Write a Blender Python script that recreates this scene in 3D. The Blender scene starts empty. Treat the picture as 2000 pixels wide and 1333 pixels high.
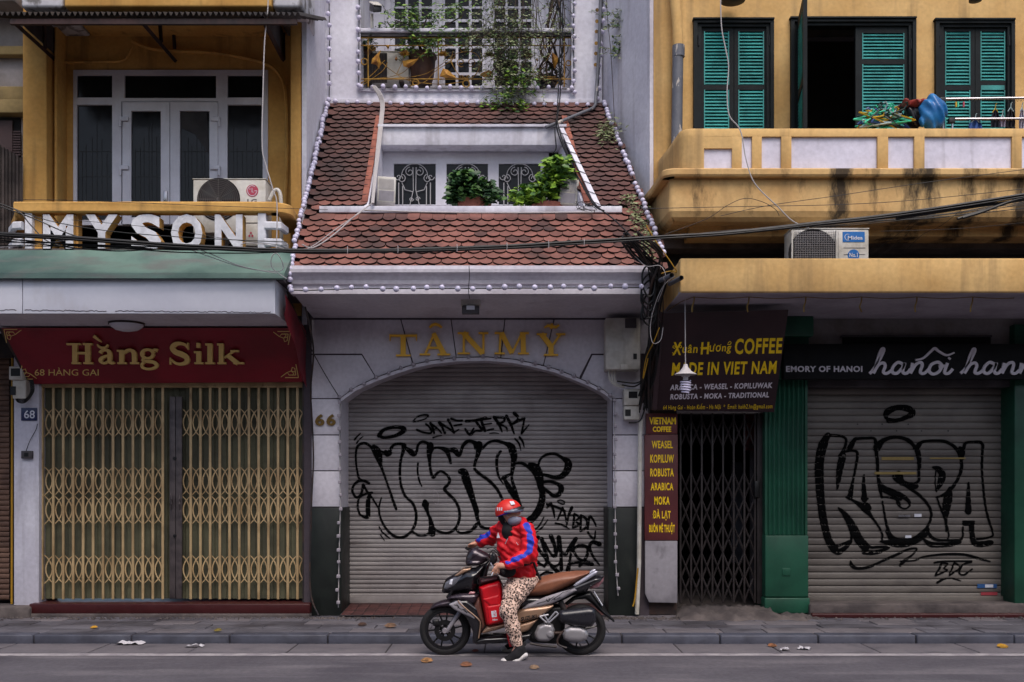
import bpy, bmesh, math, random
import numpy as np
from mathutils import Vector, Matrix
R = math.radians
sc = bpy.context.scene
COL = sc.collection
random.seed(7)
rng = np.random.default_rng(7)

# ------------------------------------------------------------ camera, sky, sun, exposure
cam = bpy.data.objects.new('camera', bpy.data.cameras.new('camera'))
COL.objects.link(cam)
cam.location = (0, 0, 1.6)
cam.rotation_euler = (R(90), 0, 0)
cam.data.sensor_width = 36
cam.data.lens = 36
cam.data.shift_y = (951 - 666.5) / 2000
cam.data.clip_end = 2000
sc.camera = cam

world = bpy.data.worlds.new('World')
sc.world = world
world.use_nodes = True
wn = world.node_tree
bgn = wn.nodes['Background']
sky = wn.nodes.new('ShaderNodeTexSky')
sky.sky_type = 'NISHITA'
sky.sun_disc = False
sky.sun_elevation = R(58)
sky.sun_rotation = R(165)
sky.dust_density = 4.0
sky.air_density = 1.0
sky.ozone_density = 1.2
wn.links.new(sky.outputs[0], bgn.inputs[0])
bgn.inputs[1].default_value = 0.14
sun = bpy.data.objects.new('sun', bpy.data.lights.new('sun', 'SUN'))
COL.objects.link(sun)
sun.data.energy = 1.2
sun.data.angle = R(35)
sun.data.color = (1.0, 0.93, 0.90)
sun.rotation_euler = (R(32), 0, R(15))
sc.view_settings.view_transform = 'Standard'
sc.view_settings.look = 'None'
sc.view_settings.gamma = 1
sc.view_settings.exposure = 0.43
try: sc.view_settings.use_curve_mapping = False
except Exception: pass

# ------------------------------------------------------------ pixel helpers: image position + real distance -> metres
def X(px, Y): return (px - 1000) * Y / 2000.0
def Z(py, Y): return 1.6 + (951 - py) * Y / 2000.0
def P(px, py, Y): return Vector((X(px, Y), Y, Z(py, Y)))

def lin(c):
    return tuple(((v / 255) / 12.92 if v / 255 <= .04045 else ((v / 255 + .055) / 1.055) ** 2.4) for v in c)

# ------------------------------------------------------------ materials
MATS = {}
def mat(name, col, rough=.8, c2=None, ns=2.5, lo=.42, hi=.62, stain=None, ss=(4, 4, .5), slo=.55, shi=.75,
        rand=0.0, bump=0.0, bs=30, metal=0.0, spec=.4, coord='pos', coat=0.0, fine=0.12, bscale=None, trans=0.0):
    if name in MATS: return MATS[name]
    m = bpy.data.materials.new(name); m.use_nodes = True
    nt = m.node_tree; N = nt.nodes; L = nt.links
    b = N['Principled BSDF']
    if coord == 'pos':
        g = N.new('ShaderNodeNewGeometry'); src = g.outputs['Position']
    else:
        g = N.new('ShaderNodeTexCoord'); src = g.outputs['Object']
    def noise(scale, detail=5, vec=None, dist=0):
        n = N.new('ShaderNodeTexNoise'); n.inputs['Scale'].default_value = scale
        n.inputs['Detail'].default_value = detail; n.inputs['Distortion'].default_value = dist
        if vec is not None:
            mp = N.new('ShaderNodeMapping'); mp.inputs['Scale'].default_value = vec
            L.new(src, mp.inputs['Vector']); L.new(mp.outputs[0], n.inputs['Vector'])
        else: L.new(src, n.inputs['Vector'])
        return n.outputs['Fac']
    def rampf(fac, a, bb):
        r = N.new('ShaderNodeMapRange'); r.inputs['From Min'].default_value = a; r.inputs['From Max'].default_value = bb
        L.new(fac, r.inputs['Value']); return r.outputs[0]
    def mix(fac, A, B, mode='MIX'):
        x = N.new('ShaderNodeMix'); x.data_type = 'RGBA'; x.blend_type = mode
        if isinstance(fac, (int, float)): x.inputs[0].default_value = fac
        else: L.new(fac, x.inputs[0])
        for s, v in ((x.inputs[6], A), (x.inputs[7], B)):
            if isinstance(v, tuple): s.default_value = (*v, 1)
            else: L.new(v, s)
        return x.outputs[2]
    c = lin(col)
    out = c
    if c2 is not None:
        out = mix(rampf(noise(ns, 6, None, .3), lo, hi), c, lin(c2))
    if stain is not None:
        out = mix(rampf(noise(1.0, 6, ss, .2), slo, shi), out, lin(stain))
    if fine:
        n = noise(22, 4)
        r = N.new('ShaderNodeMapRange'); r.inputs['From Min'].default_value = .25; r.inputs['From Max'].default_value = .75
        r.inputs['To Min'].default_value = 1 - fine; r.inputs['To Max'].default_value = 1 + fine * .6
        L.new(n, r.inputs['Value'])
        v = N.new('ShaderNodeVectorMath'); v.operation = 'SCALE'
        if isinstance(out, tuple): v.inputs[0].default_value = out
        else: L.new(out, v.inputs[0])
        L.new(r.outputs[0], v.inputs['Scale']); out = v.outputs[0]
    if rand:
        o = N.new('ShaderNodeObjectInfo')
        r = N.new('ShaderNodeMapRange'); r.inputs['To Min'].default_value = 1 - rand; r.inputs['To Max'].default_value = 1 + rand
        L.new(o.outputs['Random'], r.inputs['Value'])
        v = N.new('ShaderNodeVectorMath'); v.operation = 'SCALE'
        if isinstance(out, tuple): v.inputs[0].default_value = out
        else: L.new(out, v.inputs[0])
        L.new(r.outputs[0], v.inputs['Scale']); out = v.outputs[0]
    if isinstance(out, tuple): b.inputs['Base Color'].default_value = (*out, 1)
    else: L.new(out, b.inputs['Base Color'])
    rr = rampf(noise(9, 4), .2, .8)
    mr = N.new('ShaderNodeMapRange'); mr.inputs['To Min'].default_value = max(0, rough - .1); mr.inputs['To Max'].default_value = min(1, rough + .08)
    L.new(rr, mr.inputs['Value']); L.new(mr.outputs[0], b.inputs['Roughness'])
    b.inputs['Metallic'].default_value = metal
    b.inputs['Specular IOR Level'].default_value = spec
    if coat: b.inputs['Coat Weight'].default_value = coat; b.inputs['Coat Roughness'].default_value = .08
    if trans:
        b.inputs['Transmission Weight'].default_value = trans
    if bump:
        bp = N.new('ShaderNodeBump'); bp.inputs['Strength'].default_value = bump; bp.inputs['Distance'].default_value = .01
        L.new(noise(bs, 6, bscale), bp.inputs['Height']); L.new(bp.outputs[0], b.inputs['Normal'])
    MATS[name] = m
    return m

M = {}
M['white'] = mat('white_plaster', (212, 211, 221), .85, c2=(194, 192, 204), ns=1.2, stain=(150, 145, 152), ss=(5, 5, .5), slo=.53, shi=.8, bump=.35, bs=14)
M['white_low'] = mat('white_wall_tile', (206, 202, 210), .6, c2=(192, 187, 196), ns=1.5, stain=(160, 152, 158), ss=(3, 3, .7), slo=.6, shi=.9, bump=.06, bs=10)
M['joint'] = mat('dark_joint', (70, 62, 68), .95)
M['yellow'] = mat('yellow_plaster', (207, 170, 112), .9, c2=(190, 150, 92), ns=1.7, lo=.36, hi=.7, stain=(136, 112, 78), ss=(5, 5, .45), slo=.54, shi=.82, bump=.3, bs=12)
M['yellow68'] = mat('ochre_plaster', (205, 160, 90), .9, c2=(184, 136, 70), ns=1.8, lo=.36, hi=.7, stain=(122, 92, 56), ss=(6, 6, .5), slo=.56, shi=.8, bump=.3, bs=12)
M['winwhite'] = mat('white_window_frame', (205, 204, 214), .45, fine=.05, c2=(190, 188, 198), ns=2)
M['glass'] = mat('dark_window_glass', (16, 16, 20), .12, fine=0, spec=.2)
M['shutgreen'] = mat('teal_louvre_paint', (52, 146, 142), .6, rand=.1, c2=(40, 118, 116), ns=6, fine=.1)
M['frameblack'] = mat('black_green_joinery', (15, 23, 26), .65, c2=(11, 17, 20), ns=3, spec=.2)
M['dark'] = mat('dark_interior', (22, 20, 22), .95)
M['metaldark'] = mat('dark_metal', (38, 34, 36), .55, c2=(60, 44, 38), ns=8)
M['cable'] = mat('black_cable', (16, 16, 18), .5, fine=0)
M['cablew'] = mat('white_cable', (170, 165, 165), .6, fine=.05)
M['cabley'] = mat('yellow_cable', (160, 120, 24), .6, fine=.05)
M['steel'] = mat('steel', (170, 168, 172), .3, metal=.9, fine=.03)
M['acwhite'] = mat('ac_casing', (196, 193, 186), .5, c2=(178, 173, 162), ns=5, stain=(140, 130, 116), ss=(9, 9, 2), slo=.6, shi=.85)
M['black'] = mat('black_plastic', (20, 20, 22), .45, fine=.04)
M['bulb'] = mat('frosted_bulb', (198, 194, 216), .3, fine=0, rand=.08)
M['gold'] = mat('gold_paint', (158, 120, 46), .45, c2=(104, 76, 34), ns=8, metal=.25)
M['red_cloth'] = mat('dark_red_awning_cloth', (120, 12, 30), .7, c2=(96, 10, 26), ns=3)

# ------------------------------------------------------------ object helpers
ORG = {}
def reg(o, org): ORG[o.name] = Vector(org); return o
def tag(o, label=None, cat=None, group=None, kind=None):
    if label: o['label'] = label
    if cat: o['category'] = cat
    if group: o['group'] = group
    if kind: o['kind'] = kind
    return o
def thing(name, loc, label, cat, group=None):
    o = bpy.data.objects.new(name, None); COL.objects.link(o)
    o.location = loc; o.empty_display_size = .1
    reg(o, loc); return tag(o, label, cat, group)
def link(name, me, parent=None, org=None):
    o = bpy.data.objects.new(name, me); COL.objects.link(o)
    org = Vector(org) if org is not None else (ORG[parent.name] if parent else Vector((0, 0, 0)))
    if parent:
        o.parent = parent; o.location = org - ORG[parent.name]
    else: o.location = org
    reg(o, org); return o
def placed(name, me, parent, loc, rot=None, scale=None, mats=None):
    o = link(name, me, parent, loc)
    if rot is not None: o.rotation_euler = rot
    if scale is not None: o.scale = scale
    return o

class MB:
    def __init__(s): s.v = []; s.f = []; s.mi = []; s.m = 0
    def add(s, vs, fs):
        n = len(s.v); s.v += [tuple(v) for v in vs]; s.f += [tuple(i + n for i in f) for f in fs]; s.mi += [s.m] * len(fs); return s
    def box(s, x0, x1, y0, y1, z0, z1):
        if x0 > x1: x0, x1 = x1, x0
        if y0 > y1: y0, y1 = y1, y0
        if z0 > z1: z0, z1 = z1, z0
        return s.add([(x0, y0, z0), (x1, y0, z0), (x1, y1, z0), (x0, y1, z0), (x0, y0, z1), (x1, y0, z1), (x1, y1, z1), (x0, y1, z1)],
                     [(0, 1, 5, 4), (1, 2, 6, 5), (2, 3, 7, 6), (3, 0, 4, 7), (4, 5, 6, 7), (3, 2, 1, 0)])
    def pbox(s, px0, px1, py0, py1, Y, d):
        return s.box(X(px0, Y), X(px1, Y), Y, Y + d, Z(py1, Y), Z(py0, Y))
    def prism(s, pts, d):          # pts: closed 3D outline, d: extrusion vector
        n = len(pts); d = Vector(d); a = [Vector(p) for p in pts]
        vs = a + [p + d for p in a]
        fs = [tuple(range(n)), tuple(range(2 * n - 1, n - 1, -1))]
        for i in range(n): fs.append((i, i + n, (i + 1) % n + n, (i + 1) % n))
        return s.add(vs, fs)
    def hexa(s, a, b, c, d, e, f, g, h):   # bottom abcd, top efgh
        return s.add([a, b, c, d, e, f, g, h], [(0, 1, 5, 4), (1, 2, 6, 5), (2, 3, 7, 6), (3, 0, 4, 7), (4, 5, 6, 7), (3, 2, 1, 0)])
    def tube(s, pts, r, k=6, cap=True):
        pts = [Vector(p) for p in pts]; n = len(pts)
        rs = r if isinstance(r, (list, tuple)) else [r] * n
        vs = []; up = None
        for i, p in enumerate(pts):
            t = (pts[min(i + 1, n - 1)] - pts[max(i - 1, 0)])
            if t.length < 1e-9: t = Vector((0, 0, 1))
            t.normalize()
            if up is None:
                up = Vector((0, 0, 1)) if abs(t.z) < .9 else Vector((1, 0, 0))
            a = t.cross(up)
            if a.length < 1e-5: a = t.orthogonal()
            a.normalize(); b = a.cross(t).normalized(); up = b
            for j in range(k):
                an = 2 * math.pi * j / k
                vs.append(p + (a * math.cos(an) + b * math.sin(an)) * rs[i])
        fs = [(i * k + j, i * k + (j + 1) % k, (i + 1) * k + (j + 1) % k, (i + 1) * k + j) for i in range(n - 1) for j in range(k)]
        if cap: fs += [tuple(range(k - 1, -1, -1)), tuple((n - 1) * k + j for j in range(k))]
        return s.add(vs, fs)
    def lathe(s, prof, c, k=20, axis='z', flat=1.0):   # prof [(r,h)], axis z or y
        c = Vector(c); vs = []
        for r, h in prof:
            for j in range(k):
                a = 2 * math.pi * j / k
                if axis == 'z': vs.append(c + Vector((r * math.cos(a), r * math.sin(a) * flat, h)))
                elif axis == 'y': vs.append(c + Vector((r * math.cos(a), h, r * math.sin(a) * flat)))
                else: vs.append(c + Vector((h, r * math.cos(a), r * math.sin(a) * flat)))
        n = len(prof)
        fs = [(i * k + j, i * k + (j + 1) % k, (i + 1) * k + (j + 1) % k, (i + 1) * k + j) for i in range(n - 1) for j in range(k)]
        return s.add(vs, fs)
    def sphere(s, c, r, k=10, rz=None):
        prof = [(max(1e-4, r * math.sin(math.pi * i / (k // 2 + 1))), (rz or r) * -math.cos(math.pi * i / (k // 2 + 1))) for i in range(k // 2 + 2)]
        return s.lathe(prof, c, k)
    def mesh(s, mats, smooth=False, bevel=0, org=(0, 0, 0), seg=2, sharp=30):
        me = bpy.data.meshes.new('mesh')
        ox, oy, oz = org
        me.from_pydata([(x - ox, y - oy, z - oz) for x, y, z in s.v], [], s.f)
        if not isinstance(mats, (list, tuple)): mats = [mats]
        for m_ in mats: me.materials.append(m_)
        for p, i in zip(me.polygons, s.mi): p.material_index = i
        bm = bmesh.new(); bm.from_mesh(me)
        if bevel:
            bmesh.ops.remove_doubles(bm, verts=bm.verts, dist=1e-5)
            ed = [e for e in bm.edges if len(e.link_faces) == 2 and e.calc_face_angle(0) > R(35)]
            bmesh.ops.bevel(bm, geom=ed, offset=bevel, segments=seg, affect='EDGES', profile=.5, clamp_overlap=True)
        bmesh.ops.recalc_face_normals(bm, faces=bm.faces)
        bm.to_mesh(me); bm.free()
        if smooth or bevel:
            me.polygons.foreach_set('use_smooth', [True] * len(me.polygons))
            me.set_sharp_from_angle(angle=R(sharp if not bevel else 50))
        me.update(); return me
    def build(s, name, mats, parent=None, smooth=False, bevel=0, org=None, sharp=30):
        o_ = Vector(org) if org is not None else (ORG[parent.name] if parent else Vector((0, 0, 0)))
        return link(name, s.mesh(mats, smooth, bevel, o_, sharp=sharp), parent, o_)

def wallholes(mb, x0, x1, z0, z1, y0, y1, holes):
    xs = sorted({x0, x1, *[h[0] for h in holes], *[h[1] for h in holes]}); xs = [x for x in xs if x0 <= x <= x1]
    zs = sorted({z0, z1, *[h[2] for h in holes], *[h[3] for h in holes]}); zs = [z for z in zs if z0 <= z <= z1]
    def solid(i, j):
        if i < 0 or j < 0 or i >= len(xs) - 1 or j >= len(zs) - 1: return False
        cx = (xs[i] + xs[i + 1]) / 2; cz = (zs[j] + zs[j + 1]) / 2
        return not any(h[0] < cx < h[1] and h[2] < cz < h[3] for h in holes)
    for i in range(len(xs) - 1):
        for j in range(len(zs) - 1):
            if not solid(i, j): continue
            a, b, c, d = xs[i], xs[i + 1], zs[j], zs[j + 1]
            mb.add([(a, y0, c), (b, y0, c), (b, y0, d), (a, y0, d)], [(0, 1, 2, 3)])
            mb.add([(a, y1, c), (b, y1, c), (b, y1, d), (a, y1, d)], [(3, 2, 1, 0)])
            if not solid(i - 1, j): mb.add([(a, y0, c), (a, y1, c), (a, y1, d), (a, y0, d)], [(3, 2, 1, 0)])
            if not solid(i + 1, j): mb.add([(b, y0, c), (b, y1, c), (b, y1, d), (b, y0, d)], [(0, 1, 2, 3)])
            if not solid(i, j - 1): mb.add([(a, y0, c), (b, y0, c), (b, y1, c), (a, y1, c)], [(3, 2, 1, 0)])
            if not solid(i, j + 1): mb.add([(a, y0, d), (b, y0, d), (b, y1, d), (a, y1, d)], [(0, 1, 2, 3)])
    return mb

def catmull(pts, n=8, closed=False):
    p = [np.array(q, float) for q in pts]; N_ = len(p); out = []
    rngi = range(N_ if closed else N_ - 1)
    for i in rngi:
        if closed: a, b, c, d = p[(i - 1) % N_], p[i], p[(i + 1) % N_], p[(i + 2) % N_]
        else: a, b, c, d = p[max(i - 1, 0)], p[i], p[i + 1], p[min(i + 2, N_ - 1)]
        for k in range(n):
            t = k / n
            out.append(.5 * ((2 * b) + (-a + c) * t + (2 * a - 5 * b + 4 * c - d) * t * t + (-a + 3 * b - 3 * c + d) * t ** 3))
    if not closed: out.append(p[-1])
    return out
def resample(pts, step):
    p = [Vector(q) for q in pts]; out = [p[0].copy()]; acc = 0
    for a, b in zip(p, p[1:]):
        l = (b - a).length
        if l < 1e-9: continue
        t = step - acc
        while t <= l:
            out.append(a.lerp(b, t / l)); t += step
        acc = l - (t - step)
    return out

# ribbons: strokes with a width per point; mapped by fn(u, v, w) -> world
def ribbon_outline(pts):
    """pts [(x,y,w)] -> left, right lists"""
    P_ = np.array([(p[0], p[1]) for p in pts], float); W_ = [p[2] for p in pts]
    n = len(P_); Lf = []; Rt = []
    for i in range(n):
        t = P_[min(i + 1, n - 1)] - P_[max(i - 1, 0)]; l = np.hypot(*t) or 1; t = t / l
        nn = np.array([-t[1], t[0]]) * W_[i] / 2
        Lf.append(P_[i] + nn); Rt.append(P_[i] - nn)
    return Lf, Rt
def ribbon_mesh(mb, strokes, fn, w0, w1, across=1, dw=.0004):
    """flat (w1 None) or extruded strokes"""
    for si, pts in enumerate(strokes):
        Lf, Rt = ribbon_outline(pts); n = len(Lf); ww = w0 - si % 7 * dw
        rows = []
        for i in range(n):
            rows.append([fn(*(Lf[i] * (1 - k / across) + Rt[i] * (k / across)), ww) for k in range(across + 1)])
        vs = [v for r in rows for v in r]; c = across + 1
        fs = [(i * c + k, i * c + k + 1, (i + 1) * c + k + 1, (i + 1) * c + k) for i in range(n - 1) for k in range(across)]
        if w1 is not None:
            base = len(vs)
            for i in range(n): vs += [fn(*Lf[i], w1), fn(*Rt[i], w1)]
            for i in range(n - 1):
                fs.append((i * c, (i + 1) * c, base + 2 * (i + 1), base + 2 * i))
                fs.append((i * c + across, base + 2 * i + 1, base + 2 * (i + 1) + 1, (i + 1) * c + across))
            fs.append((0, base, base + 1, across)); e = (n - 1)
            fs.append((e * c, e * c + across, base + 2 * e + 1, base + 2 * e))
        mb.add(vs, fs)
    return mb

# text from the built-in font, fitted to an image-space line; fn(px, py, w) -> world
_tc = {}
def text_raw(body, bold=0.0, shear=0.0, res=3, space=1.0):
    key = (body, bold, shear, res, space)
    if key in _tc: return _tc[key]
    cu = bpy.data.curves.new('t', 'FONT'); cu.body = body; cu.size = 1; cu.offset = bold; cu.shear = shear
    cu.resolution_u = res; cu.space_character = space; cu.fill_mode = 'FRONT'
    o = bpy.data.objects.new('t', cu); COL.objects.link(o)
    bpy.context.view_layer.update()
    dg = bpy.context.evaluated_depsgraph_get()
    me = bpy.data.meshes.new_from_object(o.evaluated_get(dg))
    v = [tuple(q.co) for q in me.vertices]; f = [tuple(p.vertices) for p in me.polygons]
    bpy.data.objects.remove(o); bpy.data.curves.remove(cu); bpy.data.meshes.remove(me)
    _tc[key] = (v, f); return _tc[key]
CAPH = None
def text(mb, body, px0, px1, base, cap, fn, w0=0.0, w1=None, bold=0.0, shear=0.0, slope=0.0, space=1.0):
    """base, cap: image y of the baseline and of the top of capitals"""
    global CAPH
    if CAPH is None:
        CAPH = max(q[1] for q in text_raw('H')[0])
    v, f = text_raw(body, bold, shear, 3, space)
    x0 = min(q[0] for q in v); x1 = max(q[0] for q in v)
    hh = (base - cap) / (CAPH + bold)
    def tr(q, w):
        px = px0 + (q[0] - x0) / (x1 - x0) * (px1 - px0)
        return fn(px, base + bold * hh - q[1] * hh + slope * (px - px0), w)
    if w1 is None:
        mb.add([tr(q, w0) for q in v], f)
    else:
        n = len(v)
        ec = {}
        for fc in f:
            for a, b in zip(fc, fc[1:] + fc[:1]):
                if (b, a) in ec: del ec[(b, a)]
                else: ec[(a, b)] = 1
        mb.add([tr(q, w0) for q in v] + [tr(q, w1) for q in v], list(f) + [(a, b, b + n, a + n)[::-1] for a, b in ec])
    return mb
def plane_fn(Y):
    return lambda px, py, w: (X(px, Y), Y + w, Z(py, Y))

# ------------------------------------------------------------ distance-field shapes meshed with surface nets
class SDF:
    def __init__(s, lo, hi, h):
        s.lo = np.array(lo, float); s.h = h
        s.n = np.ceil((np.array(hi) - s.lo) / h).astype(int) + 1
        s.F = np.full(s.n, 1e3, np.float32)
    def sub(s, lo, hi, pad):
        a = np.maximum(0, np.floor((np.array(lo) - pad - s.lo) / s.h).astype(int))
        b = np.minimum(s.n, np.ceil((np.array(hi) + pad - s.lo) / s.h).astype(int) + 1)
        if np.any(b <= a): return None
        ax = [s.lo[i] + s.h * np.arange(a[i], b[i]) for i in range(3)]
        return (slice(a[0], b[0]), slice(a[1], b[1]), slice(a[2], b[2])), ax[0][:, None, None], ax[1][None, :, None], ax[2][None, None, :]
    def merge(s, sl, d, k):
        A = s.F[sl]
        if k > 0:
            hh = np.clip(.5 + .5 * (A - d) / k, 0, 1)
            hh = np.where(A > 500, 1, hh)
            s.F[sl] = np.where(A > 500, d, A * (1 - hh) + d * hh - k * hh * (1 - hh))
        else: s.F[sl] = np.minimum(A, d)
    def cone(s, a, b, ra, rb, k=.02, sq=(1, 1, 1)):
        a = np.array(a, float); b = np.array(b, float); r = max(ra, rb); pad = r + k + 2 * s.h + .02
        q = s.sub(np.minimum(a, b), np.maximum(a, b), pad)
        if q is None: return s
        sl, x, y, z = q; d = b - a; L2 = (d ** 2).sum() + 1e-12
        t = np.clip(((x - a[0]) * d[0] + (y - a[1]) * d[1] + (z - a[2]) * d[2]) / L2, 0, 1)
        dist = np.sqrt(((x - a[0] - t * d[0]) / sq[0]) ** 2 + ((y - a[1] - t * d[1]) / sq[1]) ** 2 + ((z - a[2] - t * d[2]) / sq[2]) ** 2)
        s.merge(sl, dist - (ra + (rb - ra) * t), k); return s
    def chain(s, pts, rs, k=.02):
        for i in range(len(pts) - 1): s.cone(pts[i], pts[i + 1], rs[i], rs[i + 1], k)
        return s
    def ell(s, c, r, k=.02, rot=None, cut=False):
        c = np.array(c, float); r = np.array(r, float); R_ = max(r); q = s.sub(c, c, R_ + k + 2 * s.h + .02)
        sl, x, y, z = q; u = [x - c[0], y - c[1], z - c[2]]
        if rot is not None:
            m = np.array(Matrix(rot).transposed())
            u = [m[i][0] * u[0] + m[i][1] * u[1] + m[i][2] * u[2] for i in range(3)]
        kk = np.sqrt((u[0] / r[0]) ** 2 + (u[1] / r[1]) ** 2 + (u[2] / r[2]) ** 2)
        d = (kk - 1) * min(r)
        if cut: s.F[sl] = np.maximum(s.F[sl], -d)
        else: s.merge(sl, d, k)
        return s
    def halfspace(s, p, n):     # keep the side n points away from
        p = np.array(p, float); n = np.array(n, float); n /= np.linalg.norm(n)
        ax = [s.lo[i] + s.h * np.arange(s.n[i]) for i in range(3)]
        d = (ax[0][:, None, None] - p[0]) * n[0] + (ax[1][None, :, None] - p[1]) * n[1] + (ax[2][None, None, :] - p[2]) * n[2]
        s.F = np.maximum(s.F, d); return s
    def wobble(s, fn):
        ax = [s.lo[i] + s.h * np.arange(s.n[i]) for i in range(3)]
        s.F = s.F + fn(ax[0][:, None, None], ax[1][None, :, None], ax[2][None, None, :]).astype(np.float32); return s
    def mesh(s):
        F = s.F; F = np.pad(F, 1, constant_values=1.0); lo = s.lo - s.h
        ins = F < 0
        c = np.zeros(np.array(F.shape) - 1, np.uint8)
        for dx in (0, 1):
            for dy in (0, 1):
                for dz in (0, 1):
                    c += ins[dx:dx + c.shape[0], dy:dy + c.shape[1], dz:dz + c.shape[2]]
        act = (c > 0) & (c < 8); I = np.argwhere(act)
        idx = np.full(c.shape, -1, np.int64); idx[act] = np.arange(len(I))
        acc = np.zeros((len(I), 3)); cnt = np.zeros(len(I))
        cor = [(i, j, k) for i in (0, 1) for j in (0, 1) for k in (0, 1)]
        for a in cor:
            for ax_ in range(3):
                if a[ax_]: continue
                b = list(a); b[ax_] = 1
                fa = F[I[:, 0] + a[0], I[:, 1] + a[1], I[:, 2] + a[2]]; fb = F[I[:, 0] + b[0], I[:, 1] + b[1], I[:, 2] + b[2]]
                x = (fa < 0) != (fb < 0); t = np.where(x, fa / np.where(x, fa - fb, 1), 0)
                pt = np.array(a, float)[None, :].repeat(len(I), 0); pt[:, ax_] += t
                acc[x] += pt[x]; cnt[x] += 1
        V = (I + acc / np.maximum(cnt, 1)[:, None]) * s.h + lo
        Q = []
        for ax_ in range(3):
            sh = [slice(None)] * 3; sh2 = [slice(None)] * 3; sh[ax_] = slice(0, -1); sh2[ax_] = slice(1, None)
            A = ins[tuple(sh)]; B = ins[tuple(sh2)]; E = np.argwhere(A != B)
            u, w = [(1, 2), (2, 0), (0, 1)][ax_]
            E = E[(E[:, u] > 0) & (E[:, w] > 0)]
            ev = A[E[:, 0], E[:, 1], E[:, 2]]
            def at(du, dw):
                e = E.copy(); e[:, u] -= du; e[:, w] -= dw; return idx[e[:, 0], e[:, 1], e[:, 2]]
            q = np.stack([at(0, 0), at(1, 0), at(1, 1), at(0, 1)], 1)
            q[~ev] = q[~ev][:, ::-1]; Q.append(q)
        Q = np.concatenate(Q)
        return V, Q
    def build(s, name, m, parent, org=None, relax=1):
        V, Q = s.mesh()
        if relax:
            for _ in range(relax):
                acc = np.zeros_like(V); cnt = np.zeros(len(V))
                for i in range(4):
                    np.add.at(acc, Q[:, i], V[Q[:, (i + 1) % 4]] + V[Q[:, (i - 1) % 4]]); np.add.at(cnt, Q[:, i], 2)
                V = V * .4 + .6 * acc / np.maximum(cnt, 1)[:, None]
        o_ = Vector(org) if org is not None else (ORG[parent.name] if parent else Vector((0, 0, 0)))
        me = bpy.data.meshes.new(name); me.from_pydata((V - np.array(o_)).tolist(), [], Q.tolist())
        for mm in (m if isinstance(m, (list, tuple)) else [m]): me.materials.append(mm)
        me.polygons.foreach_set('use_smooth', [True] * len(me.polygons)); me.update()
        return link(name, me, parent, o_)

def poly_sdf2(poly, x, z):
    """signed distance (negative inside) to a polygon, on broadcast grids"""
    P_ = np.array(poly, float); d = None; ins = None
    for i in range(len(P_)):
        a = P_[i]; b = P_[(i + 1) % len(P_)]; e = b - a
        wx = x - a[0]; wz = z - a[1]; t = np.clip((wx * e[0] + wz * e[1]) / (e @ e + 1e-12), 0, 1)
        dd = (wx - e[0] * t) ** 2 + (wz - e[1] * t) ** 2
        d = dd if d is None else np.minimum(d, dd)
        cross = ((a[1] > z) != (b[1] > z)) & (x < (b[0] - a[0]) * (z - a[1]) / ((b[1] - a[1]) or 1e-12) + a[0])
        ins = cross if ins is None else ins ^ cross
    d = np.sqrt(d); return np.where(ins, -d, d)
def pillow(name, poly, yc, hw, r, m, parent, h=.008, org=None, taper=None, relax=1, flip=None):
    """body panel: outline poly [(x,z)], half width hw, edge rounding r; taper(x,z)->width factor"""
    P_ = np.array(poly); lo = (P_[:, 0].min() - 2 * h, yc - hw - 2 * h, P_[:, 1].min() - 2 * h); hi = (P_[:, 0].max() + 2 * h, yc + hw + 2 * h, P_[:, 1].max() + 2 * h)
    S = SDF(lo, hi, h); ax = [S.lo[i] + h * np.arange(S.n[i]) for i in range(3)]
    x = ax[0][:, None]; z = ax[2][None, :]
    d2 = poly_sdf2(poly, x, z)
    q = np.clip(1 + d2 / r, 0, 1)
    w = hw * np.sqrt(np.maximum(0, 1 - q ** 2)) if r < hw * 1.5 else hw * np.sqrt(np.maximum(0, 1 - q ** 2))
    if taper is not None: w = w * taper(x, z)
    S.F = np.where(d2[:, None, :] > 0, np.maximum(d2[:, None, :], np.abs(ax[1][None, :, None] - yc) * 0 + .001), np.abs(ax[1][None, :, None] - yc) - w[:, None, :]).astype(np.float32)
    return S.build(name, m, parent, org, relax)
# ============================================================ ground, road, kerb, pavement
M['road'] = mat('asphalt', (92, 88, 94), .85, c2=(76, 72, 79), ns=1.1, lo=.36, hi=.68, bump=.7, bs=190, stain=(118, 113, 117), ss=(.6, 3, 3), slo=.5, shi=.78, fine=.22)
M['slab'] = mat('grey_stone_slab', (104, 99, 103), .75, c2=(94, 90, 95), ns=3, rand=.05, bump=.3, bs=40, stain=(76, 72, 76), ss=(3, 3, 3), slo=.58, shi=.8)
M['pave'] = mat('pavement_stone', (92, 90, 97), .7, c2=(66, 64, 71), ns=2, rand=.2, bump=.3, bs=30, stain=(56, 52, 56), ss=(2, 2, 2), slo=.52, shi=.75)
M['kerb'] = mat('blue_grey_kerb_stone', (72, 74, 86), .6, c2=(58, 59, 70), ns=4, rand=.1, bump=.25, bs=30)
M['mortar'] = mat('dirt_joint', (48, 44, 46), .95, bump=.4, bs=60)
M['line'] = mat('worn_white_road_paint', (164, 158, 160), .8, c2=(138, 132, 136), ns=5, stain=(105, 100, 104), ss=(9, 30, 9), slo=.55, shi=.72)
M['concrete'] = mat('rough_concrete', (96, 88, 86), .95, c2=(70, 64, 64), ns=3, bump=.8, bs=18)

mb = MB(); mb.box(-150, 150, -150, 150, -.3, -.02); g = mb.build('ground', M['road']); tag(g, kind='structure')
mb = MB(); mb.box(-60, 60, -9, 9.86, -.018, 0); road = mb.build('road', M['road']); tag(road, kind='structure')
mb = MB()
segs = [(-60, 60)]
mb.add([(-60, 9.55, .004), (60, 9.55, .004), (60, 9.66, .004), (-60, 9.66, .004)], [(0, 1, 2, 3)])
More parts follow.
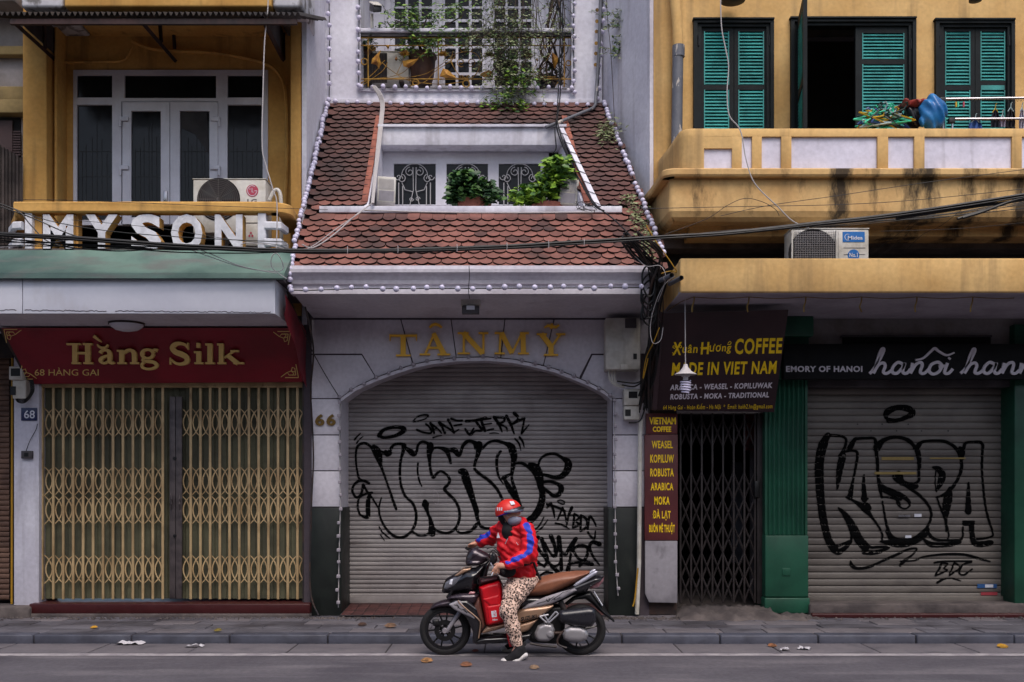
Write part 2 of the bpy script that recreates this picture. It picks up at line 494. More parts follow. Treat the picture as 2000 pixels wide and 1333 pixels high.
# gutter base + slabs
gut = MB().box(-60, 60, 9.864, 10.45, -.018, -.006).build('gutter', M['mortar']); tag(gut, kind='structure')
ln = MB().add([(-60, 9.665, .004), (60, 9.665, .004), (60, 9.80, .004), (-60, 9.80, .004)], [(0, 1, 2, 3)]).build('edge_line', M['line'], road)
sl = MB().box(-.47, .47, -.28, .28, -.02, .002).mesh(M['slab'], bevel=.005)
i = 0
for k in range(-9, 10):
    o = placed('gutter_slab', sl, gut, (k * .955 + .21, 10.149, random.uniform(-.002, .003)))
    o.rotation_euler = (random.uniform(-.003, .003), random.uniform(-.003, .003), 0)
pav = MB().box(-60, 60, 10.46, 12.6, -.1, .079).build('pavement', M['mortar']); tag(pav, kind='structure')
ks = MB().box(-.495, .495, 10.432, 10.62, -.05, .09).mesh(M['kerb'], bevel=.016)
for k in range(-9, 10):
    placed('kerb_stone', ks, pav, (k * 1.0 - .38, random.uniform(-.006, .006), random.uniform(-.003, .003)))
ps = [MB().box(-w / 2, w / 2, -.148, .148, -.03, .02).mesh(M['pave'], bevel=.005) for w in (.592, .442)]
ps2 = [MB().box(-w / 2, w / 2, -.148, .148, -.03, .02).mesh(M['slab'], bevel=.005) for w in (.592, .442)]
for r in range(5):
    x = -8.6 + r * .23
    while x < 8.6:
        t = random.random() < .3; w = .45 if t else .6
        me = (ps if random.random() < .75 else ps2)[1 if t else 0]
        o = placed('paving_stone', me, pav, (x + w / 2, 10.775 + r * .3, .069 + random.uniform(-.004, .004)))
        o.rotation_euler = (random.uniform(-.012, .012), random.uniform(-.008, .008), random.uniform(-.006, .006))
        x += w

# unseen row of opposite houses, added behind the camera to dim the lower facades
M['opp'] = mat('added_opposite_wall', (150, 140, 128), .9, c2=(120, 110, 100), ns=1)
opp = MB(); wallholes(opp, -22, 22, 0, 6.4, -2.7, -2.4, [(x, x + 1.1, z, z + 1.6) for x in np.arange(-20, 20, 2.2) for z in (.8, 3.9)])
opp.box(-22, 22, -8, -2.701, 6.3, 6.4); opp.box(-22, 22, -3.4, -3.3, 0, 6.3)
oh = opp.build('added_opposite_house_row', M['opp']); tag(oh, kind='structure')

# ============================================================ roller shutter + graffiti helpers
M['shutgrey'] = mat('grey_shutter_slat', (158, 152, 150), .5, c2=(134, 128, 127), ns=1.5, rand=.06, stain=(96, 86, 84), ss=(1.2, 1.2, 7), slo=.55, shi=.8, fine=.06)
M['shutgrey2'] = mat('beige_shutter_slat', (112, 106, 100), .5, c2=(94, 88, 84), ns=1.5, rand=.05, stain=(70, 64, 60), ss=(1.2, 1.2, 7), slo=.55, shi=.8, fine=.06)
M['spray'] = mat('black_spray_paint', (8, 8, 9), .95, fine=0, spec=.08)
M['spraywhite'] = mat('faint_white_marker', (168, 160, 162), .7, fine=0)
M['shutbrown'] = mat('rusty_brown_slat', (104, 78, 64), .7, c2=(78, 56, 46), ns=3, rand=.1)
def slat_y(z, z0, p, dep=.009):
    t = ((z - z0) / p) % 1.0
    if t < .12: return .004 * (t < .12) + dep * .9
    return -dep * math.sin(math.pi * (t - .12) / .88) ** .6 if t < 1 else 0
def shutter(parent, name, x0, x1, z0, z1, Y, p, m, label=None):
    sh = bpy.data.objects.new(name, None); COL.objects.link(sh); org = Vector(((x0 + x1) / 2, Y, z0))
    sh.parent = parent; sh.location = org - ORG[parent.name]; reg(sh, org)
    ts = [0, .06, .12, .16, .24, .36, .56, .76, .88, .96, .995]; vs = []; fs = []
    for t in ts:
        for x in (x0 - org.x, x1 - org.x): vs.append((x, slat_y(t * p, 0, p), t * p))
    n = len(ts)
    vs += [(x0 - org.x, .014, p), (x1 - org.x, .014, p)]
    for i in range(n): fs.append((2 * i, 2 * i + 1, 2 * i + 3, 2 * i + 2))
    me = bpy.data.meshes.new('slat'); me.from_pydata(vs, [], fs); me.materials.append(m)
    me.polygons.foreach_set('use_smooth', [True] * len(me.polygons)); me.set_sharp_from_angle(angle=R(40))
    k = 0
    while z0 + k * p < z1:
        placed('slat', me, sh, (org.x, Y + random.uniform(-.0012, .0012), z0 + k * p), (random.uniform(-.05, .05), random.uniform(-.0006, .0006), 0)); k += 1
    b = MB().box(x0, x1, Y + .016, Y + .03, z0, z1 + .1); b.build('curtain_backing', M['dark'], sh)
    return sh
def spray(parent, name, strokes, Y, z0, p, m, conv, smooth=5, widthk=1.0, off=.006, across=3, label=None):
    """strokes: lists of (u,v,w) in the tracing's coordinates; conv -> image px; painted on the slats"""
    mb = MB()
    for si, st in enumerate(strokes):
        pts = []
        q = catmull([(conv(a, b) + (w * conv.k * widthk * 1.12,)) for a, b, w in st], smooth) if len(st) > 2 else [np.array(conv(a, b) + (w * conv.k * widthk,)) for a, b, w in st]
        # densify so that the paint follows the slats
        out = [q[0]]
        for a, b in zip(q, q[1:]):
            L_ = np.hypot(*(b[:2] - a[:2])); n = max(1, int(L_ / 1.4))
            for k in range(1, n + 1): out.append(a + (b - a) * k / n)
        e = (3 * 1.0)
        a0 = out[0].copy(); a1 = out[-1].copy()
        # rounded ends
        if len(out) > 2:
            t0 = out[0][:2] - out[2][:2]; t0 /= (np.hypot(*t0) or 1); t1 = out[-1][:2] - out[-3][:2]; t1 /= (np.hypot(*t1) or 1)
            out = [np.array([*(a0[:2] + t0 * a0[2] * .5), a0[2] * .15]), np.array([*(a0[:2] + t0 * a0[2] * .35), a0[2] * .7])] + out + \
                  [np.array([*(a1[:2] + t1 * a1[2] * .35), a1[2] * .7]), np.array([*(a1[:2] + t1 * a1[2] * .5), a1[2] * .15])]
        for o_ in out: o_[2] *= random.uniform(.94, 1.06)
        def fn(u, v, w):
            z = Z(v, Y); return (X(u, Y), Y + slat_y(z, z0, p) - off - w, z)
        wmax = max(o_[2] for o_ in out)
        ribbon_mesh(mb, [[tuple(o_) for o_ in out]], fn, (si % 9) * .0002, None, across=max(2, int(wmax / 1.5)))
    o = mb.build(name, m, parent, smooth=True, sharp=180)
    if label: o['label'] = label
    return o
def conv_of(ox, oy, k):
    f = lambda u, v: (ox + u / k, oy + v / k)
    f.k = 1 / k; return f

# ============================================================ BUILDING 66, white
F = 12.0
H66 = thing('white_shophouse', (-.4, 12, .1), 'narrow white shophouse with arched roller shutter, red scale-tiled roof and two balconies', 'building')
M['basedark'] = mat('dark_green_stone_tile', (26, 32, 29), .5, c2=(20, 25, 23), ns=4, stain=(52, 54, 50), ss=(6, 6, 2), slo=.62, shi=.85)
arch_out = [(664, 800), (665, 778), (694, 757), (730, 740), (767, 726), (806, 713), (841, 705), (895, 699), (950, 698), (1001, 702), (1040, 710), (1081, 720), (1118, 734), (1153, 749), (1180, 763), (1195, 776), (1196, 800)]
def archy(px):
    for a, b in zip(arch_out[1:-1], arch_out[2:-1]):
        if a[0] <= px <= b[0]: return a[1] + (b[1] - a[1]) * (px - a[0]) / (b[0] - a[0])
    return 800
def arcpts(xa, xb, n=8): return [(xa + (xb - xa) * i / n, archy(xa + (xb - xa) * i / n)) for i in range(n + 1)]
def panel(pts, Y, d, name, m, par, bevel=.003):
    mb = MB(); mb.prism([P(px, py, Y) for px, py in pts], (0, d, 0)); return mb.build(name, m, par, bevel=bevel)
# backing wall with arch
mb = MB()
xs = [594, 609, 664] + [664.5 + i * 531 / 24 for i in range(25)] + [1196, 1250, 1268]
def bk(px): return archy(px) - 1 if 664.2 < px < 1195.8 else 1204
for a, b in zip(xs, xs[1:]):
    ya, yb = (bk(a), bk(b)) if (664.2 <= (a + b) / 2 <= 1195.8) else (1204, 1204)
    if 664.2 <= (a + b) / 2 <= 1195.8:
        ya = archy(max(a, 665.01)) - 1; yb = archy(min(b, 1194.9)) - 1
    mb.prism([P(a, 596, F + .012), P(b, 596, F + .012), P(b, yb, F + .012), P(a, ya, F + .012)], (0, .25, 0))
mb.build('backing_wall', M['joint'], H66)
# arch reveal (soffit of the opening)
mb = MB(); rv = [(664, 1204)] + arch_out[1:-1] + [(1196, 1204)]
for a, b in zip(rv, rv[1:]):
    p0, p1 = P(*a, F), P(*b, F)
    q0, q1 = P(*a, F), P(*b, F); q0 = Vector((q0.x, 12.62, q0.z)); q1 = Vector((q1.x, 12.62, q1.z))
    mb.add([p0, p1, q1, q0], [(0, 1, 2, 3)])
rev = mb.build('arch_reveal', M['white_low'], H66, smooth=True)
# raised arch rim
mb = MB()
for a, b in zip(rv[1:], rv[2:-1]):
    def o_(p, d):
        t = 1.0; return P(p[0], p[1] + d, F - .006)
    mb.hexa(P(a[0], a[1] + 7, F - .03), P(b[0], b[1] + 7, F - .03), P(b[0], b[1] + 7, F + .05), P(a[0], a[1] + 7, F + .05),
            P(a[0], a[1] + .5, F - .03), P(b[0], b[1] + .5, F - .03), P(b[0], b[1] + .5, F + .05), P(a[0], a[1] + .5, F + .05))
mb.build('arch_rim', M['white_low'], H66)
W = lambda pts, par=H66: panel(pts, F, .02, 'wall_panel', M['white_low'], par)
W([(609, 694), (706, 694), (733, 737.5)] + arcpts(733, 665, 6)[0:] + [(663, 778), (609, 778)])
W([(609, 625), (782, 625), (805, 711)] + arcpts(805, 735, 6) + [(707, 691), (609, 691)])
W([(784, 625), (880, 625), (890, 697)] + arcpts(890, 808, 6))
W([(882, 625), (985, 625), (977, 698)] + arcpts(976, 892, 6))
W([(987, 625), (1081, 625), (1061, 712)] + arcpts(1060, 979, 6))
W([(1083, 625), (1266, 625), (1266, 691), (1155, 691), (1132, 736)] + arcpts(1132, 1062, 6))
W([(1157, 694), (1250, 694), (1250, 778), (1197, 778)] + arcpts(1194.9, 1135, 6))
for a, b in ((780, 849), (851, 919), (921, 990)):
    W([(609, a), (663.5, a), (663.5, b), (609, b)]); W([(1197, a), (1266, a), (1266, b), (1197, b)])
panel([(606, 992), (667, 992), (667, 1203), (606, 1203)], F - .02, .64, 'stone_base', M['basedark'], H66, .006)
panel([(1188, 992), (1250, 992), (1250, 1203), (1188, 1203)], F - .02, .64, 'stone_base', M['basedark'], H66, .006)
# red tile ramp in front of the shutter
M['rampred'] = mat('dark_red_ramp_tile', (82, 48, 46), .7, c2=(64, 38, 38), ns=5, rand=.15)
rp = MB().prism([(X(667, F), 12.62, .1), (X(667, F), 12.62, Z(1179, 12.6) - .004), (X(667, F), 11.86, .112), (X(667, F), 11.86, .1)], (X(1188, F) - X(667, F), 0, 0)).build('entrance_ramp', M['mortar'], H66)
tm = MB().box(-.06, .06, -.06, .06, -.006, .004).mesh(M['rampred'], bevel=.003)
za = Z(1179, 12.6) - .002; an = math.atan2(za - .112, .76)
for j in range(6):
    for i_ in range(24):
        y = 11.93 + j * .125; z = .114 + (y - 11.86) * math.tan(an)
        placed('ramp_tile', tm, rp, (X(667, F) + .075 + i_ * .1272, y, z), (an, 0, 0))
# roller shutter
SY = 12.6; SP = .0555; SZ0 = Z(1177, SY)
sh66 = shutter(H66, 'roller_shutter', X(664, SY), X(1190, SY), SZ0, Z(698, SY), SY, SP, M['shutgrey'])
mb = MB(); mb.box(X(672, SY), X(1188, SY), SY - .012, SY + .012, SZ0 - .01, SZ0 + .075); mb.build('bottom_bar', M['shutgrey'], sh66, bevel=.004)
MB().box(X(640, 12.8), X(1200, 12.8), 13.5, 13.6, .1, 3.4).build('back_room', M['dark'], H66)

# graffiti on 66
c1 = conv_of(680, 790, 4.76); c2_ = conv_of(900, 790, 3.92)
g1 = [
 [(150,715,20),(105,690,20),(82,600,18),(72,480,18),(90,390,22),(150,362,24),(210,395,22),(262,480,36),(300,560,30),(330,640,20),(380,780,20),(420,900,24),(448,975,22)],
 [(240,390,34),(270,430,60),(290,490,56),(302,560,30)],
 [(270,440,40),(340,455,30),(370,470,34),(395,420,30),(430,375,22),(500,370,26),(520,400,44)],
 [(350,440,30),(375,465,36),(398,455,26)],
 [(520,385,44),(512,440,30),(490,520,24),(482,620,22),(490,740,22),(530,850,22),(600,920,24),(632,1010,24),(625,1110,24),(580,1190,24),(510,1235,24),(430,1225,24),(350,1150,20),(300,1050,18),(288,960,16),(310,870,12)],
 [(540,410,30),(580,440,50),(615,465,40),(640,430,24),(650,380,22),(690,348,22),(740,365,30),(765,400,60)],
 [(765,385,60),(755,450,46),(758,540,26),(768,620,24),(790,680,26),(820,650,22),(860,622,20),(910,650,22),(945,700,24),(930,745,24),(895,785,26),(930,830,26),(990,890,24),(1030,970,24),(1035,1060,24),(1000,1150,24),(930,1195,22),(850,1185,22),(800,1150,20),(760,1060,24),(735,990,30),(720,930,60),(715,905,40)],
 [(770,450,22),(800,410,20),(850,405,24),(910,430,40),(940,490,30),(955,548,20)],
 [(880,410,30),(940,425,30),(990,430,50),(1030,475,34),(1050,440,24),(1075,380,24),(1125,342,26),(1170,360,30),(1200,400,60)],
 [(650,550,16),(646,620,16),(662,710,16),(685,762,12)],
 [(775,1170,60),(785,1205,50),(745,1200,20)],
 [(600,1185,20),(650,1215,22),(720,1215,22),(770,1190,30)],
 [(1000,1160,18),(1040,1195,20),(1100,1190,20),(1150,1165,20),(1190,1110,18)],
 [(1070,630,44),(1085,690,56),(1120,790,48),(1165,900,44),(1200,1000,40)],
 [(760,1050,26),(775,1120,44),(780,1180,56)],
 [(195,735,22),(150,712,22),(95,715,22),(50,760,20),(42,810,20),(75,865,22),(115,845,22),(135,790,22),(140,745,20),(170,800,20),(230,880,16),(280,960,14)],
 [(222,822,22),(160,835,18),(105,870,18),(90,950,18),(110,1020,20),(150,1045,24),(185,1040,36),(185,960,40),(190,880,36),(205,840,26)],
 [(60,330,16),(90,295,14),(115,272,10)], [(80,362,14),(110,325,12),(140,300,8)],
 [(290,1140,14),(320,1190,14),(390,1248,12)], [(302,1215,12),(338,1265,10)],
 [(290,290,40),(330,240,30),(420,215,28),(500,218,36),(520,240,44),(470,280,34),(390,305,26),(320,308,26),(290,285,30)],
 [(605,160,14),(640,120,14),(700,100,16),(745,105,16),(720,135,12),(660,155,12),(610,165,12)],
]
g2 = [
 [(640,238,20),(700,262,18),(770,268,18),(765,225,18),(725,185,20)], [(765,175,24),(785,215,20),(800,268,18)], [(765,180,20),(830,225,16),(868,268,14)], [(760,238,10),(830,228,10)],
 [(850,170,30),(875,215,20),(900,268,22)], [(850,175,26),(935,225,18),(985,265,20)], [(930,145,24),(960,200,18),(985,262,16)], [(960,135,22),(1010,152,18),(1060,152,20)], [(985,200,18),(1055,188,18)], [(985,262,18),(1030,235,12)], [(790,312,14),(830,298,10),(870,290,8)],
]
g3 = [
 [(40,130,20),(100,125,18),(190,105,22)], [(110,125,20),(140,165,18),(160,200,18),(110,205,14),(70,235,18),(35,190,16)], [(70,230,16),(100,185,14)],
 [(155,120,24),(185,205,22)], [(165,118,16),(230,110,14)], [(180,155,12),(235,148,12)], [(180,205,14),(250,190,14)],
 [(255,100,24),(290,150,20),(315,210,12)], [(255,100,18),(330,105,18),(325,135,16),(280,150,16)], [(285,150,16),(345,175,14),(355,205,10)],
 [(350,90,22),(385,160,20),(408,225,12)], [(410,70,26),(440,110,18),(380,160,14)], [(400,150,16),(480,110,18),(485,120,14),(465,225,14)], [(465,225,14),(495,190,12),(522,158,8)], [(220,225,6),(255,220,8),(290,224,6)],
 [(415,265,14),(445,300,14),(460,355,6)], [(450,252,16),(475,290,14),(485,330,6)],
 # large letters right part
 [(0,370,22),(20,310,22),(60,282,24),(110,295,26),(140,325,52)],
 [(140,310,52),(135,370,36),(115,430,22),(105,490,20),(140,530,22),(210,580,22),(270,640,22),(310,710,20),(325,760,20)],
 [(165,340,20),(210,295,18),(270,280,20),(340,300,26),(390,330,50),(408,400,44),(400,470,34),(390,560,20),(410,640,26),(440,740,30),(455,790,30)],
 [(370,310,40),(395,350,54),(408,420,40)],
 [(305,362,20),(280,400,22),(275,470,20),(290,550,16),(325,610,8)],
 [(325,565,30),(370,540,20),(385,530,14)], [(330,565,20),(370,640,40),(415,710,40),(450,790,30)],
 [(415,455,14),(470,452,22),(540,500,26),(580,550,36),(610,620,40),(625,700,44),(605,790,50),(560,860,50),(500,905,44),(440,920,24)],
 [(530,460,30),(575,490,60),(600,560,60),(612,640,40)],
 [(590,480,18),(610,420,16),(660,385,18),(720,380,20),(775,410,24),(820,445,52),(815,500,50),(780,545,40),(720,560,28),(640,540,22),(590,540,16)],
 [(620,600,18),(680,590,20),(740,610,26),(768,640,40),(755,685,34),(710,700,26),(670,670,24),(630,640,24)],
 [(0,515,40),(30,520,44),(55,600,46),(80,690,44),(110,790,34),(130,880,24),(150,930,22),(200,950,18),(260,945,16)],
 [(0,985,16),(60,980,16),(110,945,16),(135,905,14)],
 [(560,960,6),(600,930,12),(635,865,10)], [(570,985,6),(620,945,12),(665,885,8)],
 [(740,740,10),(765,733,10),(795,750,10),(780,765,10),(745,750,10)],
 [(662,790,16),(690,755,16),(700,800,12)], [(660,765,18),(740,790,18),(800,820,14)], [(705,790,18),(712,830,16),(718,868,8)],
 [(780,790,16),(740,885,14)], [(780,795,16),(800,850,14),(805,900,10)], [(750,850,12),(800,848,12)],
 [(850,790,22),(825,850,18),(808,940,10)], [(830,850,14),(860,850,14)], [(725,910,14),(780,925,14),(830,955,8)],
 [(870,840,20),(858,945,18)], [(870,840,16),(905,865,16),(880,895,14),(905,920,18),(860,945,16)],
 [(920,850,20),(915,970,18)], [(920,850,18),(965,885,20),(960,940,20),(915,972,16)],
 [(1035,930,14),(1010,880,16),(985,860,18),(975,930,16),(975,985,16),(1020,1030,16),(1030,970,10)],
 # lower tag
 [(590,1020,34),(570,1060,24),(610,1130,24),(655,1190,22),(640,1235,20),(590,1210,20),(560,1170,22)],
 [(620,1030,30),(640,1110,24),(665,1190,22),(640,1240,18)],
 [(690,1010,34),(720,1090,24),(720,1160,22)], [(640,1060,20),(680,1130,18),(720,1165,22),(745,1090,20),(750,1020,34)], [(750,1020,34),(765,1130,24),(770,1265,26)], [(660,1200,22),(710,1240,20),(750,1225,18),(770,1180,16)],
 [(755,1110,20),(800,1150,22),(830,1100,26),(880,1030,30)],
 [(880,1030,26),(850,1110,20),(835,1190,20),(820,1270,34)],
 [(860,1110,20),(910,1080,22),(970,1100,24),(960,1170,22),(910,1235,24)], [(860,1120,20),(900,1180,20),(960,1205,22),(1005,1225,28)], [(830,1225,18),(900,1210,18),(1000,1230,20)],
 [(1060,1070,34),(1010,1055,26),(985,1090,22),(1010,1160,18),(1060,1230,12)],
 [(560,1220,20),(580,1290,22),(600,1330,20)], [(610,1310,16),(650,1285,16),(700,1290,16)], [(690,1240,18),(730,1280,18),(745,1300,16)], [(730,1260,14),(760,1290,14)],
]
spray(sh66, 'graffiti', g1 + g2, SY, SZ0, SP, M['spray'], c1, label='large black bubble letter graffiti reading across the left half of the shutter')
spray(sh66, 'graffiti', g3, SY, SZ0, SP, M['spray'], c2_, label='black graffiti letters, curls and small tags on the right half of the shutter')
fa = [[(670,850,5),(690,810,5),(760,790,5),(810,800,5),(840,850,5),(830,930,5),(790,900,5)], [(860,930,5),(900,910,5),(930,930,5)], [(800,800,5),(795,860,5)], [(1000,850,6),(1040,830,6),(1050,790,6)], [(960,780,5),(1010,840,5),(1050,900,5),(1090,950,5)]]
spray(sh66, 'faded_scribble', fa, SY, SZ0, SP, M['spraywhite'], c1, off=.003)

# soffit + cornice under the roof
mb = MB()
s0, s1 = 10.92, 12.0
xl, xr = -2.33, X(1268, 10.92)
mb.hexa((xl, s0, 3.655), (xr, s0, 3.655), (X(1262, 12), s1 + .1, 3.572), (xl, s1 + .1, 3.572), (xl, s0, 3.70), (xr, s0, 3.70), (X(1262, 12), s1 + .1, 3.70), (xl, s1 + .1, 3.70))
mb.build('soffit', M['white_low'], H66)
prof = [(10.90, 3.645), (10.86, 3.645), (10.86, 3.70), (10.905, 3.705), (10.905, 3.75), (10.87, 3.755), (10.86, 3.79), (10.83, 3.83), (10.79, 3.86), (10.785, 3.895), (10.81, 3.90), (10.81, 3.935), (11.0, 3.935), (11.0, 3.645)]
mb = MB(); mb.prism([(xl - .02, y, z) for y, z in prof], (xr - xl + .06, 0, 0)); mb.build('cornice', M['white_low'], H66, bevel=0)

# roof plane
RY0, RZ0, RS = 10.90, 3.938, 1.1424
def roofY(py): return 10.114 / (RS - (951 - py) / 2000)
def roofZ(y): return RZ0 + RS * (y - RY0)
def roofXR(y): return 1.635 - (y - RY0) * .2174
ang = math.atan(RS); un = Vector((0, math.cos(ang), math.sin(ang))); nn = Vector((0, -math.sin(ang), math.cos(ang)))
def RP(x, y, off=0): return Vector((x, y, roofZ(y))) + nn * off
def RQ(px, py, off=0):
    y = roofY(py); return RP(X(px, y), y, off)
M['tilered'] = mat('terracotta_scale_tile', (133, 87, 77), .8, c2=(108, 69, 62), ns=2.5, lo=.35, hi=.7, rand=.16, stain=(78, 56, 52), ss=(2.2, 2.2, 2.2), slo=.52, shi=.72, bump=.15, bs=50)
M['tiledark'] = mat('weathered_dark_scale_tile', (98, 66, 60), .85, c2=(76, 52, 50), ns=2.5, lo=.35, hi=.7, rand=.16, stain=(60, 48, 47), ss=(1.6, 1.6, 1.6), slo=.48, shi=.7, bump=.2, bs=50)
M['tilewin'] = mat('pale_orange_edging_tile', (152, 92, 76), .8, rand=.12, c2=(126, 74, 62), ns=5)
DL = -1.63
def DR(y): return .80 - (y - 11.65) * .157
DY0, DY1 = 11.63, 12.77
roof = bpy.data.objects.new('roof', None); COL.objects.link(roof); roof.parent = H66; roof.location = Vector((-.4, 10.9, 3.94)) - ORG[H66.name]; reg(roof, (-.4, 10.9, 3.94))
# deck under the tiles, around the dormer opening
mb = MB()
def deck(quad):
    mb.add([RP(x, y, -.02) for x, y in quad] + [RP(x, y, -.08) for x, y in quad], [(0, 1, 2, 3), (7, 6, 5, 4), (0, 4, 5, 1), (1, 5, 6, 2), (2, 6, 7, 3), (3, 7, 4, 0)])
deck([(-2.343, 10.85), (1.645, 10.85), (roofXR(DY0), DY0), (-2.343, DY0)])
deck([(-2.343, DY0), (DL, DY0), (DL, DY1), (-2.343, DY1)])
deck([(DR(DY0), DY0), (roofXR(DY0), DY0), (roofXR(DY1), DY1), (DR(DY1), DY1)])
deck([(-2.343, DY1), (roofXR(DY1), DY1), (1.135, 13.22), (-2.343, 13.22)])
mb.build('roof_deck', M['joint'], roof)
# beaver-tail tile, curved tip
tw, tl = .136, .17
o_ = [(-tw / 2, .17), (-tw / 2, .046), (-tw * .4, .027), (-tw * .27, .012), (-tw * .13, .003), (0, 0), (tw * .13, .003), (tw * .27, .012), (tw * .4, .027), (tw / 2, .046), (tw / 2, .17)]
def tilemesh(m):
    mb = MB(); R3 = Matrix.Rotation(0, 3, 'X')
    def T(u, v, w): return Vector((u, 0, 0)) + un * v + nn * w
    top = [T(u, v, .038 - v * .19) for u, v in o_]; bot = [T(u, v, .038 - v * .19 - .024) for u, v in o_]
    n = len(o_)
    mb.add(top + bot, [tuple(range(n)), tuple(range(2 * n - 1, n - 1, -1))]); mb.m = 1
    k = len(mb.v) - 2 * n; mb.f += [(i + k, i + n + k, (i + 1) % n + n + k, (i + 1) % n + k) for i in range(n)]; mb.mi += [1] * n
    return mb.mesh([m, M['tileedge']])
M['tileedge'] = mat('painted_shadow_tile_edge', (24, 17, 17), 1.0, spec=.1)  # near-black edge colour paints in the shadow line between tile rows
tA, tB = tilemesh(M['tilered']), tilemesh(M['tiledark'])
rows = int(3.5 / .0995); cells = []
for r in range(rows):
    v = r * .0995; y = 10.84 + v * math.cos(ang)
    x = -2.335 + (tw / 2 if r % 2 else 0) + tw / 2
    while x < roofXR(y) + .01:
        yy = y + .05
        inop = DL - .05 < x < DR(yy) + .06 and DY0 - .12 < yy < DY1 - .02
        ledge = -2.19 < x < 1.25 and 11.5 < yy < 11.66
        if not (inop or ledge): cells.append((r, x, y))
        x += tw + .0015
big = cells[:298]; rest = cells[298:]
def tj(x, y):
    return Vector((x + random.uniform(-.004, .004), y + random.uniform(-.005, .005) * .6, roofZ(y) + random.uniform(-.002, .003)))
for r, x, y in big:
    me = tB if random.random() < (.12 + (.5 if -1.6 < x < -1.1 and y > 11.1 else 0) + (.35 if x > 1.1 else 0)) else tA
    o = placed('roof_tile', me, roof, tj(x, y)); q_ = 3 if random.random() < .06 else 1; o.rotation_euler = (random.uniform(-.03, .03), random.uniform(-.035, .035) * q_, random.uniform(-.02, .02))
mb = MB(); bas = [v.co.copy() for v in tB.vertices]; bf = [tuple(p.vertices) for p in tB.polygons]
for r, x, y in rest:
    c = tj(x, y); e = Matrix.Rotation(random.uniform(-.03, .03), 3, 'Y') @ Matrix.Rotation(random.uniform(-.03, .03), 3, 'X')
    q1 = 1 if y < 11.62 and random.random() < .75 else 0
    for fi in bf: pass
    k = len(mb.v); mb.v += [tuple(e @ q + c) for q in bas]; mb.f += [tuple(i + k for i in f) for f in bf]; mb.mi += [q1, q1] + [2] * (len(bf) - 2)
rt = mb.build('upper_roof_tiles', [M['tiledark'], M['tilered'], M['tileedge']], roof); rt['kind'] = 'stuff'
# white ledge in front of the dormer
mb = MB(); mb.box(-2.17, 1.24, 11.52, 11.66, Z(417, 11.55), Z(404, 11.55)); mb.build('dormer_ledge', M['white'], H66, bevel=.008)
# dormer loggia: side cheeks, beam, floor, window wall
dorm = bpy.data.objects.new('dormer', None); COL.objects.link(dorm); dorm.parent = H66; dorm.location = Vector((-.5, 12.3, 4.8)) - ORG[H66.name]; reg(dorm, (-.5, 12.3, 4.8))
zb = 4.70
mb = MB()
mb.prism([(DL, 11.6, zb), (DL, 13.0, zb), (DL, 13.0, 6.16), (DL, 12.9, 6.16), (DL, 11.6, roofZ(11.6) + .03)], (-.05, 0, 0))
mb.build('cheek_wall', M['white'], dorm); mb = MB()
mb.hexa((DR(11.6), 11.6, zb), (DR(11.6) + .05, 11.6, zb), (DR(13) + .05, 13.0, zb), (DR(13), 13.0, zb), (DR(11.6), 11.6, roofZ(11.6) + .03), (DR(11.6) + .05, 11.6, roofZ(11.6) + .03), (DR(13) + .05, 12.95, 6.1), (DR(13), 12.95, 6.1))
mb.build('cheek_wall', M['white'], dorm)
mb = MB(); mb.box(DL - .03, DR(12.77) + .03, 12.70, 12.95, Z(285, 12.72), Z(251, 12.72)); mb.build('head_beam', M['white'], dorm, bevel=.006)
mb = MB(); mb.box(DL - .03, DR(12.77) + .05, 12.66, 12.96, Z(251, 12.72) + .002, Z(246, 12.72)); mb.build('flashing', M['white'], dorm)
MB().box(DL - .05, DR(13) + .05, 12.9, 13.06, Z(296, 13), 6.12).build('wall_above_window', M['white'], dorm)
MB().box(DL - .05, DR(11.6) + .05, 11.6, 13.06, zb - .1, zb).build('loggia_floor', M['white'], dorm)
# orange edging tiles along the opening
et = MB().box(-.035, .035, 0, .14, -.012, .014).mesh(M['tilewin'], bevel=.004)
for k in range(13):
    y = 11.68 + k * .0965
    for s, xx in ((0, DL - .05), (1, DR(y) + .055)):
        o = placed('edging_tile', et, dorm, RP(xx, y, .02), (ang, 0, 0 if s == 0 else .12))
# dormer window: white frame, three casements, dark panes, scroll grilles
def window_frame(name, par, Y, outer, panes, m=M['winwhite'], d=.06, glass=M['glass'], bevel=.004, recess=.03):
    mb = MB(); x0, x1, y0, y1 = outer
    holes = [(X(a, Y), X(b, Y), Z(dd, Y), Z(c, Y)) for a, b, c, dd in panes]
    wallholes(mb, X(x0, Y), X(x1, Y), Z(y1, Y), Z(y0, Y), Y, Y + d, holes)
    fr = mb.build(name, m, par)
    for a, b, c, dd in panes:
        mb = MB(); mb.box(X(a, Y), X(b, Y), Y + recess, Y + recess + .006, Z(dd, Y), Z(c, Y)); mb.build('pane', glass, fr)
    return fr
WY = 12.96
wf = window_frame('window_frame', dorm, WY, (748, 1072, 297, 402), [(769, 851, 320, 400), (872, 953, 320, 400), (974, 1056, 320, 400)])
M['iron_white'] = mat('white_wrought_iron', (178, 176, 178), .5, fine=0)
def spiral(cx, cz, r, a0, turns, y, dirn=1, n=18):
    return [Vector((cx + r * (1 - t * .75) * math.cos(a0 + dirn * turns * 2 * math.pi * t), y, cz + r * (1 - t * .75) * math.sin(a0 + dirn * turns * 2 * math.pi * t))) for t in [i / n for i in range(n + 1)]]
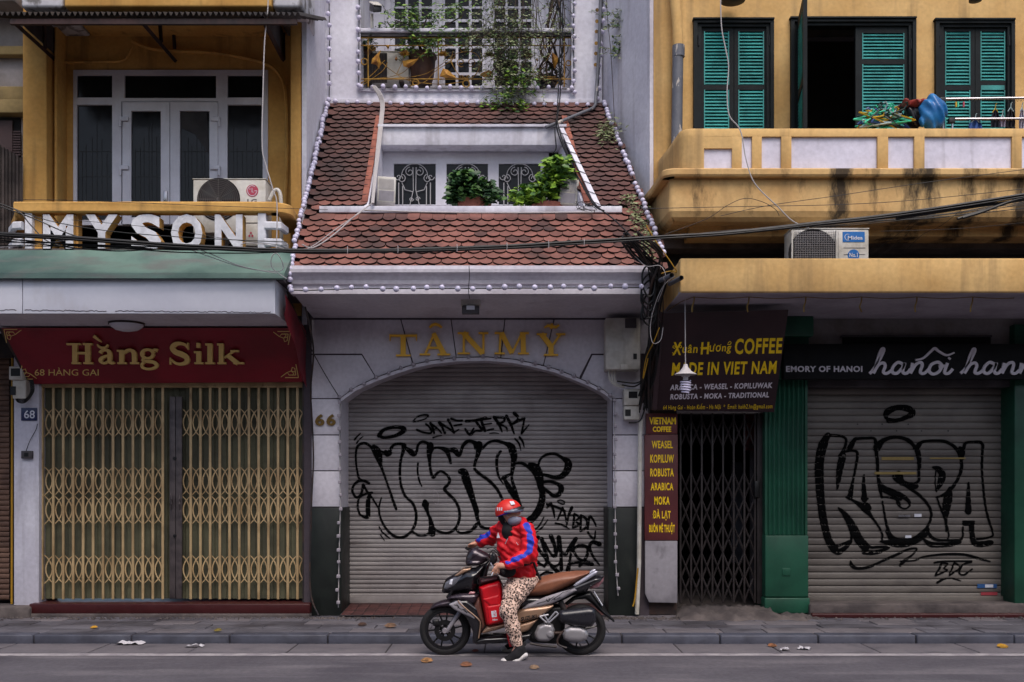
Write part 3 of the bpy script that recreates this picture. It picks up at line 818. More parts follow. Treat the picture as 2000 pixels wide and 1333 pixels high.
for pc in (810, 912, 1015):
    mb = MB(); y = WY - .02; s = WY / 2000
    cx = X(pc, WY); Zz = lambda py: Z(py, WY)
    arc = [Vector((cx + .165 * math.cos(t), y, Zz(345) + .155 * math.sin(t))) for t in [math.pi * i / 14 for i in range(15)]]
    mb.tube(arc, .005, 4)
    for sg in (-1, 1):
        mb.tube(spiral(cx + sg * .06, Zz(337), .06, R(90), 1.25, y, -sg), .005, 4)
        mb.tube(spiral(cx + sg * .165, Zz(350), .055, R(90), 1.3, y, sg), .005, 4)
        mb.tube(spiral(cx + sg * .205, Zz(347), .045, R(180 if sg < 0 else 0), 1.0, y, -sg), .005, 4)
        mb.tube([Vector((cx + sg * .16, y, Zz(358))), Vector((cx + sg * .12, y, Zz(372))), Vector((cx + sg * .02, y, Zz(376)))], .005, 4)
        mb.tube([Vector((cx + sg * .02, y, Zz(328))), Vector((cx + sg * .015, y, Zz(372))), Vector((cx + sg * .06, y, Zz(402)))], .005, 4)
        mb.tube([Vector((cx + sg * .15, y, Zz(365))), Vector((cx + sg * .15, y, Zz(402)))], .006, 4)
        mb.tube(spiral(cx + sg * .04, Zz(390), .03, R(0), 1.2, y, sg), .004, 4)
        mb.tube([Vector((cx + sg * .2, y, Zz(358))), Vector((cx + sg * .2, y, Zz(402)))], .006, 4)
    mb.build('scroll_grille', M['iron_white'], dorm)
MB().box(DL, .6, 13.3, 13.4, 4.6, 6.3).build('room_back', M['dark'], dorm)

# upper floor with the balcony opening
UY = 13.2
z_lo = Z(201, UY) - .01
mb = MB()
wallholes(mb, -2.41, 1.16, z_lo, 10.5, UY, UY + .2, [(X(704, UY), X(1116, UY), Z(178, UY), 9.2)])
up = mb.build('upper_wall', M['white'], H66)
mb = MB(); mb.box(X(702, UY), X(1118, UY), UY - .03, UY + .1, Z(180, UY), Z(174, UY)); mb.build('balcony_edge', M['white'], H66, bevel=.005)
mb = MB(); mb.box(-2.4, 1.16, UY - .035, UY + .02, z_lo - .02, Z(195, UY)); mb.build('band', M['white'], H66, bevel=.005)
BY = 14.1
mb = MB()
mb.box(X(704, UY) - .1, X(1116, UY) + .1, UY + .2, BY + .1, 6.55, Z(178, UY))
mb.build('balcony_floor', M['white'], H66)
mb = MB()
mb.box(X(704, UY) - .12, X(704, UY) - .001, UY + .2, BY + .1, 6.6, 9.3); mb.box(X(1116, UY) + .001, X(1116, UY) + .12, UY + .2, BY + .1, 6.6, 9.3)
mb.box(X(704, UY) - .12, X(1116, UY) + .12, UY + .2, BY + .1, 9.2, 9.3)
mb.build('balcony_side_wall', M['white'], H66)
# back wall of white panelled doors with small panes
def grid(x0, n, w, g, rows): return [(x0 + i * (w + g), x0 + i * (w + g) + w, a, b) for i in range(n) for a, b in rows]
rws = [(-62, -37), (-34, -9), (-6, 13), (17, 38), (43, 64), (69, 90), (95, 116), (121, 142), (147, 168)]
panes = grid(771, 3, 21, 5, rws) + grid(869, 3, 21, 5, rws) + grid(966, 3, 21, 4.5, rws)
window_frame('balcony_doors', H66, BY, (690, 1130, -110, 185), panes, d=.08)
for px in (757, 858, 955, 1058):
    mb = MB(); mb.pbox(px - 6, px + 6, -110, 182, BY - .025, .024); mb.build('door_stile', M['winwhite'], H66, bevel=.005)
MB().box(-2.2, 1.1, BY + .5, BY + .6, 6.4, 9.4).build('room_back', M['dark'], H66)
# side party walls rising over the roof
mb = MB()
mb.prism([(-2.46, 11.99, 3.5), (-2.46, 18, 3.5), (-2.46, 18, 10.5), (-2.46, 11.99, 10.5)], (.055, 0, 0)); mb.build('party_wall', M['white'], H66)
mb = MB()
mb.hexa((1.612, 11.98, 3.5), (1.66, 12.02, 3.5), (1.20, 13.35, 3.5), (1.13, 13.35, 3.5), (1.612, 11.98, 10.5), (1.66, 12.02, 10.5), (1.20, 13.35, 10.5), (1.13, 13.35, 10.5)); mb.build('party_wall', M['white'], H66)
MB().box(-2.45, 1.6, 13.4, 18, 10.3, 10.5).build('flat_roof', M['concrete'], H66)
MB().box(-2.40, 1.6, 17.9, 18, 0, 10.3).build('rear_wall', M['joint'], H66)
# lettering TAN MY: serif strokes
M['goldletter'] = mat('yellow_raised_letter', (238, 184, 56), .5, fine=.05)
def ser(letter, x, y0, y1, w):
    """slab-serif strokes in px: x left, y0 top, y1 base, w width"""
    h = y1 - y0; T = h * .23; t = h * .1; s = []
    S = lambda *p: s.append(list(p))
    if letter == 'T':
        S((x, y0 + t / 2 + .5, t), (x + w, y0 + t / 2 + .5, t)); S((x + 1.5, y0, 3), (x + 1.2, y0 + h * .3, 1.2)); S((x + w - 1.5, y0, 3), (x + w - 1.2, y0 + h * .3, 1.2))
        S((x + w / 2, y0 + 1, T), (x + w / 2, y1 - 1, T)); S((x + w * .24, y1 - t * .4, t * .8), (x + w * .76, y1 - t * .4, t * .8))
    if letter == 'A':
        S((x + w * .48, y0, t), (x + w * .17, y1 - 1, t)); S((x + w * .45, y0, T * .9), (x + w * .8, y1 - 1, T * 1.1))
        S((x + w * .28, y0 + h * .66, t), (x + w * .7, y0 + h * .66, t)); S((x, y1 - t * .4, t * .8), (x + w * .34, y1 - t * .4, t * .8)); S((x + w * .58, y1 - t * .4, t * .8), (x + w, y1 - t * .4, t * .8))
    if letter == 'N':
        S((x + w * .2, y0 + 1, t), (x + w * .2, y1 - 1, t)); S((x + w * .84, y0, t), (x + w * .84, y1 - 1, t)); S((x + w * .18, y0 + 1, T), (x + w * .82, y1 - 1, T))
        S((x, y0 + t * .4, t * .8), (x + w * .36, y0 + t * .4, t * .8)); S((x + w * .68, y0 + t * .4, t * .8), (x + w, y0 + t * .4, t * .8)); S((x, y1 - t * .4, t * .8), (x + w * .4, y1 - t * .4, t * .8))
    if letter == 'M':
        S((x + w * .17, y0 + 1, t), (x + w * .15, y1 - 1, t)); S((x + w * .2, y0 + 1, T), (x + w * .5, y1 - 2, T * .9)); S((x + w * .8, y0 + 1, t), (x + w * .51, y1 - 2, t)); S((x + w * .83, y0 + 1, T), (x + w * .84, y1 - 1, T))
        S((x, y0 + t * .4, t * .8), (x + w * .28, y0 + t * .4, t * .8)); S((x + w * .74, y0 + t * .4, t * .8), (x + w, y0 + t * .4, t * .8)); S((x, y1 - t * .4, t * .8), (x + w * .3, y1 - t * .4, t * .8)); S((x + w * .68, y1 - t * .4, t * .8), (x + w, y1 - t * .4, t * .8))
    if letter == 'Y':
        S((x + w * .16, y0 + 1, T), (x + w * .5, y0 + h * .58, T)); S((x + w * .84, y0 + 1, t), (x + w * .54, y0 + h * .56, t)); S((x + w * .5, y0 + h * .5, T), (x + w * .5, y1 - 1, T))
        S((x, y0 + t * .4, t * .8), (x + w * .36, y0 + t * .4, t * .8)); S((x + w * .68, y0 + t * .4, t * .8), (x + w, y0 + t * .4, t * .8)); S((x + w * .25, y1 - t * .4, t * .8), (x + w * .75, y1 - t * .4, t * .8))
    return s
nm = thing('shop_name_letters', P(930, 697, F), 'raised yellow serif letters TÂN MỸ above the white arch', 'sign')
fnT = plane_fn(F)
for ch, x, y0, y1, w, extra in (('T', 761, 654, 697, 54, []), ('A', 820, 652, 695, 60, [[(839, 641, 4), (845, 636, 5), (851, 634, 5.5), (857, 636, 5), (863, 641, 4)]]), ('N', 894, 650, 693, 60, []), ('M', 966, 650, 693, 67, []), ('Y', 1048, 652, 696, 56, [[(1063, 641, 3), (1070, 637, 5), (1078, 639, 5), (1086, 640, 5), (1092, 636, 4)], [(1076, 643, 5), (1078, 633, 5)]])):
    mb = MB(); ribbon_mesh(mb, ser(ch, x, y0, y1, w) + extra, fnT, -.035, -.003, dw=.0008); mb.build('letter', M['goldletter'], nm)
hn = thing('house_number', P(636, 831, F), 'gold raised house number 66 on the left white pillar', 'house number')
M['brass'] = mat('brass_digit', (118, 92, 44), .4, metal=.5, fine=.05)
for a, b in ((616, 634), (638, 656)):
    mb = MB(); text(mb, '6', a, b, 830, 809, fnT, -.02, -.002, bold=.035); mb.build('digit', M['brass'], hn)
# ============================================================ BUILDING 68, ochre, left
H68 = thing('ochre_shophouse', (-4.1, 12, .1), 'ochre shophouse with white glazed doors on its balcony and cream folding gate below', 'building')
xL, xR = X(44, 12), -2.47
# upper wall
mb = MB(); wallholes(mb, xL, xR, 3.6, 10.5, 12.4, 12.6, [(X(143, 12.4), X(523, 12.4), 3.9, Z(137, 12.4))]); mb.build('upper_wall', M['yellow68'], H68)
MB().box(xL, X(91, 12), 12.0, 12.4, 3.6, 10.5).build('pilaster', M['yellow68'], H68, bevel=.012)
MB().box(X(91, 12) + .03, X(111, 12.12), 12.12, 12.4, 3.6, 10.5).build('pilaster', M['yellow68'], H68, bevel=.03)
MB().box(X(567, 12), xR, 12.0, 12.4, 3.6, 10.5).build('pilaster', M['yellow68'], H68, bevel=.012)
M['peel'] = mat('peeling_white_paint', (196, 194, 200), .8, c2=(120, 116, 116), ns=7, lo=.5, hi=.6)
mb = MB(); mb.box(X(125, 11.6), X(530, 11.6), 11.6, 12.4, Z(13, 11.6), 7.5); mb.build('upper_balcony_slab', M['yellow68'], H68, bevel=.02)
for a, b in ((532, 590), (40, 122)):
    mb = MB(); mb.box(X(a, 11.62), X(b, 11.62), 11.62, 12.4, Z(14, 11.62), 7.5); mb.build('corner_block', M['peel'], H68, bevel=.03)
MB().box(xL - .3, xR, 17.9, 18.0, 0, 10.5).build('rear_wall', M['joint'], H68)
MB().box(xL - .1, xR, 12.0, 18.0, 10.4, 10.5).build('flat_roof', M['concrete'], H68)
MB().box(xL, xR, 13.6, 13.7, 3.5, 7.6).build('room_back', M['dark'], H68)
MB().box(xL, xR, 12.0, 18.0, 3.45, 3.6).build('floor_slab', M['concrete'], H68)
# glazed screen: frame, side and top panes, double door with hinges
GY = 12.38
M['glass68'] = mat('curtained_dark_glass', (20, 20, 22), .15, fine=0, c2=(30, 30, 32), ns=1.5, spec=.22)
wf = window_frame('window_frame', H68, GY, (143, 523, 137, 440), [(150, 219, 147, 191), (243, 422, 147, 192), (444, 513, 147, 191), (150, 219, 205, 430), (444, 513, 205, 430), (237, 426, 199, 438)][:5] + [(237, 426, 199, 438)], glass=M['glass68'])
for px0, px1, g0, g1 in ((239, 331, 256, 314), (332.5, 425, 351, 409)):
    lf = window_frame('glazed_door', H68, GY - .02, (px0, px1, 200, 438), [(g0, g1, 217, 425)], glass=M['glass68'], d=.045)
for px in (238, 425):
    for py in (232, 327):
        sgn = 1 if px < 300 else -1
        mb = MB(); mb.pbox(px - 5, px + 12, py - 4, py + 4, GY - .05, .03) if sgn > 0 else mb.pbox(px - 14, px + 4, py - 4, py + 4, GY - .05, .03)
        mb.build('hinge', M['winwhite'], H68, bevel=.004)
        mb = MB(); mb.tube([P(px - 3 * sgn, py + 2, GY - .045), P(px - 3 * sgn, py + 16, GY - .045)], .014, 8); mb.build('hinge_pin', M['winwhite'], H68)
mb = MB(); mb.pbox(319, 326, 373, 395, GY - .045, .025); mb.build('door_handle', M['steel'], H68, bevel=.004)
# window bars and curtain folds seen behind the glass (drawn just in front of it so that the panes stay dark)
M['bars'] = mat('pale_curtain_fold', (52, 54, 56), .8, fine=.1)
mb = MB()
for a, b in ((150, 219), (256, 314), (351, 409), (444, 513)):
    y_ = GY + (.026 if a in (150, 444) else .005)
    for k in range(1, 7):
        px = a + (b - a) * k / 7 + random.uniform(-2, 2)
        t0 = 260 + random.uniform(-20, 40)
        mb.box(X(px - .5, y_), X(px + .6, y_), y_, y_ + .002, Z(425, y_), Z(t0, y_))
    for py in (296, 345):
        mb.box(X(a, y_), X(b, y_), y_ - .001, y_ + .0005, Z(py + .8, y_), Z(py - .3, y_))
mb.build('window_bars', M['bars'], H68)
M['curtain'] = mat('grey_curtain', (58, 56, 58), .9, c2=(38, 37, 40), ns=4)
mb = MB(); mb.prism([P(352, 218, GY + .004), P(404, 220, GY + .004), P(408, 300, GY + .004), P(396, 285, GY + .004), P(380, 262, GY + .004), P(353, 250, GY + .004)], (0, .001, 0)); mb.build('curtain', M['curtain'], H68)
# ochre conduit curving over the doors
cd = thing('conduit', P(330, 105, 12.3), 'ochre painted conduit curving above the white balcony doors of the left shophouse', 'conduit')
mb = MB(); pts = catmull([tuple(P(*q, 12.34)) for q in [(112, 122), (200, 121), (238, 119), (250, 108), (258, 92)]], 6); mb.tube(pts, .016, 6)
mb.build('short_pipe', M['yellow68'], cd)
mb = MB(); pts = catmull([tuple(P(*q, 12.34)) for q in [(258, 80), (290, 94), (340, 100), (400, 102), (460, 110), (520, 125), (548, 150), (558, 190), (560, 260), (560, 330), (556, 400)]], 6); mb.tube(pts, .022, 6)
mb.build('long_pipe', M['yellow68'], cd)
# corrugated awning on brackets
M['corr'] = mat('dark_corrugated_sheet', (52, 48, 46), .8, c2=(34, 30, 30), ns=3, lo=.3, hi=.7)
M['brown'] = mat('brown_painted_angle_iron', (60, 38, 36), .7, c2=(38, 26, 26), ns=5)
aw = thing('corrugated_awning', P(300, 40, 11.4), 'dark corrugated awning on brown brackets over the left balcony', 'awning')
mb = MB(); y0_, y1_ = 10.8, 12.38; z0_, z1_ = Z(27, 10.8), Z(38, 12.38); N_ = 100; vs = []
x0_, x1_ = X(-60, 10.8), X(588, 10.8)
for i in range(N_ * 4 + 1):
    x = x0_ + (x1_ - x0_) * i / (N_ * 4); w = .022 * math.sin(i * math.pi / 3.4)
    vs += [(x, y0_, z0_ + w), (x, y1_, z1_ + w)]
mb.add(vs, [(2 * i, 2 * i + 2, 2 * i + 3, 2 * i + 1) for i in range(N_ * 4)]); sheet = mb.build('corrugated_sheet', M['corr'], aw, smooth=True)
mb = MB(); mb.box(X(20, 10.85), X(580, 10.85), 10.84, 10.88, z0_ - .09, z0_ - .035); mb.build('front_rail', M['brown'], aw)
def bar(par, a, b, w, m, name):
    mb = MB(); mb.tube([a, b], w, 4); return mb.build(name, m, par)
for q in (((28, 45, 11.08), (112, 121, 12.3)), ((272, 38, 11.08), (342, 119, 12.34)), ((512, 36, 11.08), (553, 117, 12.3))):
    bar(aw, P(*q[0]), P(*q[1]), .028, M['brown'], 'bracket_strut')
for q in (((312, 40, 12), (315, 82, 11.75)), ((338, 40, 12.34), (341, 96, 12.34)), ((86, 45, 11.6), (88, 95, 11.9)), ((113, 45, 12.3), (114, 118, 12.3)), ((553, 42, 12.3), (554, 116, 12.3))):
    bar(aw, P(*q[0]), P(*q[1]), .022, M['brown'], 'bracket_post')
M['sheetgrey'] = mat('grey_side_sheet', (78, 74, 78), .7, c2=(58, 54, 56), ns=3)
mb = MB(); mb.prism([P(40, 46, 11.2), P(113, 46, 12.28), P(113, 112, 12.28), P(95, 96, 12.0)], (.004, 0, 0)); mb.build('side_sheet', M['sheetgrey'], aw)
mb = MB(); mb.prism([P(520, 46, 11.2), P(553, 46, 12.28), P(553, 110, 12.28)], (.004, 0, 0)); mb.build('side_sheet', M['sheetgrey'], aw)

# balcony parapet made of big letters
LB = thing('letter_balustrade', P(300, 487, 11.1), 'low balustrade of big white block letters MYSON under an ochre handrail', 'balustrade')
BYY = 11.1
M['letterwhite'] = mat('white_painted_letter', (212, 212, 218), .8, c2=(190, 190, 196), ns=5, bump=.5, bs=25, stain=(140, 138, 140), ss=(6, 6, 2), slo=.62, shi=.8)
def railpath(py):
    z = Z(py, BYY); pts = [(X(24, 12) + .12, 11.9, z), (X(30, 11.2) - .02, 11.42, z), (X(36, 11.1), 11.2, z), (X(52, BYY), BYY + .02, z), (X(75, BYY), BYY, z), (X(500, BYY), BYY, z), (X(535, BYY), BYY + .02, z), (X(556, 11.2), 11.2, z), (X(566, 11.5), 11.45, z), (X(572, 11.9), 11.95, z)]
    return pts
mb = MB(); pth = catmull(railpath(408), 5); vs = []
def sweep(mb, path, w, h):
    path = [Vector(p) for p in path]; vs = []
    for i, p in enumerate(path):
        t = path[min(i + 1, len(path) - 1)] - path[max(i - 1, 0)]; t.z = 0; t.normalize(); a = Vector((-t.y, t.x, 0))
        r = min(.014, h * .3, w * .3)
        for dx, dz in ((-w / 2, -h / 2 + r), (-w / 2, h / 2 - r), (-w / 2 + r, h / 2), (w / 2 - r, h / 2), (w / 2, h / 2 - r), (w / 2, -h / 2 + r), (w / 2 - r, -h / 2), (-w / 2 + r, -h / 2)):
            vs.append(p + a * dx + Vector((0, 0, dz)))
    n = len(path); k = 8
    fs = [(i * k + j, (i + 1) * k + j, (i + 1) * k + (j + 1) % k, i * k + (j + 1) % k) for i in range(n - 1) for j in range(k)] + [tuple(range(k)), tuple((n - 1) * k + j for j in range(k - 1, -1, -1))]
    mb.add(vs, fs)
sweep(mb, pth, .16, .115); mb.build('handrail', M['yellow68'], LB, smooth=True, sharp=30)
fnL = lambda px, py, w: (X(px, BYY), BYY + w, Z(py, BYY))
for ch, a, b in (('M', 88, 147), ('Y', 171, 233), ('S', 259, 318), ('O', 337, 398), ('N', 422, 476)):
    mb = MB(); mb.m = 0; text(mb, ch, a, b, 486, 418, fnL, -.05, .09, bold=.04)
    me_n = len(mb.f); o = mb.build('letter', [M['letterwhite'], M['yellow68']], LB)
    for p in o.data.polygons:
        if abs(p.normal.y) < .5: p.material_index = 1
for i, (x0, x1, sgn) in enumerate(((48, 62, -1), (503, 519, 1))):
    mb = MB(); mb.pbox(x0, x1, 416, 487, BYY - .05, .14); mb.build('end_post', M['letterwhite'], LB, bevel=.008)
    for py in (441, 474):
        pts = [(x1 if sgn > 0 else x0, BYY), ((548 if sgn > 0 else 33), BYY + .01), ((560 if sgn > 0 else 26), BYY + .22)]
        q = [(X(a, y), y - .04, Z(py + 2, BYY)) for a, y in pts]
        mb = MB(); sweep(mb, q, .06, .085); mb.build('end_arm', M['letterwhite'], LB)
mb = MB(); mb.pbox(63, 82, 418, 487, BYY + .02, .1); mb.build('ochre_post', M['yellow68'], LB)
mb = MB(); mb.pbox(148, 153, 418, 487, BYY + .02, .1); mb.build('ochre_post', M['yellow68'], LB)
# balcony slab and green sloped fascia, white aluminium canopy
MB().box(X(24, 12), X(566, 12), 11.05, 12.4, Z(500, 11.1), Z(488, 11.1)).build('balcony_slab', M['concrete'], H68)
M['greensheet'] = mat('faded_green_sheet', (98, 124, 114), .6, c2=(66, 90, 84), ns=1.2, stain=(98, 98, 96), ss=(2, 2, 8), slo=.5, shi=.75, fine=.05)
cn = thing('canopy', P(270, 580, 10.6), 'white aluminium canopy with green sheet top over the left shop', 'canopy')
mb = MB(); mb.prism([(-7.5, 11.06, Z(488, 11.06)), (-7.5, 10.54, Z(534, 10.55)), (-7.5, 10.53, Z(544, 10.54)), (-7.5, 10.62, Z(544, 10.54)), (-7.5, 11.1, Z(492, 11.06))], (7.5 + X(556, 10.55), 0, 0)); mb.build('green_sheet_top', M['greensheet'], cn)
M['alu'] = mat('white_aluminium_panel', (206, 207, 216), .45, c2=(196, 197, 208), ns=1, stain=(165, 158, 158), ss=(2, 2, 1), slo=.62, shi=.85, fine=.03)
xa_ = -7.5
for a, b in ((xa_, X(43, 10.6)), (X(44.5, 10.6), X(534, 10.6))):
    mb = MB(); mb.box(a, b, 10.6, 10.64, Z(613, 10.6), Z(546, 10.6)); mb.build('fascia_panel', M['alu'], cn, bevel=.004)
mb = MB(); mb.box(X(534, 10.6), X(534, 10.6) + .015, 10.605, 11.2, Z(613, 10.6), Z(546, 10.6)); mb.build('return_panel', M['alu'], cn)
mb = MB(); mb.box(xa_, X(534, 10.6), 10.64, 11.98, Z(613, 10.6) + .003, Z(613, 10.6) + .02); mb.build('soffit', M['white_low'], cn)
mb = MB(); mb.box(xa_, X(555, 10.7), 10.66, 12.3, Z(546, 10.6), Z(546, 10.6) + .05); mb.build('canopy_top', M['concrete'], cn)
# cracked lower lip: thin dark ragged line of lifted film
mb = MB(); st = []; x = 0
for a, b in ((0, 36), (48, 210), (225, 530)):
    pts = []; px = a
    while px < b: pts.append((px, 606 + px * .009 + random.uniform(-1.4, 1.2), 1.3)); px += 4
    st.append(pts)
ribbon_mesh(mb, st, plane_fn(10.598), -.001, None); mb.build('split_film', M['joint'], cn)
dl = thing('dome_lamp', P(254, 634, 11.3), 'round white dome lamp under the left canopy above the red sign', 'lamp')
zc = Z(613, 10.6)
mb = MB(); mb.lathe([(.001, 0), (.19, 0), (.19, -.02)], (X(254, 11.3), 11.2, zc), 24); mb.build('base_ring', M['metaldark'], dl, smooth=True)
mb = MB(); mb.lathe([(.18, -.02), (.165, -.045), (.12, -.075), (.06, -.09), (.001, -.093)], (X(254, 11.3), 11.2, zc), 24); mb.build('lamp_shade', M['winwhite'], dl, smooth=True)

# red slanted shop sign
RS1 = thing('shop_sign', P(300, 745, 11.95), 'dark red slanted sign with gold lettering Hằng Silk over the folding gate', 'sign')
YT, YB = 11.42, 11.95; zT, zB = Z(640, YT), Z(750, YB)
def fnR(px, py, w):
    # a tilted plane: the image row fixes the distance along the slope
    k = (951 - py) / 2000.0
    # solve z = 1.6 + k Y with Y = YT + t (YB - YT), z = zT + t (zB - zT)
    t = (1.6 + k * YT - zT) / ((zB - zT) - k * (YB - YT)); Y_ = YT + t * (YB - YT)
    return (X(px, Y_), Y_ + w, 1.6 + k * Y_)
M['signred'] = mat('dark_red_sign_face', (132, 14, 34), .5, c2=(114, 11, 28), ns=1.5, fine=.05)
M['signgold'] = mat('matt_gold_sign_letter', (222, 190, 116), .55, fine=.04)
mb = MB(); q = [fnR(3, 641, 0), fnR(570, 641, 0), fnR(591, 746, 0), fnR(60, 750, 0)]; mb.prism(q, (0, .06, 0)); mb.build('sign_board', M['signred'], RS1)
mb = MB(); mb.prism([fnR(-3, 641, -.002), fnR(3, 641, -.002), fnR(60, 750, -.002), fnR(56, 750, -.002)], (0, .08, 0)); mb.build('frame_edge', M['metaldark'], RS1)
# raised letters: slab serif strokes
def hang_silk():
    L_ = {}
    t, T = 4.2, 9.5
    def stem(x, y0, y1, w=T): return [(x, y0, w), (x, y1, w)]
    def serif(x0, x1, y): return [(x0, y, 3.4), (x1, y, 3.4)]
    yb, yc, yx = 712, 672, 684
    L_['H'] = [stem(149, yc, yb), stem(174, yc, yb), serif(133, 160, yc + 1.5), serif(165, 183, yc + 1.5), serif(143, 160, yb - 1.5), serif(166, 184, yb - 1.5), [(149, 691, 4), (174, 691, 4)]]
    a = [(198, 691, 7), (202, 686, 5), (210, 685, 5.5), (216, 689, 8), (217, 698, 8.5), (217, 706, 8), (220, 710, 6), (226, 709, 3)]
    b = [(216, 695, 3.5), (206, 698, 5), (199, 704, 8), (203, 710, 5), (211, 709, 4), (217, 703, 3)]
    L_['a'] = [a, b, [(193, 674, 2.5), (197, 679, 4.5), (204, 681, 5), (210, 679, 4), (213, 674, 2.5)], [(186, 658, 6), (196, 666, 4), (200, 669, 2)]]
    L_['n'] = [stem(240, 686, yb, 9), serif(231, 244, 686.5), serif(232, 250, yb - 1.5), [(243, 692, 4), (250, 686.5, 5.5), (258, 685.5, 6), (264, 690, 8.5), (265, 700, 9), (265, 711, 9)], serif(257, 274, yb - 1.5)]
    ring = [(302, 692, 6), (298, 699, 5.5), (290, 701, 4.5), (282, 698, 6), (280, 692, 8), (283, 686, 5), (291, 684, 4.5), (299, 687, 6), (302, 692, 7)]
    low = [(284, 700, 4), (281, 705, 5), (289, 707, 6), (300, 708, 6.5), (308, 713, 7), (305, 719, 5), (293, 722, 4.5), (281, 719, 5.5), (280, 712, 5), (286, 707, 4)]
    L_['g'] = [ring, low, [(299, 687, 3.5), (304, 684, 4), (309, 686, 7)]]
    S = [(369, 681, 4), (364, 675, 5), (354, 672, 6), (344, 674, 8), (339, 681, 10), (345, 689, 10), (356, 693, 11), (366, 699, 10), (367, 707, 9), (358, 712, 6), (346, 711, 5), (337, 704, 4)]
    L_['S'] = [S, [(369, 671, 3), (369.5, 684, 2.5)], [(335, 700, 2.5), (335, 713, 3)]]
    L_['i'] = [stem(390, 688, yb, 9), serif(381, 394, 689), serif(382, 399, yb - 1.5), [(386, 676, 9), (393, 676, 9)]]
    L_['l'] = [stem(412, 673, yb, 9.5), serif(403, 416, 674), serif(403, 421, yb - 1.5)]
    L_['k'] = [stem(434, 673, yb, 9), serif(426, 438, 674), serif(427, 443, yb - 1.5), [(440, 700, 3), (460, 686, 3.5)], serif(452, 468, 687), [(446, 695, 8), (466, 711, 9)], serif(458, 478, yb - 1.5)]
    return L_
for k_, st in hang_silk().items():
    st = [catmull([tuple(p) for p in s], 4) if len(s) > 3 else s for s in st]
    mb = MB(); ribbon_mesh(mb, [[tuple(p) for p in s] for s in st], fnR, -.045, -.006, dw=.0012); mb.build('letter', M['signgold'], RS1)
mb = MB(); text(mb, '68 HÀNG GAI', 68, 193, 734, 722, fnR, -.004, None, bold=.0); mb.build('address_print', M['signgold'], RS1)
def corner(cx, cy, sx, sy):
    st = [[(0, 0, 1.6), (26, 0, 1.6)], [(0, 0, 1.6), (5, 26, 1.6)], [(5, 5, 1.6), (18, 5, 1.6), (22, 10, 1.6), (14, 13, 1.6), (9, 8, 1.6), (12, 4, 1.6)], [(5, 5, 1.6), (7, 18, 1.6), (12, 20, 1.6), (14, 13, 1.6), (7, 11, 1.6)], [(22, 10, 1.6), (30, 4, 1.4), (34, 1, 1.2)]]
    return [[(cx + sx * a + (0), cy + sy * b, w) for a, b, w in s] for s in st]
mb = MB()
for c in ((8, 644, 1, 1), (568, 648, -1, 1), (38, 741, 1, -1), (583, 738, -1, -1)): ribbon_mesh(mb, corner(*c), fnR, -.003, None)
mb.build('corner_ornament', M['signgold'], RS1)
# red cloth on the right side of the canopy
ct = thing('side_cloth', P(585, 690, 11.4), 'dark red cloth hanging at the right end of the canopy beside the white arch', 'cloth')
mb = MB(); vs = []; n = 14
for i in range(n + 1):
    t = i / n
    for j in range(9):
        s = j / 8; y = 10.75 + 1.2 * t; top = Z(575, 10.75) + (Z(648, 11.95) - Z(575, 10.75)) * t; bot = Z(615, 10.75) + (Z(758, 11.95) - Z(615, 10.75)) * t
        vs.append((X(557, 10.75) + (X(598, 11.95) - X(557, 10.75)) * t + .015 * math.sin(t * 9 + s * 4) * s, y, top + (bot - top) * s))
mb.add(vs, [(i * 9 + j, i * 9 + j + 1, (i + 1) * 9 + j + 1, (i + 1) * 9 + j) for i in range(n) for j in range(8)]); mb.build('cloth_panel', M['red_cloth'], ct, smooth=True, sharp=180)

# ground floor of 68
mb = MB(); mb.box(X(27, 12), X(76, 12), 12.0, 12.5, .1, 3.45); mb.build('white_pillar', M['white'], H68, bevel=.008)
mb = MB(); mb.box(X(590, 12), X(607, 12), 12.02, 12.5, .1, 3.45); mb.build('end_pillar', M['metaldark'], H68)
M['doorstep'] = mat('dark_red_step_stone', (62, 22, 24), .4, c2=(58, 18, 20), ns=3, stain=(90, 70, 68), ss=(5, 5, 5), slo=.66, shi=.85)
mb = MB(); mb.box(X(57, 11.86), X(605, 11.86), 11.86, 12.6, .13, Z(1180, 11.86)); mb.build('doorstep', M['doorstep'], H68, bevel=.006)
mb = MB(); mb.box(X(57, 11.86), X(605, 11.86), 11.845, 12.6, .08, .13); mb.build('step_base', M['concrete'], H68, bevel=.01)
mb = MB(); mb.box(-6.6, X(57, 11.8), 11.8, 12.5, .05, Z(1186, 11.8)); mb.build('side_step', M['concrete'], H68, bevel=.02)
MB().box(xL - .2, xR, 12.5, 12.6, 2.7, 3.45).build('lintel_wall', M['joint'], H68)
# folding gate
M['cream'] = mat('cream_gate_paint', (188, 162, 120), .55, c2=(162, 136, 98), ns=4, rand=.08, stain=(100, 74, 50), ss=(9, 9, 4), slo=.64, shi=.8, fine=.06)
M['olive'] = mat('olive_gate_sheet', (92, 91, 70), .7, c2=(74, 73, 58), ns=2, rand=.06)
def empty_part(name, par, loc):
    o = bpy.data.objects.new(name, None); COL.objects.link(o); o.parent = par; o.location = Vector(loc) - ORG[par.name]; reg(o, loc); return o
FG = empty_part('folding_gate', H68, P(340, 1172, 12.08))
gY = 12.08; zt, zbm = Z(757, gY), Z(1171, gY)
barme = MB().box(-.0145, .0145, -.006, .012, 0, zt - zbm).mesh(M['cream'], bevel=.003)
bars = [84 + 0, 104] + []
LX = [104 + 19.45 * i for i in range(12)]; RX = [372.5 + 18.95 * i for i in range(12)]
for px in LX + RX: placed('gate_bar', barme, FG, (X(px, gY), gY, zbm))
unit = 57.0 / 2000 * gY
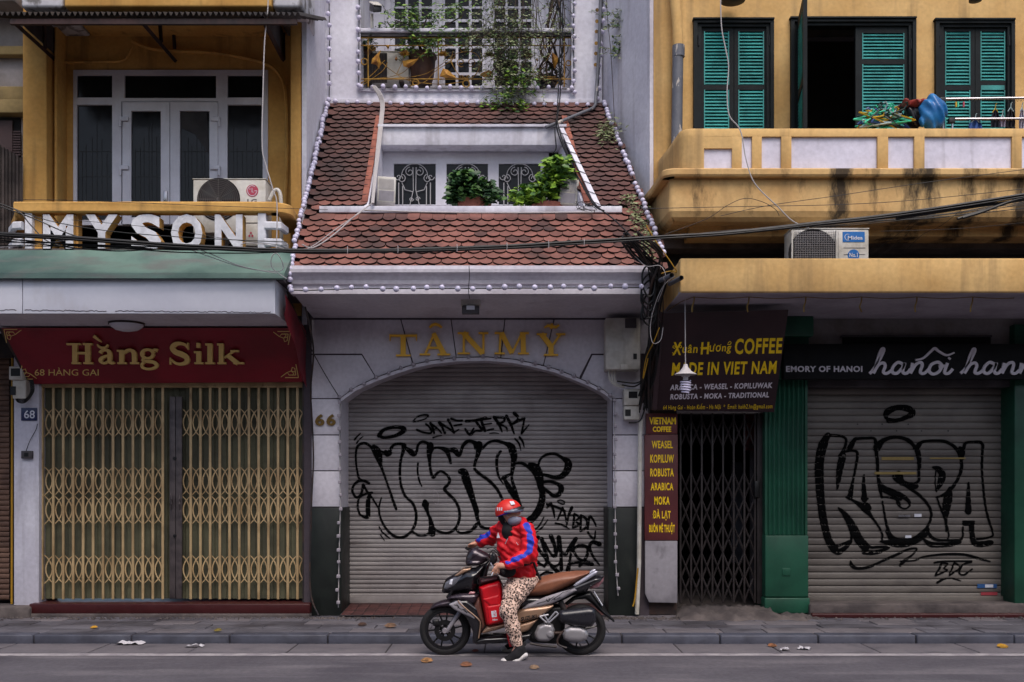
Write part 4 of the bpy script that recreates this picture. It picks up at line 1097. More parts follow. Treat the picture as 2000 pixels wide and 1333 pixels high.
def strap_mesh(cw, sgn):
    mb = MB(); vs = []; n = 8; h = unit
    for i in range(n + 1):
        t = i / n; s = math.sin(math.pi * t) ** .8
        x = sgn * (cw * .5 - cw * .82 * s)
        w = .0075
        for dx, dy in ((-w, 0), (w, 0), (w, .004), (-w, .004)): vs.append((x + dx, dy, h * (t - .5)))
    fs = [(i * 4 + j, i * 4 + (j + 1) % 4, (i + 1) * 4 + (j + 1) % 4, (i + 1) * 4 + j) for i in range(n) for j in range(4)]
    mb.add(vs, fs); return mb.mesh(M['cream'])
cwL, cwR = 19.45 / 2000 * gY, 18.95 / 2000 * gY
sm = {k: (strap_mesh(k, 1), strap_mesh(k, -1)) for k in (cwL, cwR)}
ucy = [797 + 28.5, 912 + 28, 968 + 28.5, 1084 + 28.5]
for xs_, cw in ((LX, cwL), (RX, cwR)):
    for i in range(-1, len(xs_)):
        cx = (xs_[0] - (xs_[1] - xs_[0]) / 2) + (xs_[1] - xs_[0]) * (i + 1)
        if cx > 597 or (340 > cx > 325): continue
        for uy in ucy:
            for q in (0, 1): placed('lattice_strap', sm[cw][q], FG, (X(cx, gY), gY + .014 + q * .005, Z(uy, gY)))
for px in (80, 602):
    mb = MB(); mb.pbox(px - 3.5, px + 3.5, 752, 1172, gY - .01, .05); mb.build('gate_frame', M['cream'], FG, bevel=.004)
mb = MB(); mb.pbox(76, 606, 747, 757, gY - .02, .07); mb.build('top_rail', M['cream'], FG, bevel=.004)
M['greylock'] = mat('worn_grey_lock_plate', (92, 84, 84), .5, c2=(62, 56, 58), ns=6, metal=.3)
for a, b in ((331, 342), (343, 355)):
    mb = MB(); mb.pbox(a, b, 775, 1170, gY - .02, .035); mb.build('lock_stile', M['greylock'], FG, bevel=.004)
for py in (896, 1047):
    mb = MB(); mb.lathe([(.001, -.03), (.02, -.03), (.022, -.018)], P(342.5, py, gY), 12, 'y'); mb.build('keyhole_plate', M['black'], FG)
for py in (975, 985):
    for px in (334, 350):
        mb = MB(); mb.tube([P(px, py - 10, gY - .03), P(px + 1, py, gY - .06), P(px, py + 10, gY - .03)], .007, 6); mb.build('pull_handle', M['greylock'], FG)
mb = MB(); N_ = 230; vs = []
for i in range(N_ + 1):
    x = X(80, 12.2) + (X(605, 12.2) - X(80, 12.2)) * i / N_; y = 12.16 + .018 * (1 if (i % 10) < 5 else 0)
    vs += [(x, y, zbm), (x, y, zt + .05)]
mb.add(vs, [(2 * i, 2 * i + 2, 2 * i + 3, 2 * i + 1) for i in range(N_)]); mb.build('fluted_sheet', M['olive'], FG)
# plate 68, switch box, small cable
pl = thing('number_plate', P(56, 809, 12), 'small blue enamel plate with white number 68 on the left white pillar', 'number plate')
M['enamel'] = mat('dark_blue_enamel', (38, 46, 82), .35, fine=.04)
mb = MB(); mb.pbox(41, 72, 797, 822, 11.985, .012); mb.build('plate', M['enamel'], pl, bevel=.002)
mb = MB(); text(mb, '68', 47, 68, 817, 802, plane_fn(11.983), -.001, None, bold=.01); mb.build('digits_print', M['alu'], pl)
sb = thing('switch_box', P(51, 888, 12), 'small grey switch box on the left white pillar below the blue plate', 'switch box')
mb = MB(); mb.pbox(41, 62, 881, 896, 11.955, .045); mb.build('box', M['sheetgrey'], sb, bevel=.004)
mb = MB(); mb.pbox(47, 55, 885, 892, 11.95, .004); mb.build('switch_window', M['black'], sb)
mb = MB(); mb.tube(catmull([tuple(P(*q, 11.98)) for q in ((51, 881), (58, 862), (70, 840), (73, 828))], 4), .004, 5); mb.build('wire', M['cable'], sb)

# ============================================================ neighbour at the far left
NB = thing('neighbour_house', (-6.5, 12.2, .1), 'pale neighbouring house at the left edge with dark timber balcony', 'building')
nY = 12.3
M['nwall'] = mat('pale_beige_wall', (150, 144, 144), .9, c2=(130, 122, 118), ns=2)
M['ncorn'] = mat('pale_ochre_moulding', (150, 130, 88), .9, c2=(120, 104, 70), ns=2)
MB().box(-9.5, X(44, 12) - .004, nY, 18, 3.6, 10.5).build('upper_wall', M['nwall'], NB)
for a, b, d, m in ((98, 115, .12, 'ncorn'), (175, 204, .1, 'ncorn'), (204, 230, .16, 'ncorn'), (0, 40, .5, 'nwall')):
    mb = MB(); mb.box(-9.5, X(44, 12) - .006, nY - d, nY, Z(b, nY), Z(a, nY)); mb.build('moulding', M[m], NB, bevel=.01)
mb = MB(); mb.box(-9.5, X(41, nY), nY - .02, nY, Z(440, nY), Z(232, nY)); mb.build('dark_window', M['dark'], NB)
M['nshut'] = mat('dark_brown_shutter', (62, 44, 44), .7)
mb = MB(); mb.pbox(-30, 24, 236, 420, nY - .05, .025); mb.build('window_shutter', M['nshut'], NB)
for k in range(10):
    mb = MB(); mb.pbox(25, 40, 256 + k * 5, 259 + k * 5, nY - .05, .02); mb.build('louvre', M['nshut'], NB)
tf = thing('timber_fence', P(20, 400, 11.7), 'weathered grey timber board screen at the left edge beside the ochre wall', 'fence')
M['timber'] = mat('weathered_grey_timber', (74, 66, 64), .9, c2=(48, 42, 42), ns=5, rand=.25)
for k in range(12):
    px = -40 + k * 7; mb = MB(); t = 258 + max(0, k - 5) * 9 if px < 40 else 300
    mb.pbox(px, px + 5.5, 262 + k * 4.2, 520, 11.6 + k * .03, .02); mb.build('board', M['timber'], tf)
MB().box(-9.5, X(27, 12) - .03, 12.3, 12.5, .05, 3.45).build('lower_wall', M['joint'], NB)
shn = shutter(NB, 'roller_shutter', -7.6, X(21, 12.15), Z(1172, 12.15), Z(700, 12.15), 12.12, .062, M['shutbrown'])
mb = MB(); mb.box(-9.5, X(26, 12.1), 12.08, 12.3, Z(700, 12.1), 3.45); mb.build('dark_lintel', M['metaldark'], NB)
mb = MB(); mb.tube([P(24, 700, 12.05), P(23, 1180, 12.05)], .013, 6); o = mb.build('yellow_pipe', M['cabley'], None, org=P(24, 1180, 12.05)); tag(o, 'thin yellow pipe running down beside the rusty shutter at the left edge', 'pipe')
MB().box(-9.5, -5.75, 11.9, 12.3, 3.45, 3.62).build('floor_slab', M['concrete'], NB)
mt = thing('electric_meter', P(32, 745, 11.9), 'grey electric meter box below the left corner of the red sign', 'meter box')
mb = MB(); mb.pbox(17, 43, 716, 742, 11.8, .16); mb.build('meter_case', M['acwhite'], mt, bevel=.01)
mb = MB(); mb.pbox(24, 50, 742, 779, 11.84, .14); mb.build('lower_case', M['acwhite'], mt, bevel=.01)
mb = MB(); mb.pbox(21, 39, 720, 735, 11.795, .004); mb.build('meter_window', M['black'], mt)
mb = MB(); mb.pbox(20, 30, 755, 772, 11.83, .01); mb.build('breaker', M['black'], mt)
for k in range(4):
    mb = MB(); mb.tube(catmull([tuple(P(*q, 11.85 + k * .01)) for q in ((58 + k * 2, 742), (60 + k * 2, 765), (50, 780 + k * 2), (34, 779 + k * 2), (28, 770))], 5), .006, 5); mb.build('meter_cable', M['cable'], mt)
# ============================================================ BUILDING 64, yellow, right
H64 = thing('yellow_shophouse', (5.2, 12, .1), 'yellow shophouse with teal louvred shutters and a stained curved balcony', 'building')
WY4 = 12.1; xl4 = 1.664
h1 = (X(1357, WY4), X(1510, WY4), 4.4, Z(39, WY4)); h2 = (X(1547, WY4), X(1788, WY4), 4.4, Z(37, WY4)); h3 = (X(1830, WY4), X(1981, WY4), 4.4, Z(39, WY4))
mb = MB(); wallholes(mb, xl4, 9.5, 4.4, 10.5, WY4, WY4 + .2, [h1, h2, h3]); mb.build('upper_wall', M['yellow'], H64)
MB().box(xl4, X(1310, WY4), WY4 - .05, WY4 - .001, 4.4, 10.5).build('wall_pier', M['yellow'], H64, bevel=.01)
MB().box(xl4, xl4 + .15, WY4 + .2, 18, .1, 10.5).build('side_wall', M['yellow'], H64)
MB().box(xl4, 9.5, 17.9, 18, .1, 10.5).build('rear_wall', M['joint'], H64)
MB().box(xl4, 9.5, WY4, 18, 10.4, 10.5).build('flat_roof', M['concrete'], H64)
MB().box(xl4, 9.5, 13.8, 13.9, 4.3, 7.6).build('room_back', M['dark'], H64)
MB().box(xl4, 9.5, 11.6, 17.8, 4.3, 4.44).build('floor_slab', M['concrete'], H64)
mb = MB(); mb.pbox(1571, 1668, 55, 70, 12.9, .05); mb.build('inner_beam', M['sheetgrey'], H64)
# shutters
lsl = {}
def leaf(par, px0, px1, py0, py1, groups, Y):
    lf = empty_part('shutter_leaf', par, P((px0 + px1) / 2, py1, Y))
    mb = MB(); wallholes(mb, X(px0, Y), X(px1, Y), Z(py1, Y), Z(py0, Y), Y, Y + .045, [(X(a, Y), X(b, Y), Z(d, Y), Z(c, Y)) for a, b, c, d in groups]); mb.build('leaf_frame', M['frameblack'], lf)
    for a, b, c, d in groups:
        w = round(X(b, Y) - X(a, Y), 4)
        if w not in lsl:
            sl_ = MB(); sl_.add([(-w / 2, -.006, -.012), (w / 2, -.006, -.012), (w / 2, .020, .020), (-w / 2, .020, .020), (-w / 2, -.004, -.016), (w / 2, -.004, -.016), (w / 2, .026, .014), (-w / 2, .026, .014)], [(0, 1, 2, 3), (7, 6, 5, 4), (4, 5, 1, 0), (3, 2, 6, 7)])
            lsl[w] = sl_.mesh(M['shutgreen'])
        n = int((d - c) / 6.3); p_ = (d - c) / n
        for k in range(n):
            o = placed('louvre_slat', lsl[w], lf, (X((a + b) / 2, Y), Y + .002, Z(c + (k + .5) * p_, Y))); o.rotation_euler = (random.uniform(-.05, .05), 0, 0)
        for q in (a, b):
            mb = MB(); mb.box(X(q, Y) - .006, X(q, Y) + .006, Y - .003, Y + .01, Z(d, Y), Z(c, Y)); mb.build('louvre_edge', M['shutgreen'], lf)
    return lf
def wframe(px0, px1, py0, Y, par=H64):
    for i, (w, d) in enumerate(((7, .05), (10, .02))):
        mb = MB(); a = 5 if i else 0
        mb.pbox(px0 + a, px0 + a + w, py0 + a, 440, Y - d, d + .1); mb.pbox(px1 - a - w, px1 - a, py0 + a, 440, Y - d, d + .1); mb.pbox(px0 + a + w, px1 - a - w, py0 + a, py0 + a + w, Y - d, d + .1)
        mb.build('window_surround', M['frameblack'], par)
    mb = MB(); mb.pbox(px0 - 1, px1 + 1, py0 - 3, py0, Y - .07, .1); mb.build('drip_moulding', M['frameblack'], par)
wframe(1355, 1512, 37, WY4); wframe(1545, 1790, 35, WY4); wframe(1828, 1983, 38, WY4)
sY = WY4 + .01
leaf(H64, 1364, 1433, 45, 420, [(1376, 1423, 62, 166), (1376, 1423, 176, 400)], sY)
leaf(H64, 1434, 1502, 45, 420, [(1443, 1491, 62, 166), (1443, 1491, 176, 400)], sY)
leaf(H64, 1671, 1781, 45, 420, [(1685, 1765, 65, 116), (1685, 1765, 126, 400)], sY)
leaf(H64, 1837, 1904, 45, 420, [(1847, 1894, 62, 167), (1847, 1894, 177, 400)], sY)
leaf(H64, 1905, 1973, 45, 420, [(1916, 1962, 62, 158), (1916, 1962, 177, 400)], sY)
mb = MB(); mb.pbox(1916, 1962, 167, 176, sY - .004, .02); mb.build('teal_board', M['shutgreen'], H64)
# open leaf swung towards the street
lf = empty_part('open_shutter_leaf', H64, (X(1553, WY4), WY4, 4.5)); ztop = Z(46, WY4)
def OL(d, z): # point on open leaf, d = distance from hinge
    return Vector((X(1556, WY4) - d * .18, WY4 - .02 - d, z))
for d0, d1, z0, z1 in ((0, .08, 4.5, ztop), (.6, .69, 4.5, ztop), (.08, .6, ztop - .12, ztop), (.08, .6, 6.12, 6.2), (.08, .6, 4.5, 4.6)):
    a, b = OL(d0, z0), OL(d1, z0); nrm = Vector((.045, 0, 0)); mb = MB()
    mb.hexa(a, b, b + nrm, a + nrm, OL(d0, z1), OL(d1, z1), OL(d1, z1) + nrm, OL(d0, z1) + nrm); mb.build('leaf_rail', M['frameblack'], lf)
k = 4.62
while k < ztop - .13:
    if not (6.1 < k < 6.22):
        a, b = OL(.08, k), OL(.6, k); mb = MB(); w_ = Vector((.04, 0, .025))
        mb.hexa(a, b, b + w_, a + w_, a + Vector((0, 0, .006)), b + Vector((0, 0, .006)), b + w_ + Vector((0, 0, .006)), a + w_ + Vector((0, 0, .006))); mb.build('louvre_slat', M['shutgreen'], lf)
    k += .038
for px, py in ((1364, 80), (1503, 80), (1780, 86), (1836, 80), (1972, 80)):
    mb = MB(); mb.tube([P(px, py - 10, sY - .03), P(px, py + 10, sY - .03)], .012, 6); mb.build('hinge', M['black'], H64)
# dark hanging discs at the top edge
for px, w in ((1431, 24), (1905, 12)):
    o = MB().lathe([(.001, 0), (w / 2000 * 12, .01), (w / 2000 * 12, .05), (.001, .07)], (X(px, 11.9), 11.9, Z(4, 11.9)), 20).build('hanging_lamp', M['metaldark'], None, smooth=True, org=P(px, 0, 11.9))
    tag(o, 'round dark lamp hanging at the top edge above the %s yellow-wall shutters' % ('first' if px < 1500 else 'last'), 'lamp')
# drain pipe
dp = thing('drain_pipe', P(1325, 320, 11.95), 'grey plastic drain pipe with peeling yellow paint beside the white party wall', 'pipe')
M['pipegrey'] = mat('peeling_grey_pipe', (98, 100, 108), .5, c2=(88, 90, 98), ns=4, stain=(176, 168, 160), ss=(14, 14, 5), slo=.62, shi=.64)
mb = MB(); mb.tube([P(1324, 92, 11.93), P(1321, 330, 11.93)], .064, 14); mb.build('grey_pipe', M['pipegrey'], dp, smooth=True, sharp=60)
mb = MB(); mb.tube([P(1325, 90, 11.93), P(1325, 112, 11.93)], .073, 14); mb.build('pipe_collar', M['pipegrey'], dp, smooth=True, sharp=60)
mb = MB(); mb.tube([P(1324, 92, 11.93), P(1322, 40, 11.93), P(1318, 0, 11.93), P(1316, -60, 11.93)], .06, 14); mb.build('yellow_pipe', M['yellow'], dp, smooth=True, sharp=60)
# balcony parapet following a path with a rounded corner
def offs(path, d):
    p = [Vector(q) for q in path]; out = []
    for i in range(len(p)):
        t = p[min(i + 1, len(p) - 1)] - p[max(i - 1, 0)]; t.z = 0; t.normalize(); out.append(p[i] + Vector((t.y, -t.x, 0)) * d)
    return out
def cpath(xc, yf, xw, r, n=7):
    pts = [(xw, WY4 - .05), (xw + (xc - xw) * .6, (WY4 + yf + r) / 2)]
    for i in range(n + 1):
        a = math.pi / 2 * i / n; pts.append((xc + r - r * math.cos(a), yf + r - r * math.sin(a)))
    x = xc + r + .3
    pts.append((x, yf)); pts.append((9.5, yf)); return [Vector((a, b, 0)) for a, b in pts]
par_path = cpath(1.80, 10.95, 1.712, .14)
def sweep_prof(mb, path, prof):
    """prof: [(offset outward, z)] closed"""
    P_ = [offs(path, d) for d, z in prof]; n = len(path); k = len(prof); vs = []
    for i in range(n):
        for j in range(k): v = P_[j][i]; vs.append((v.x, v.y, prof[j][1]))
    fs = [(i * k + j, (i + 1) * k + j, (i + 1) * k + (j + 1) % k, i * k + (j + 1) % k) for i in range(n - 1) for j in range(k)] + [tuple(range(k)), tuple((n - 1) * k + j for j in range(k - 1, -1, -1))]
    mb.add(vs, fs); return mb
yP = 10.95; zPt, zPb = Z(251, yP), Z(330, yP)
M['lilac'] = mat('lilac_white_panel', (214, 210, 224), .85, c2=(200, 196, 210), ns=1.5, stain=(150, 146, 156), ss=(5, 5, .5), slo=.6, shi=.8, bump=.2, bs=14)
BP = empty_part('parapet', H64, (4.5, 10.95, zPb))
mb = MB(); sweep_prof(mb, par_path, [(-.03, zPb), (-.03, zPt - .04), (-.14, zPt - .04), (-.14, zPb)]); mb.build('parapet_core', M['lilac'], BP, smooth=True, sharp=50)
mb = MB(); sweep_prof(mb, par_path, [(.0, Z(267, yP)), (.0, zPt - .01), (-.01, zPt), (-.15, zPt), (-.15, Z(267, yP))]); mb.build('top_rail', M['yellow'], BP, smooth=True, sharp=50)
for a, b in ((1430, 1449), (1469, 1488), (1526, 1546), (1714, 1735), (1786, 1806), (1977, 1996), (2170, 2190), (2230, 2250)):
    mb = MB(); mb.box(X(a, yP), X(b, yP), yP, yP + .04, zPb, Z(267, yP) + .002); mb.build('parapet_post', M['yellow'], BP, bevel=.003)
mb = MB(); mb.box(X(1374, yP), X(1431, yP), yP + .001, yP + .04, Z(290, yP), Z(267, yP)); mb.build('parapet_block', M['yellow'], BP)
cut = [p for p in par_path[:-2]] + [Vector((X(1375, yP), yP, 0))]
mb = MB(); sweep_prof(mb, cut, [(.001, zPb), (.001, Z(266, yP)), (-.04, Z(266, yP)), (-.04, zPb)]); mb.build('corner_wall', M['yellow'], BP, smooth=True, sharp=50)
# stained ledge and belly
def stained():
    m = mat('stained_yellow_plaster', (207, 171, 116), .9, c2=(190, 151, 98), ns=1.2, bump=.35, bs=12, stain=(146, 116, 76), ss=(3.2, 3.2, .45), slo=.54, shi=.8)
    nt = m.node_tree; N = nt.nodes; L = nt.links; b = N['Principled BSDF']
    lk = b.inputs['Base Color'].links[0]; src = lk.from_socket
    g = N.new('ShaderNodeNewGeometry'); sx = N.new('ShaderNodeSeparateXYZ'); L.new(g.outputs['Position'], sx.inputs[0])
    nz = N.new('ShaderNodeTexNoise'); nz.inputs['Scale'].default_value = 1; nz.inputs['Detail'].default_value = 7; nz.inputs['Roughness'].default_value = .72
    mp = N.new('ShaderNodeMapping'); mp.inputs['Scale'].default_value = (4.5, 4.5, 1.3); L.new(g.outputs['Position'], mp.inputs[0]); L.new(mp.outputs[0], nz.inputs[0])
    # black run-off streaks under the parapet posts, each with its own width
    tot = None
    for x0, w, a in ((3.50, .17, 1.0), (2.90, .05, .3), (3.86, .06, .6), (4.32, .32, .8), (4.42, .12, 1.0), (4.86, .14, 1.1), (5.15, .3, .45), (5.48, .18, 1.0), (6.1, .3, .8), (1.98, .06, .35), (7.2, .4, .9)):
        s1 = N.new('ShaderNodeMath'); s1.operation = 'SUBTRACT'; L.new(sx.outputs[0], s1.inputs[0]); s1.inputs[1].default_value = x0
        s2 = N.new('ShaderNodeMath'); s2.operation = 'DIVIDE'; L.new(s1.outputs[0], s2.inputs[0]); s2.inputs[1].default_value = w
        s3 = N.new('ShaderNodeMath'); s3.operation = 'MULTIPLY'; L.new(s2.outputs[0], s3.inputs[0]); L.new(s2.outputs[0], s3.inputs[1])
        s4 = N.new('ShaderNodeMath'); s4.operation = 'MULTIPLY_ADD'; L.new(s3.outputs[0], s4.inputs[0]); s4.inputs[1].default_value = -a * .85; s4.inputs[2].default_value = a * .85; s4.use_clamp = True
        if tot is None: tot = s4.outputs[0]
        else:
            s5 = N.new('ShaderNodeMath'); s5.operation = 'MAXIMUM'; L.new(tot, s5.inputs[0]); L.new(s4.outputs[0], s5.inputs[1]); tot = s5.outputs[0]
    s6 = N.new('ShaderNodeMath'); s6.operation = 'MULTIPLY_ADD'; L.new(nz.outputs['Fac'], s6.inputs[0]); s6.inputs[1].default_value = 3.6; s6.inputs[2].default_value = -1.75
    s7 = N.new('ShaderNodeMath'); s7.operation = 'ADD'; L.new(s6.outputs[0], s7.inputs[0]); L.new(tot, s7.inputs[1])
    mr = N.new('ShaderNodeMapRange'); mr.inputs['From Min'].default_value = .3; mr.inputs['From Max'].default_value = 1.05; L.new(s7.outputs[0], mr.inputs[0]); mr.inputs['To Max'].default_value = .93
    mx = N.new('ShaderNodeMix'); mx.data_type = 'RGBA'; L.new(mr.outputs[0], mx.inputs[0]); L.new(src, mx.inputs[6]); mx.inputs[7].default_value = (*lin((36, 30, 25)), 1)
    L.new(mx.outputs[2], b.inputs['Base Color']); return m
M['stained'] = stained()
led_path = cpath(1.61, 10.87, 1.53, .12)
mb = MB(); zl0, zl1 = Z(345, 10.87), Z(329, 10.87)
sweep_prof(mb, led_path, [(0, zl0), (.015, zl0 + .02), (.015, zl1 - .015), (0, zl1), (-.4, zl1 + .004), (-.4, zl0)]); mb.build('ledge', M['stained'], BP, smooth=True, sharp=28)
bel = [(-.075, zl0 - .001), (-.07, Z(375, 10.93)), (-.06, Z(398, 10.92)), (-.062, Z(412, 10.92)), (-.09, Z(424, 10.95)), (-.14, Z(433, 11.0)), (-.25, Z(439, 11.1)), (-.42, Z(441, 11.25)), (-.43, zl0 - .001)]
mb = MB(); sweep_prof(mb, led_path, bel); mb.build('belly', M['stained'], BP, smooth=True, sharp=24)
mb = MB(); mb.box(1.95, 9.5, 11.28, 12.1, Z(463, 11.3), zl0); mb.build('balcony_underside', M['stained'], BP, bevel=.01)
M['voidgrey'] = mat('dark_grey_painted_wall', (52, 54, 56), .8, c2=(40, 42, 44), ns=2)
MB().box(1.66, 9.5, 11.9, 12.1, 3.6, 4.3).build('wall_behind_canopy', M['voidgrey'], H64)

# yellow concrete canopy
cY = 10.4
cc = thing('concrete_canopy', (5, 10.4, 3.6), 'yellow concrete canopy over the coffee and souvenir shop fronts', 'canopy')
zt_, zb_ = Z(502, cY), Z(572, cY)
mb = MB(); mb.box(X(1328, cY), 9.5, cY, cY + .12, zb_, zt_ - .012); mb.build('canopy_front', M['yellow'], cc, bevel=.02)
mb = MB(); mb.box(X(1328, cY) + .001, X(1328, cY) + .12, cY + .12, 11.9, zb_, zt_ - .03); mb.build('canopy_side', M['yellow'], cc, bevel=.01)
M['lilacsoff'] = mat('lilac_grey_soffit', (168, 160, 170), .85, c2=(150, 142, 152), ns=2)
mb = MB(); mb.box(X(1328, cY) + .002, 9.5, cY + .02, 12.0, zb_ - .003, zb_ + .08); mb.build('canopy_soffit', M['lilacsoff'], cc)
mb = MB(); mb.box(X(1328, cY) + .13, 9.5, cY + .13, 11.9, zb_ + .081, zb_ + .12); mb.build('canopy_deck', M['concrete'], cc)
# yellow wire with loops under the canopy
yw = thing('yellow_wire', P(1600, 580, 10.7), 'thin yellow wire with hanging loops strung under the yellow canopy', 'wire')
mb = MB(); pts = []
lp = [1355, 1462, 1573, 1682, 1790, 1899, 2008]
for i, a in enumerate(lp[:-1]):
    for t in (0, .25, .5, .75): pts.append(tuple(P(a + (lp[i + 1] - a) * t, 580.5 + 3 * math.sin(math.pi * t), 10.55)))
pts = [tuple(P(1302, 608, 11.1)), tuple(P(1330, 590, 10.8))] + pts
mb.tube(pts, .0045, 5); mb.build('wire', M['brass'], yw)
for a in lp[:-1]:
    mb = MB(); mb.tube(catmull([tuple(P(a + 1, 580, 10.55)), tuple(P(a, 590, 10.56)), tuple(P(a - 3, 600, 10.57)), tuple(P(a + random.uniform(-4, 4), 610, 10.57))], 4), .008, 5); mb.build('wire_loop', M['brass'], yw)

# ground floor 64
M['greenpaint'] = mat('glossy_green_paint', (27, 78, 59), .45, c2=(21, 65, 49), ns=2, stain=(20, 56, 46), ss=(4, 4, .6), slo=.6, shi=.85, fine=.08)
MB().box(1.664, X(1520, 12), 12.1, 12.3, 2.47, 3.6).build('upper_alley_wall', M['nwall'], H64)
MB().box(X(1520, 12) + .002, 9.5, 12.102, 12.3, Z(745, 12.1), 3.6).build('upper_shopfront_wall', M['nwall'], H64)
GP = empty_part('green_pilaster', H64, P(1535, 1190, 12))
mb = MB(); x0, x1 = X(1494, 12), X(1577, 12)
vs = []; n = 9 * 8
for i in range(n + 1):
    u = i / n; x = x0 + (x1 - x0) * u; rib = .5 - .5 * math.cos(u * 9 * 2 * math.pi); edge = 0 if .06 < u < .94 else 1
    y = 11.995 + (.025 * rib if not edge else 0)
    vs += [(x, y, Z(1045, 12)), (x, y, Z(740, 12))]
mb.add(vs, [(2 * i, 2 * i + 2, 2 * i + 3, 2 * i + 1) for i in range(n)]); mb.build('fluted_shaft', M['greenpaint'], GP, smooth=True, sharp=50)
mb = MB(); mb.box(x0, x1, 12.03, 12.5, .1, 3.5); mb.build('shaft_core', M['greenpaint'], GP)
mb = MB(); mb.box(x0 - .004, x1 + .004, 11.97, 12.4, Z(1166, 12), Z(1046, 12)); mb.build('pedestal', M['greenpaint'], GP, bevel=.01)
mb = MB(); mb.box(x0 - .015, x1 + .015, 11.95, 12.4, .12, Z(1167.5, 12)); mb.build('plinth', M['greenpaint'], GP, bevel=.012)
mb = MB(); mb.pbox(1528, 1544, 1110, 1125, 11.96, .012); mb.build('square_cover', M['greenpaint'], GP, bevel=.003)
mb = MB(); mb.pbox(1486, 1590, 617, 657, 11.8, .3); mb.build('capital', M['greenpaint'], GP, bevel=.02)
mb = MB(); mb.pbox(1490, 1580, 657, 740, 11.93, .2); mb.build('neck', M['greenpaint'], GP, bevel=.01)
mb = MB(); mb.box(X(1980, 12), 9.5, 11.98, 12.5, .1, 3.5); mb.build('green_wall_end', M['greenpaint'], H64, bevel=.01)
# roller shutter 64
RY = 12.32; RP_ = .082; RZb = Z(1172, RY)
sh64 = shutter(H64, 'roller_shutter', X(1570, RY), X(1990, RY), RZb, Z(757, RY), RY, RP_, M['shutgrey2'])
mb = MB(); mb.box(X(1577, 12.28), X(1985, 12.28), 12.26, 12.34, RZb - .03, RZb + .05); mb.build('bottom_bar', M['shutgrey2'], sh64, bevel=.006)
mb = MB(); mb.box(X(1577, 12.1), X(1990, 12.1), 12.09, 12.3, Z(756, 12.1), Z(741, 12.1)); mb.build('shutter_box', M['sheetgrey'], H64, bevel=.005)
MB().box(x1, 9.5, 11.9, 12.5, .08, Z(1180, 11.9)).build('shop_doorstep', M['concrete'], H64, bevel=.02)
MB().box(x1, 9.5, 11.82, 11.898, .08, Z(1199, 11.82)).build('red_brick_footing', M['doorstep'], H64, bevel=.01)
mb = MB(); mb.pbox(1647, 1935, 658, 672, 12.05, .04); mb.build('vent_slot', M['dark'], H64)
mb = MB(); mb.pbox(1644, 1938, 655, 658.5, 12.03, .06); mb.build('vent_trim', M['sheetgrey'], H64)
for k in range(7):
    pass
c3 = conv_of(1580, 780, 3.603)
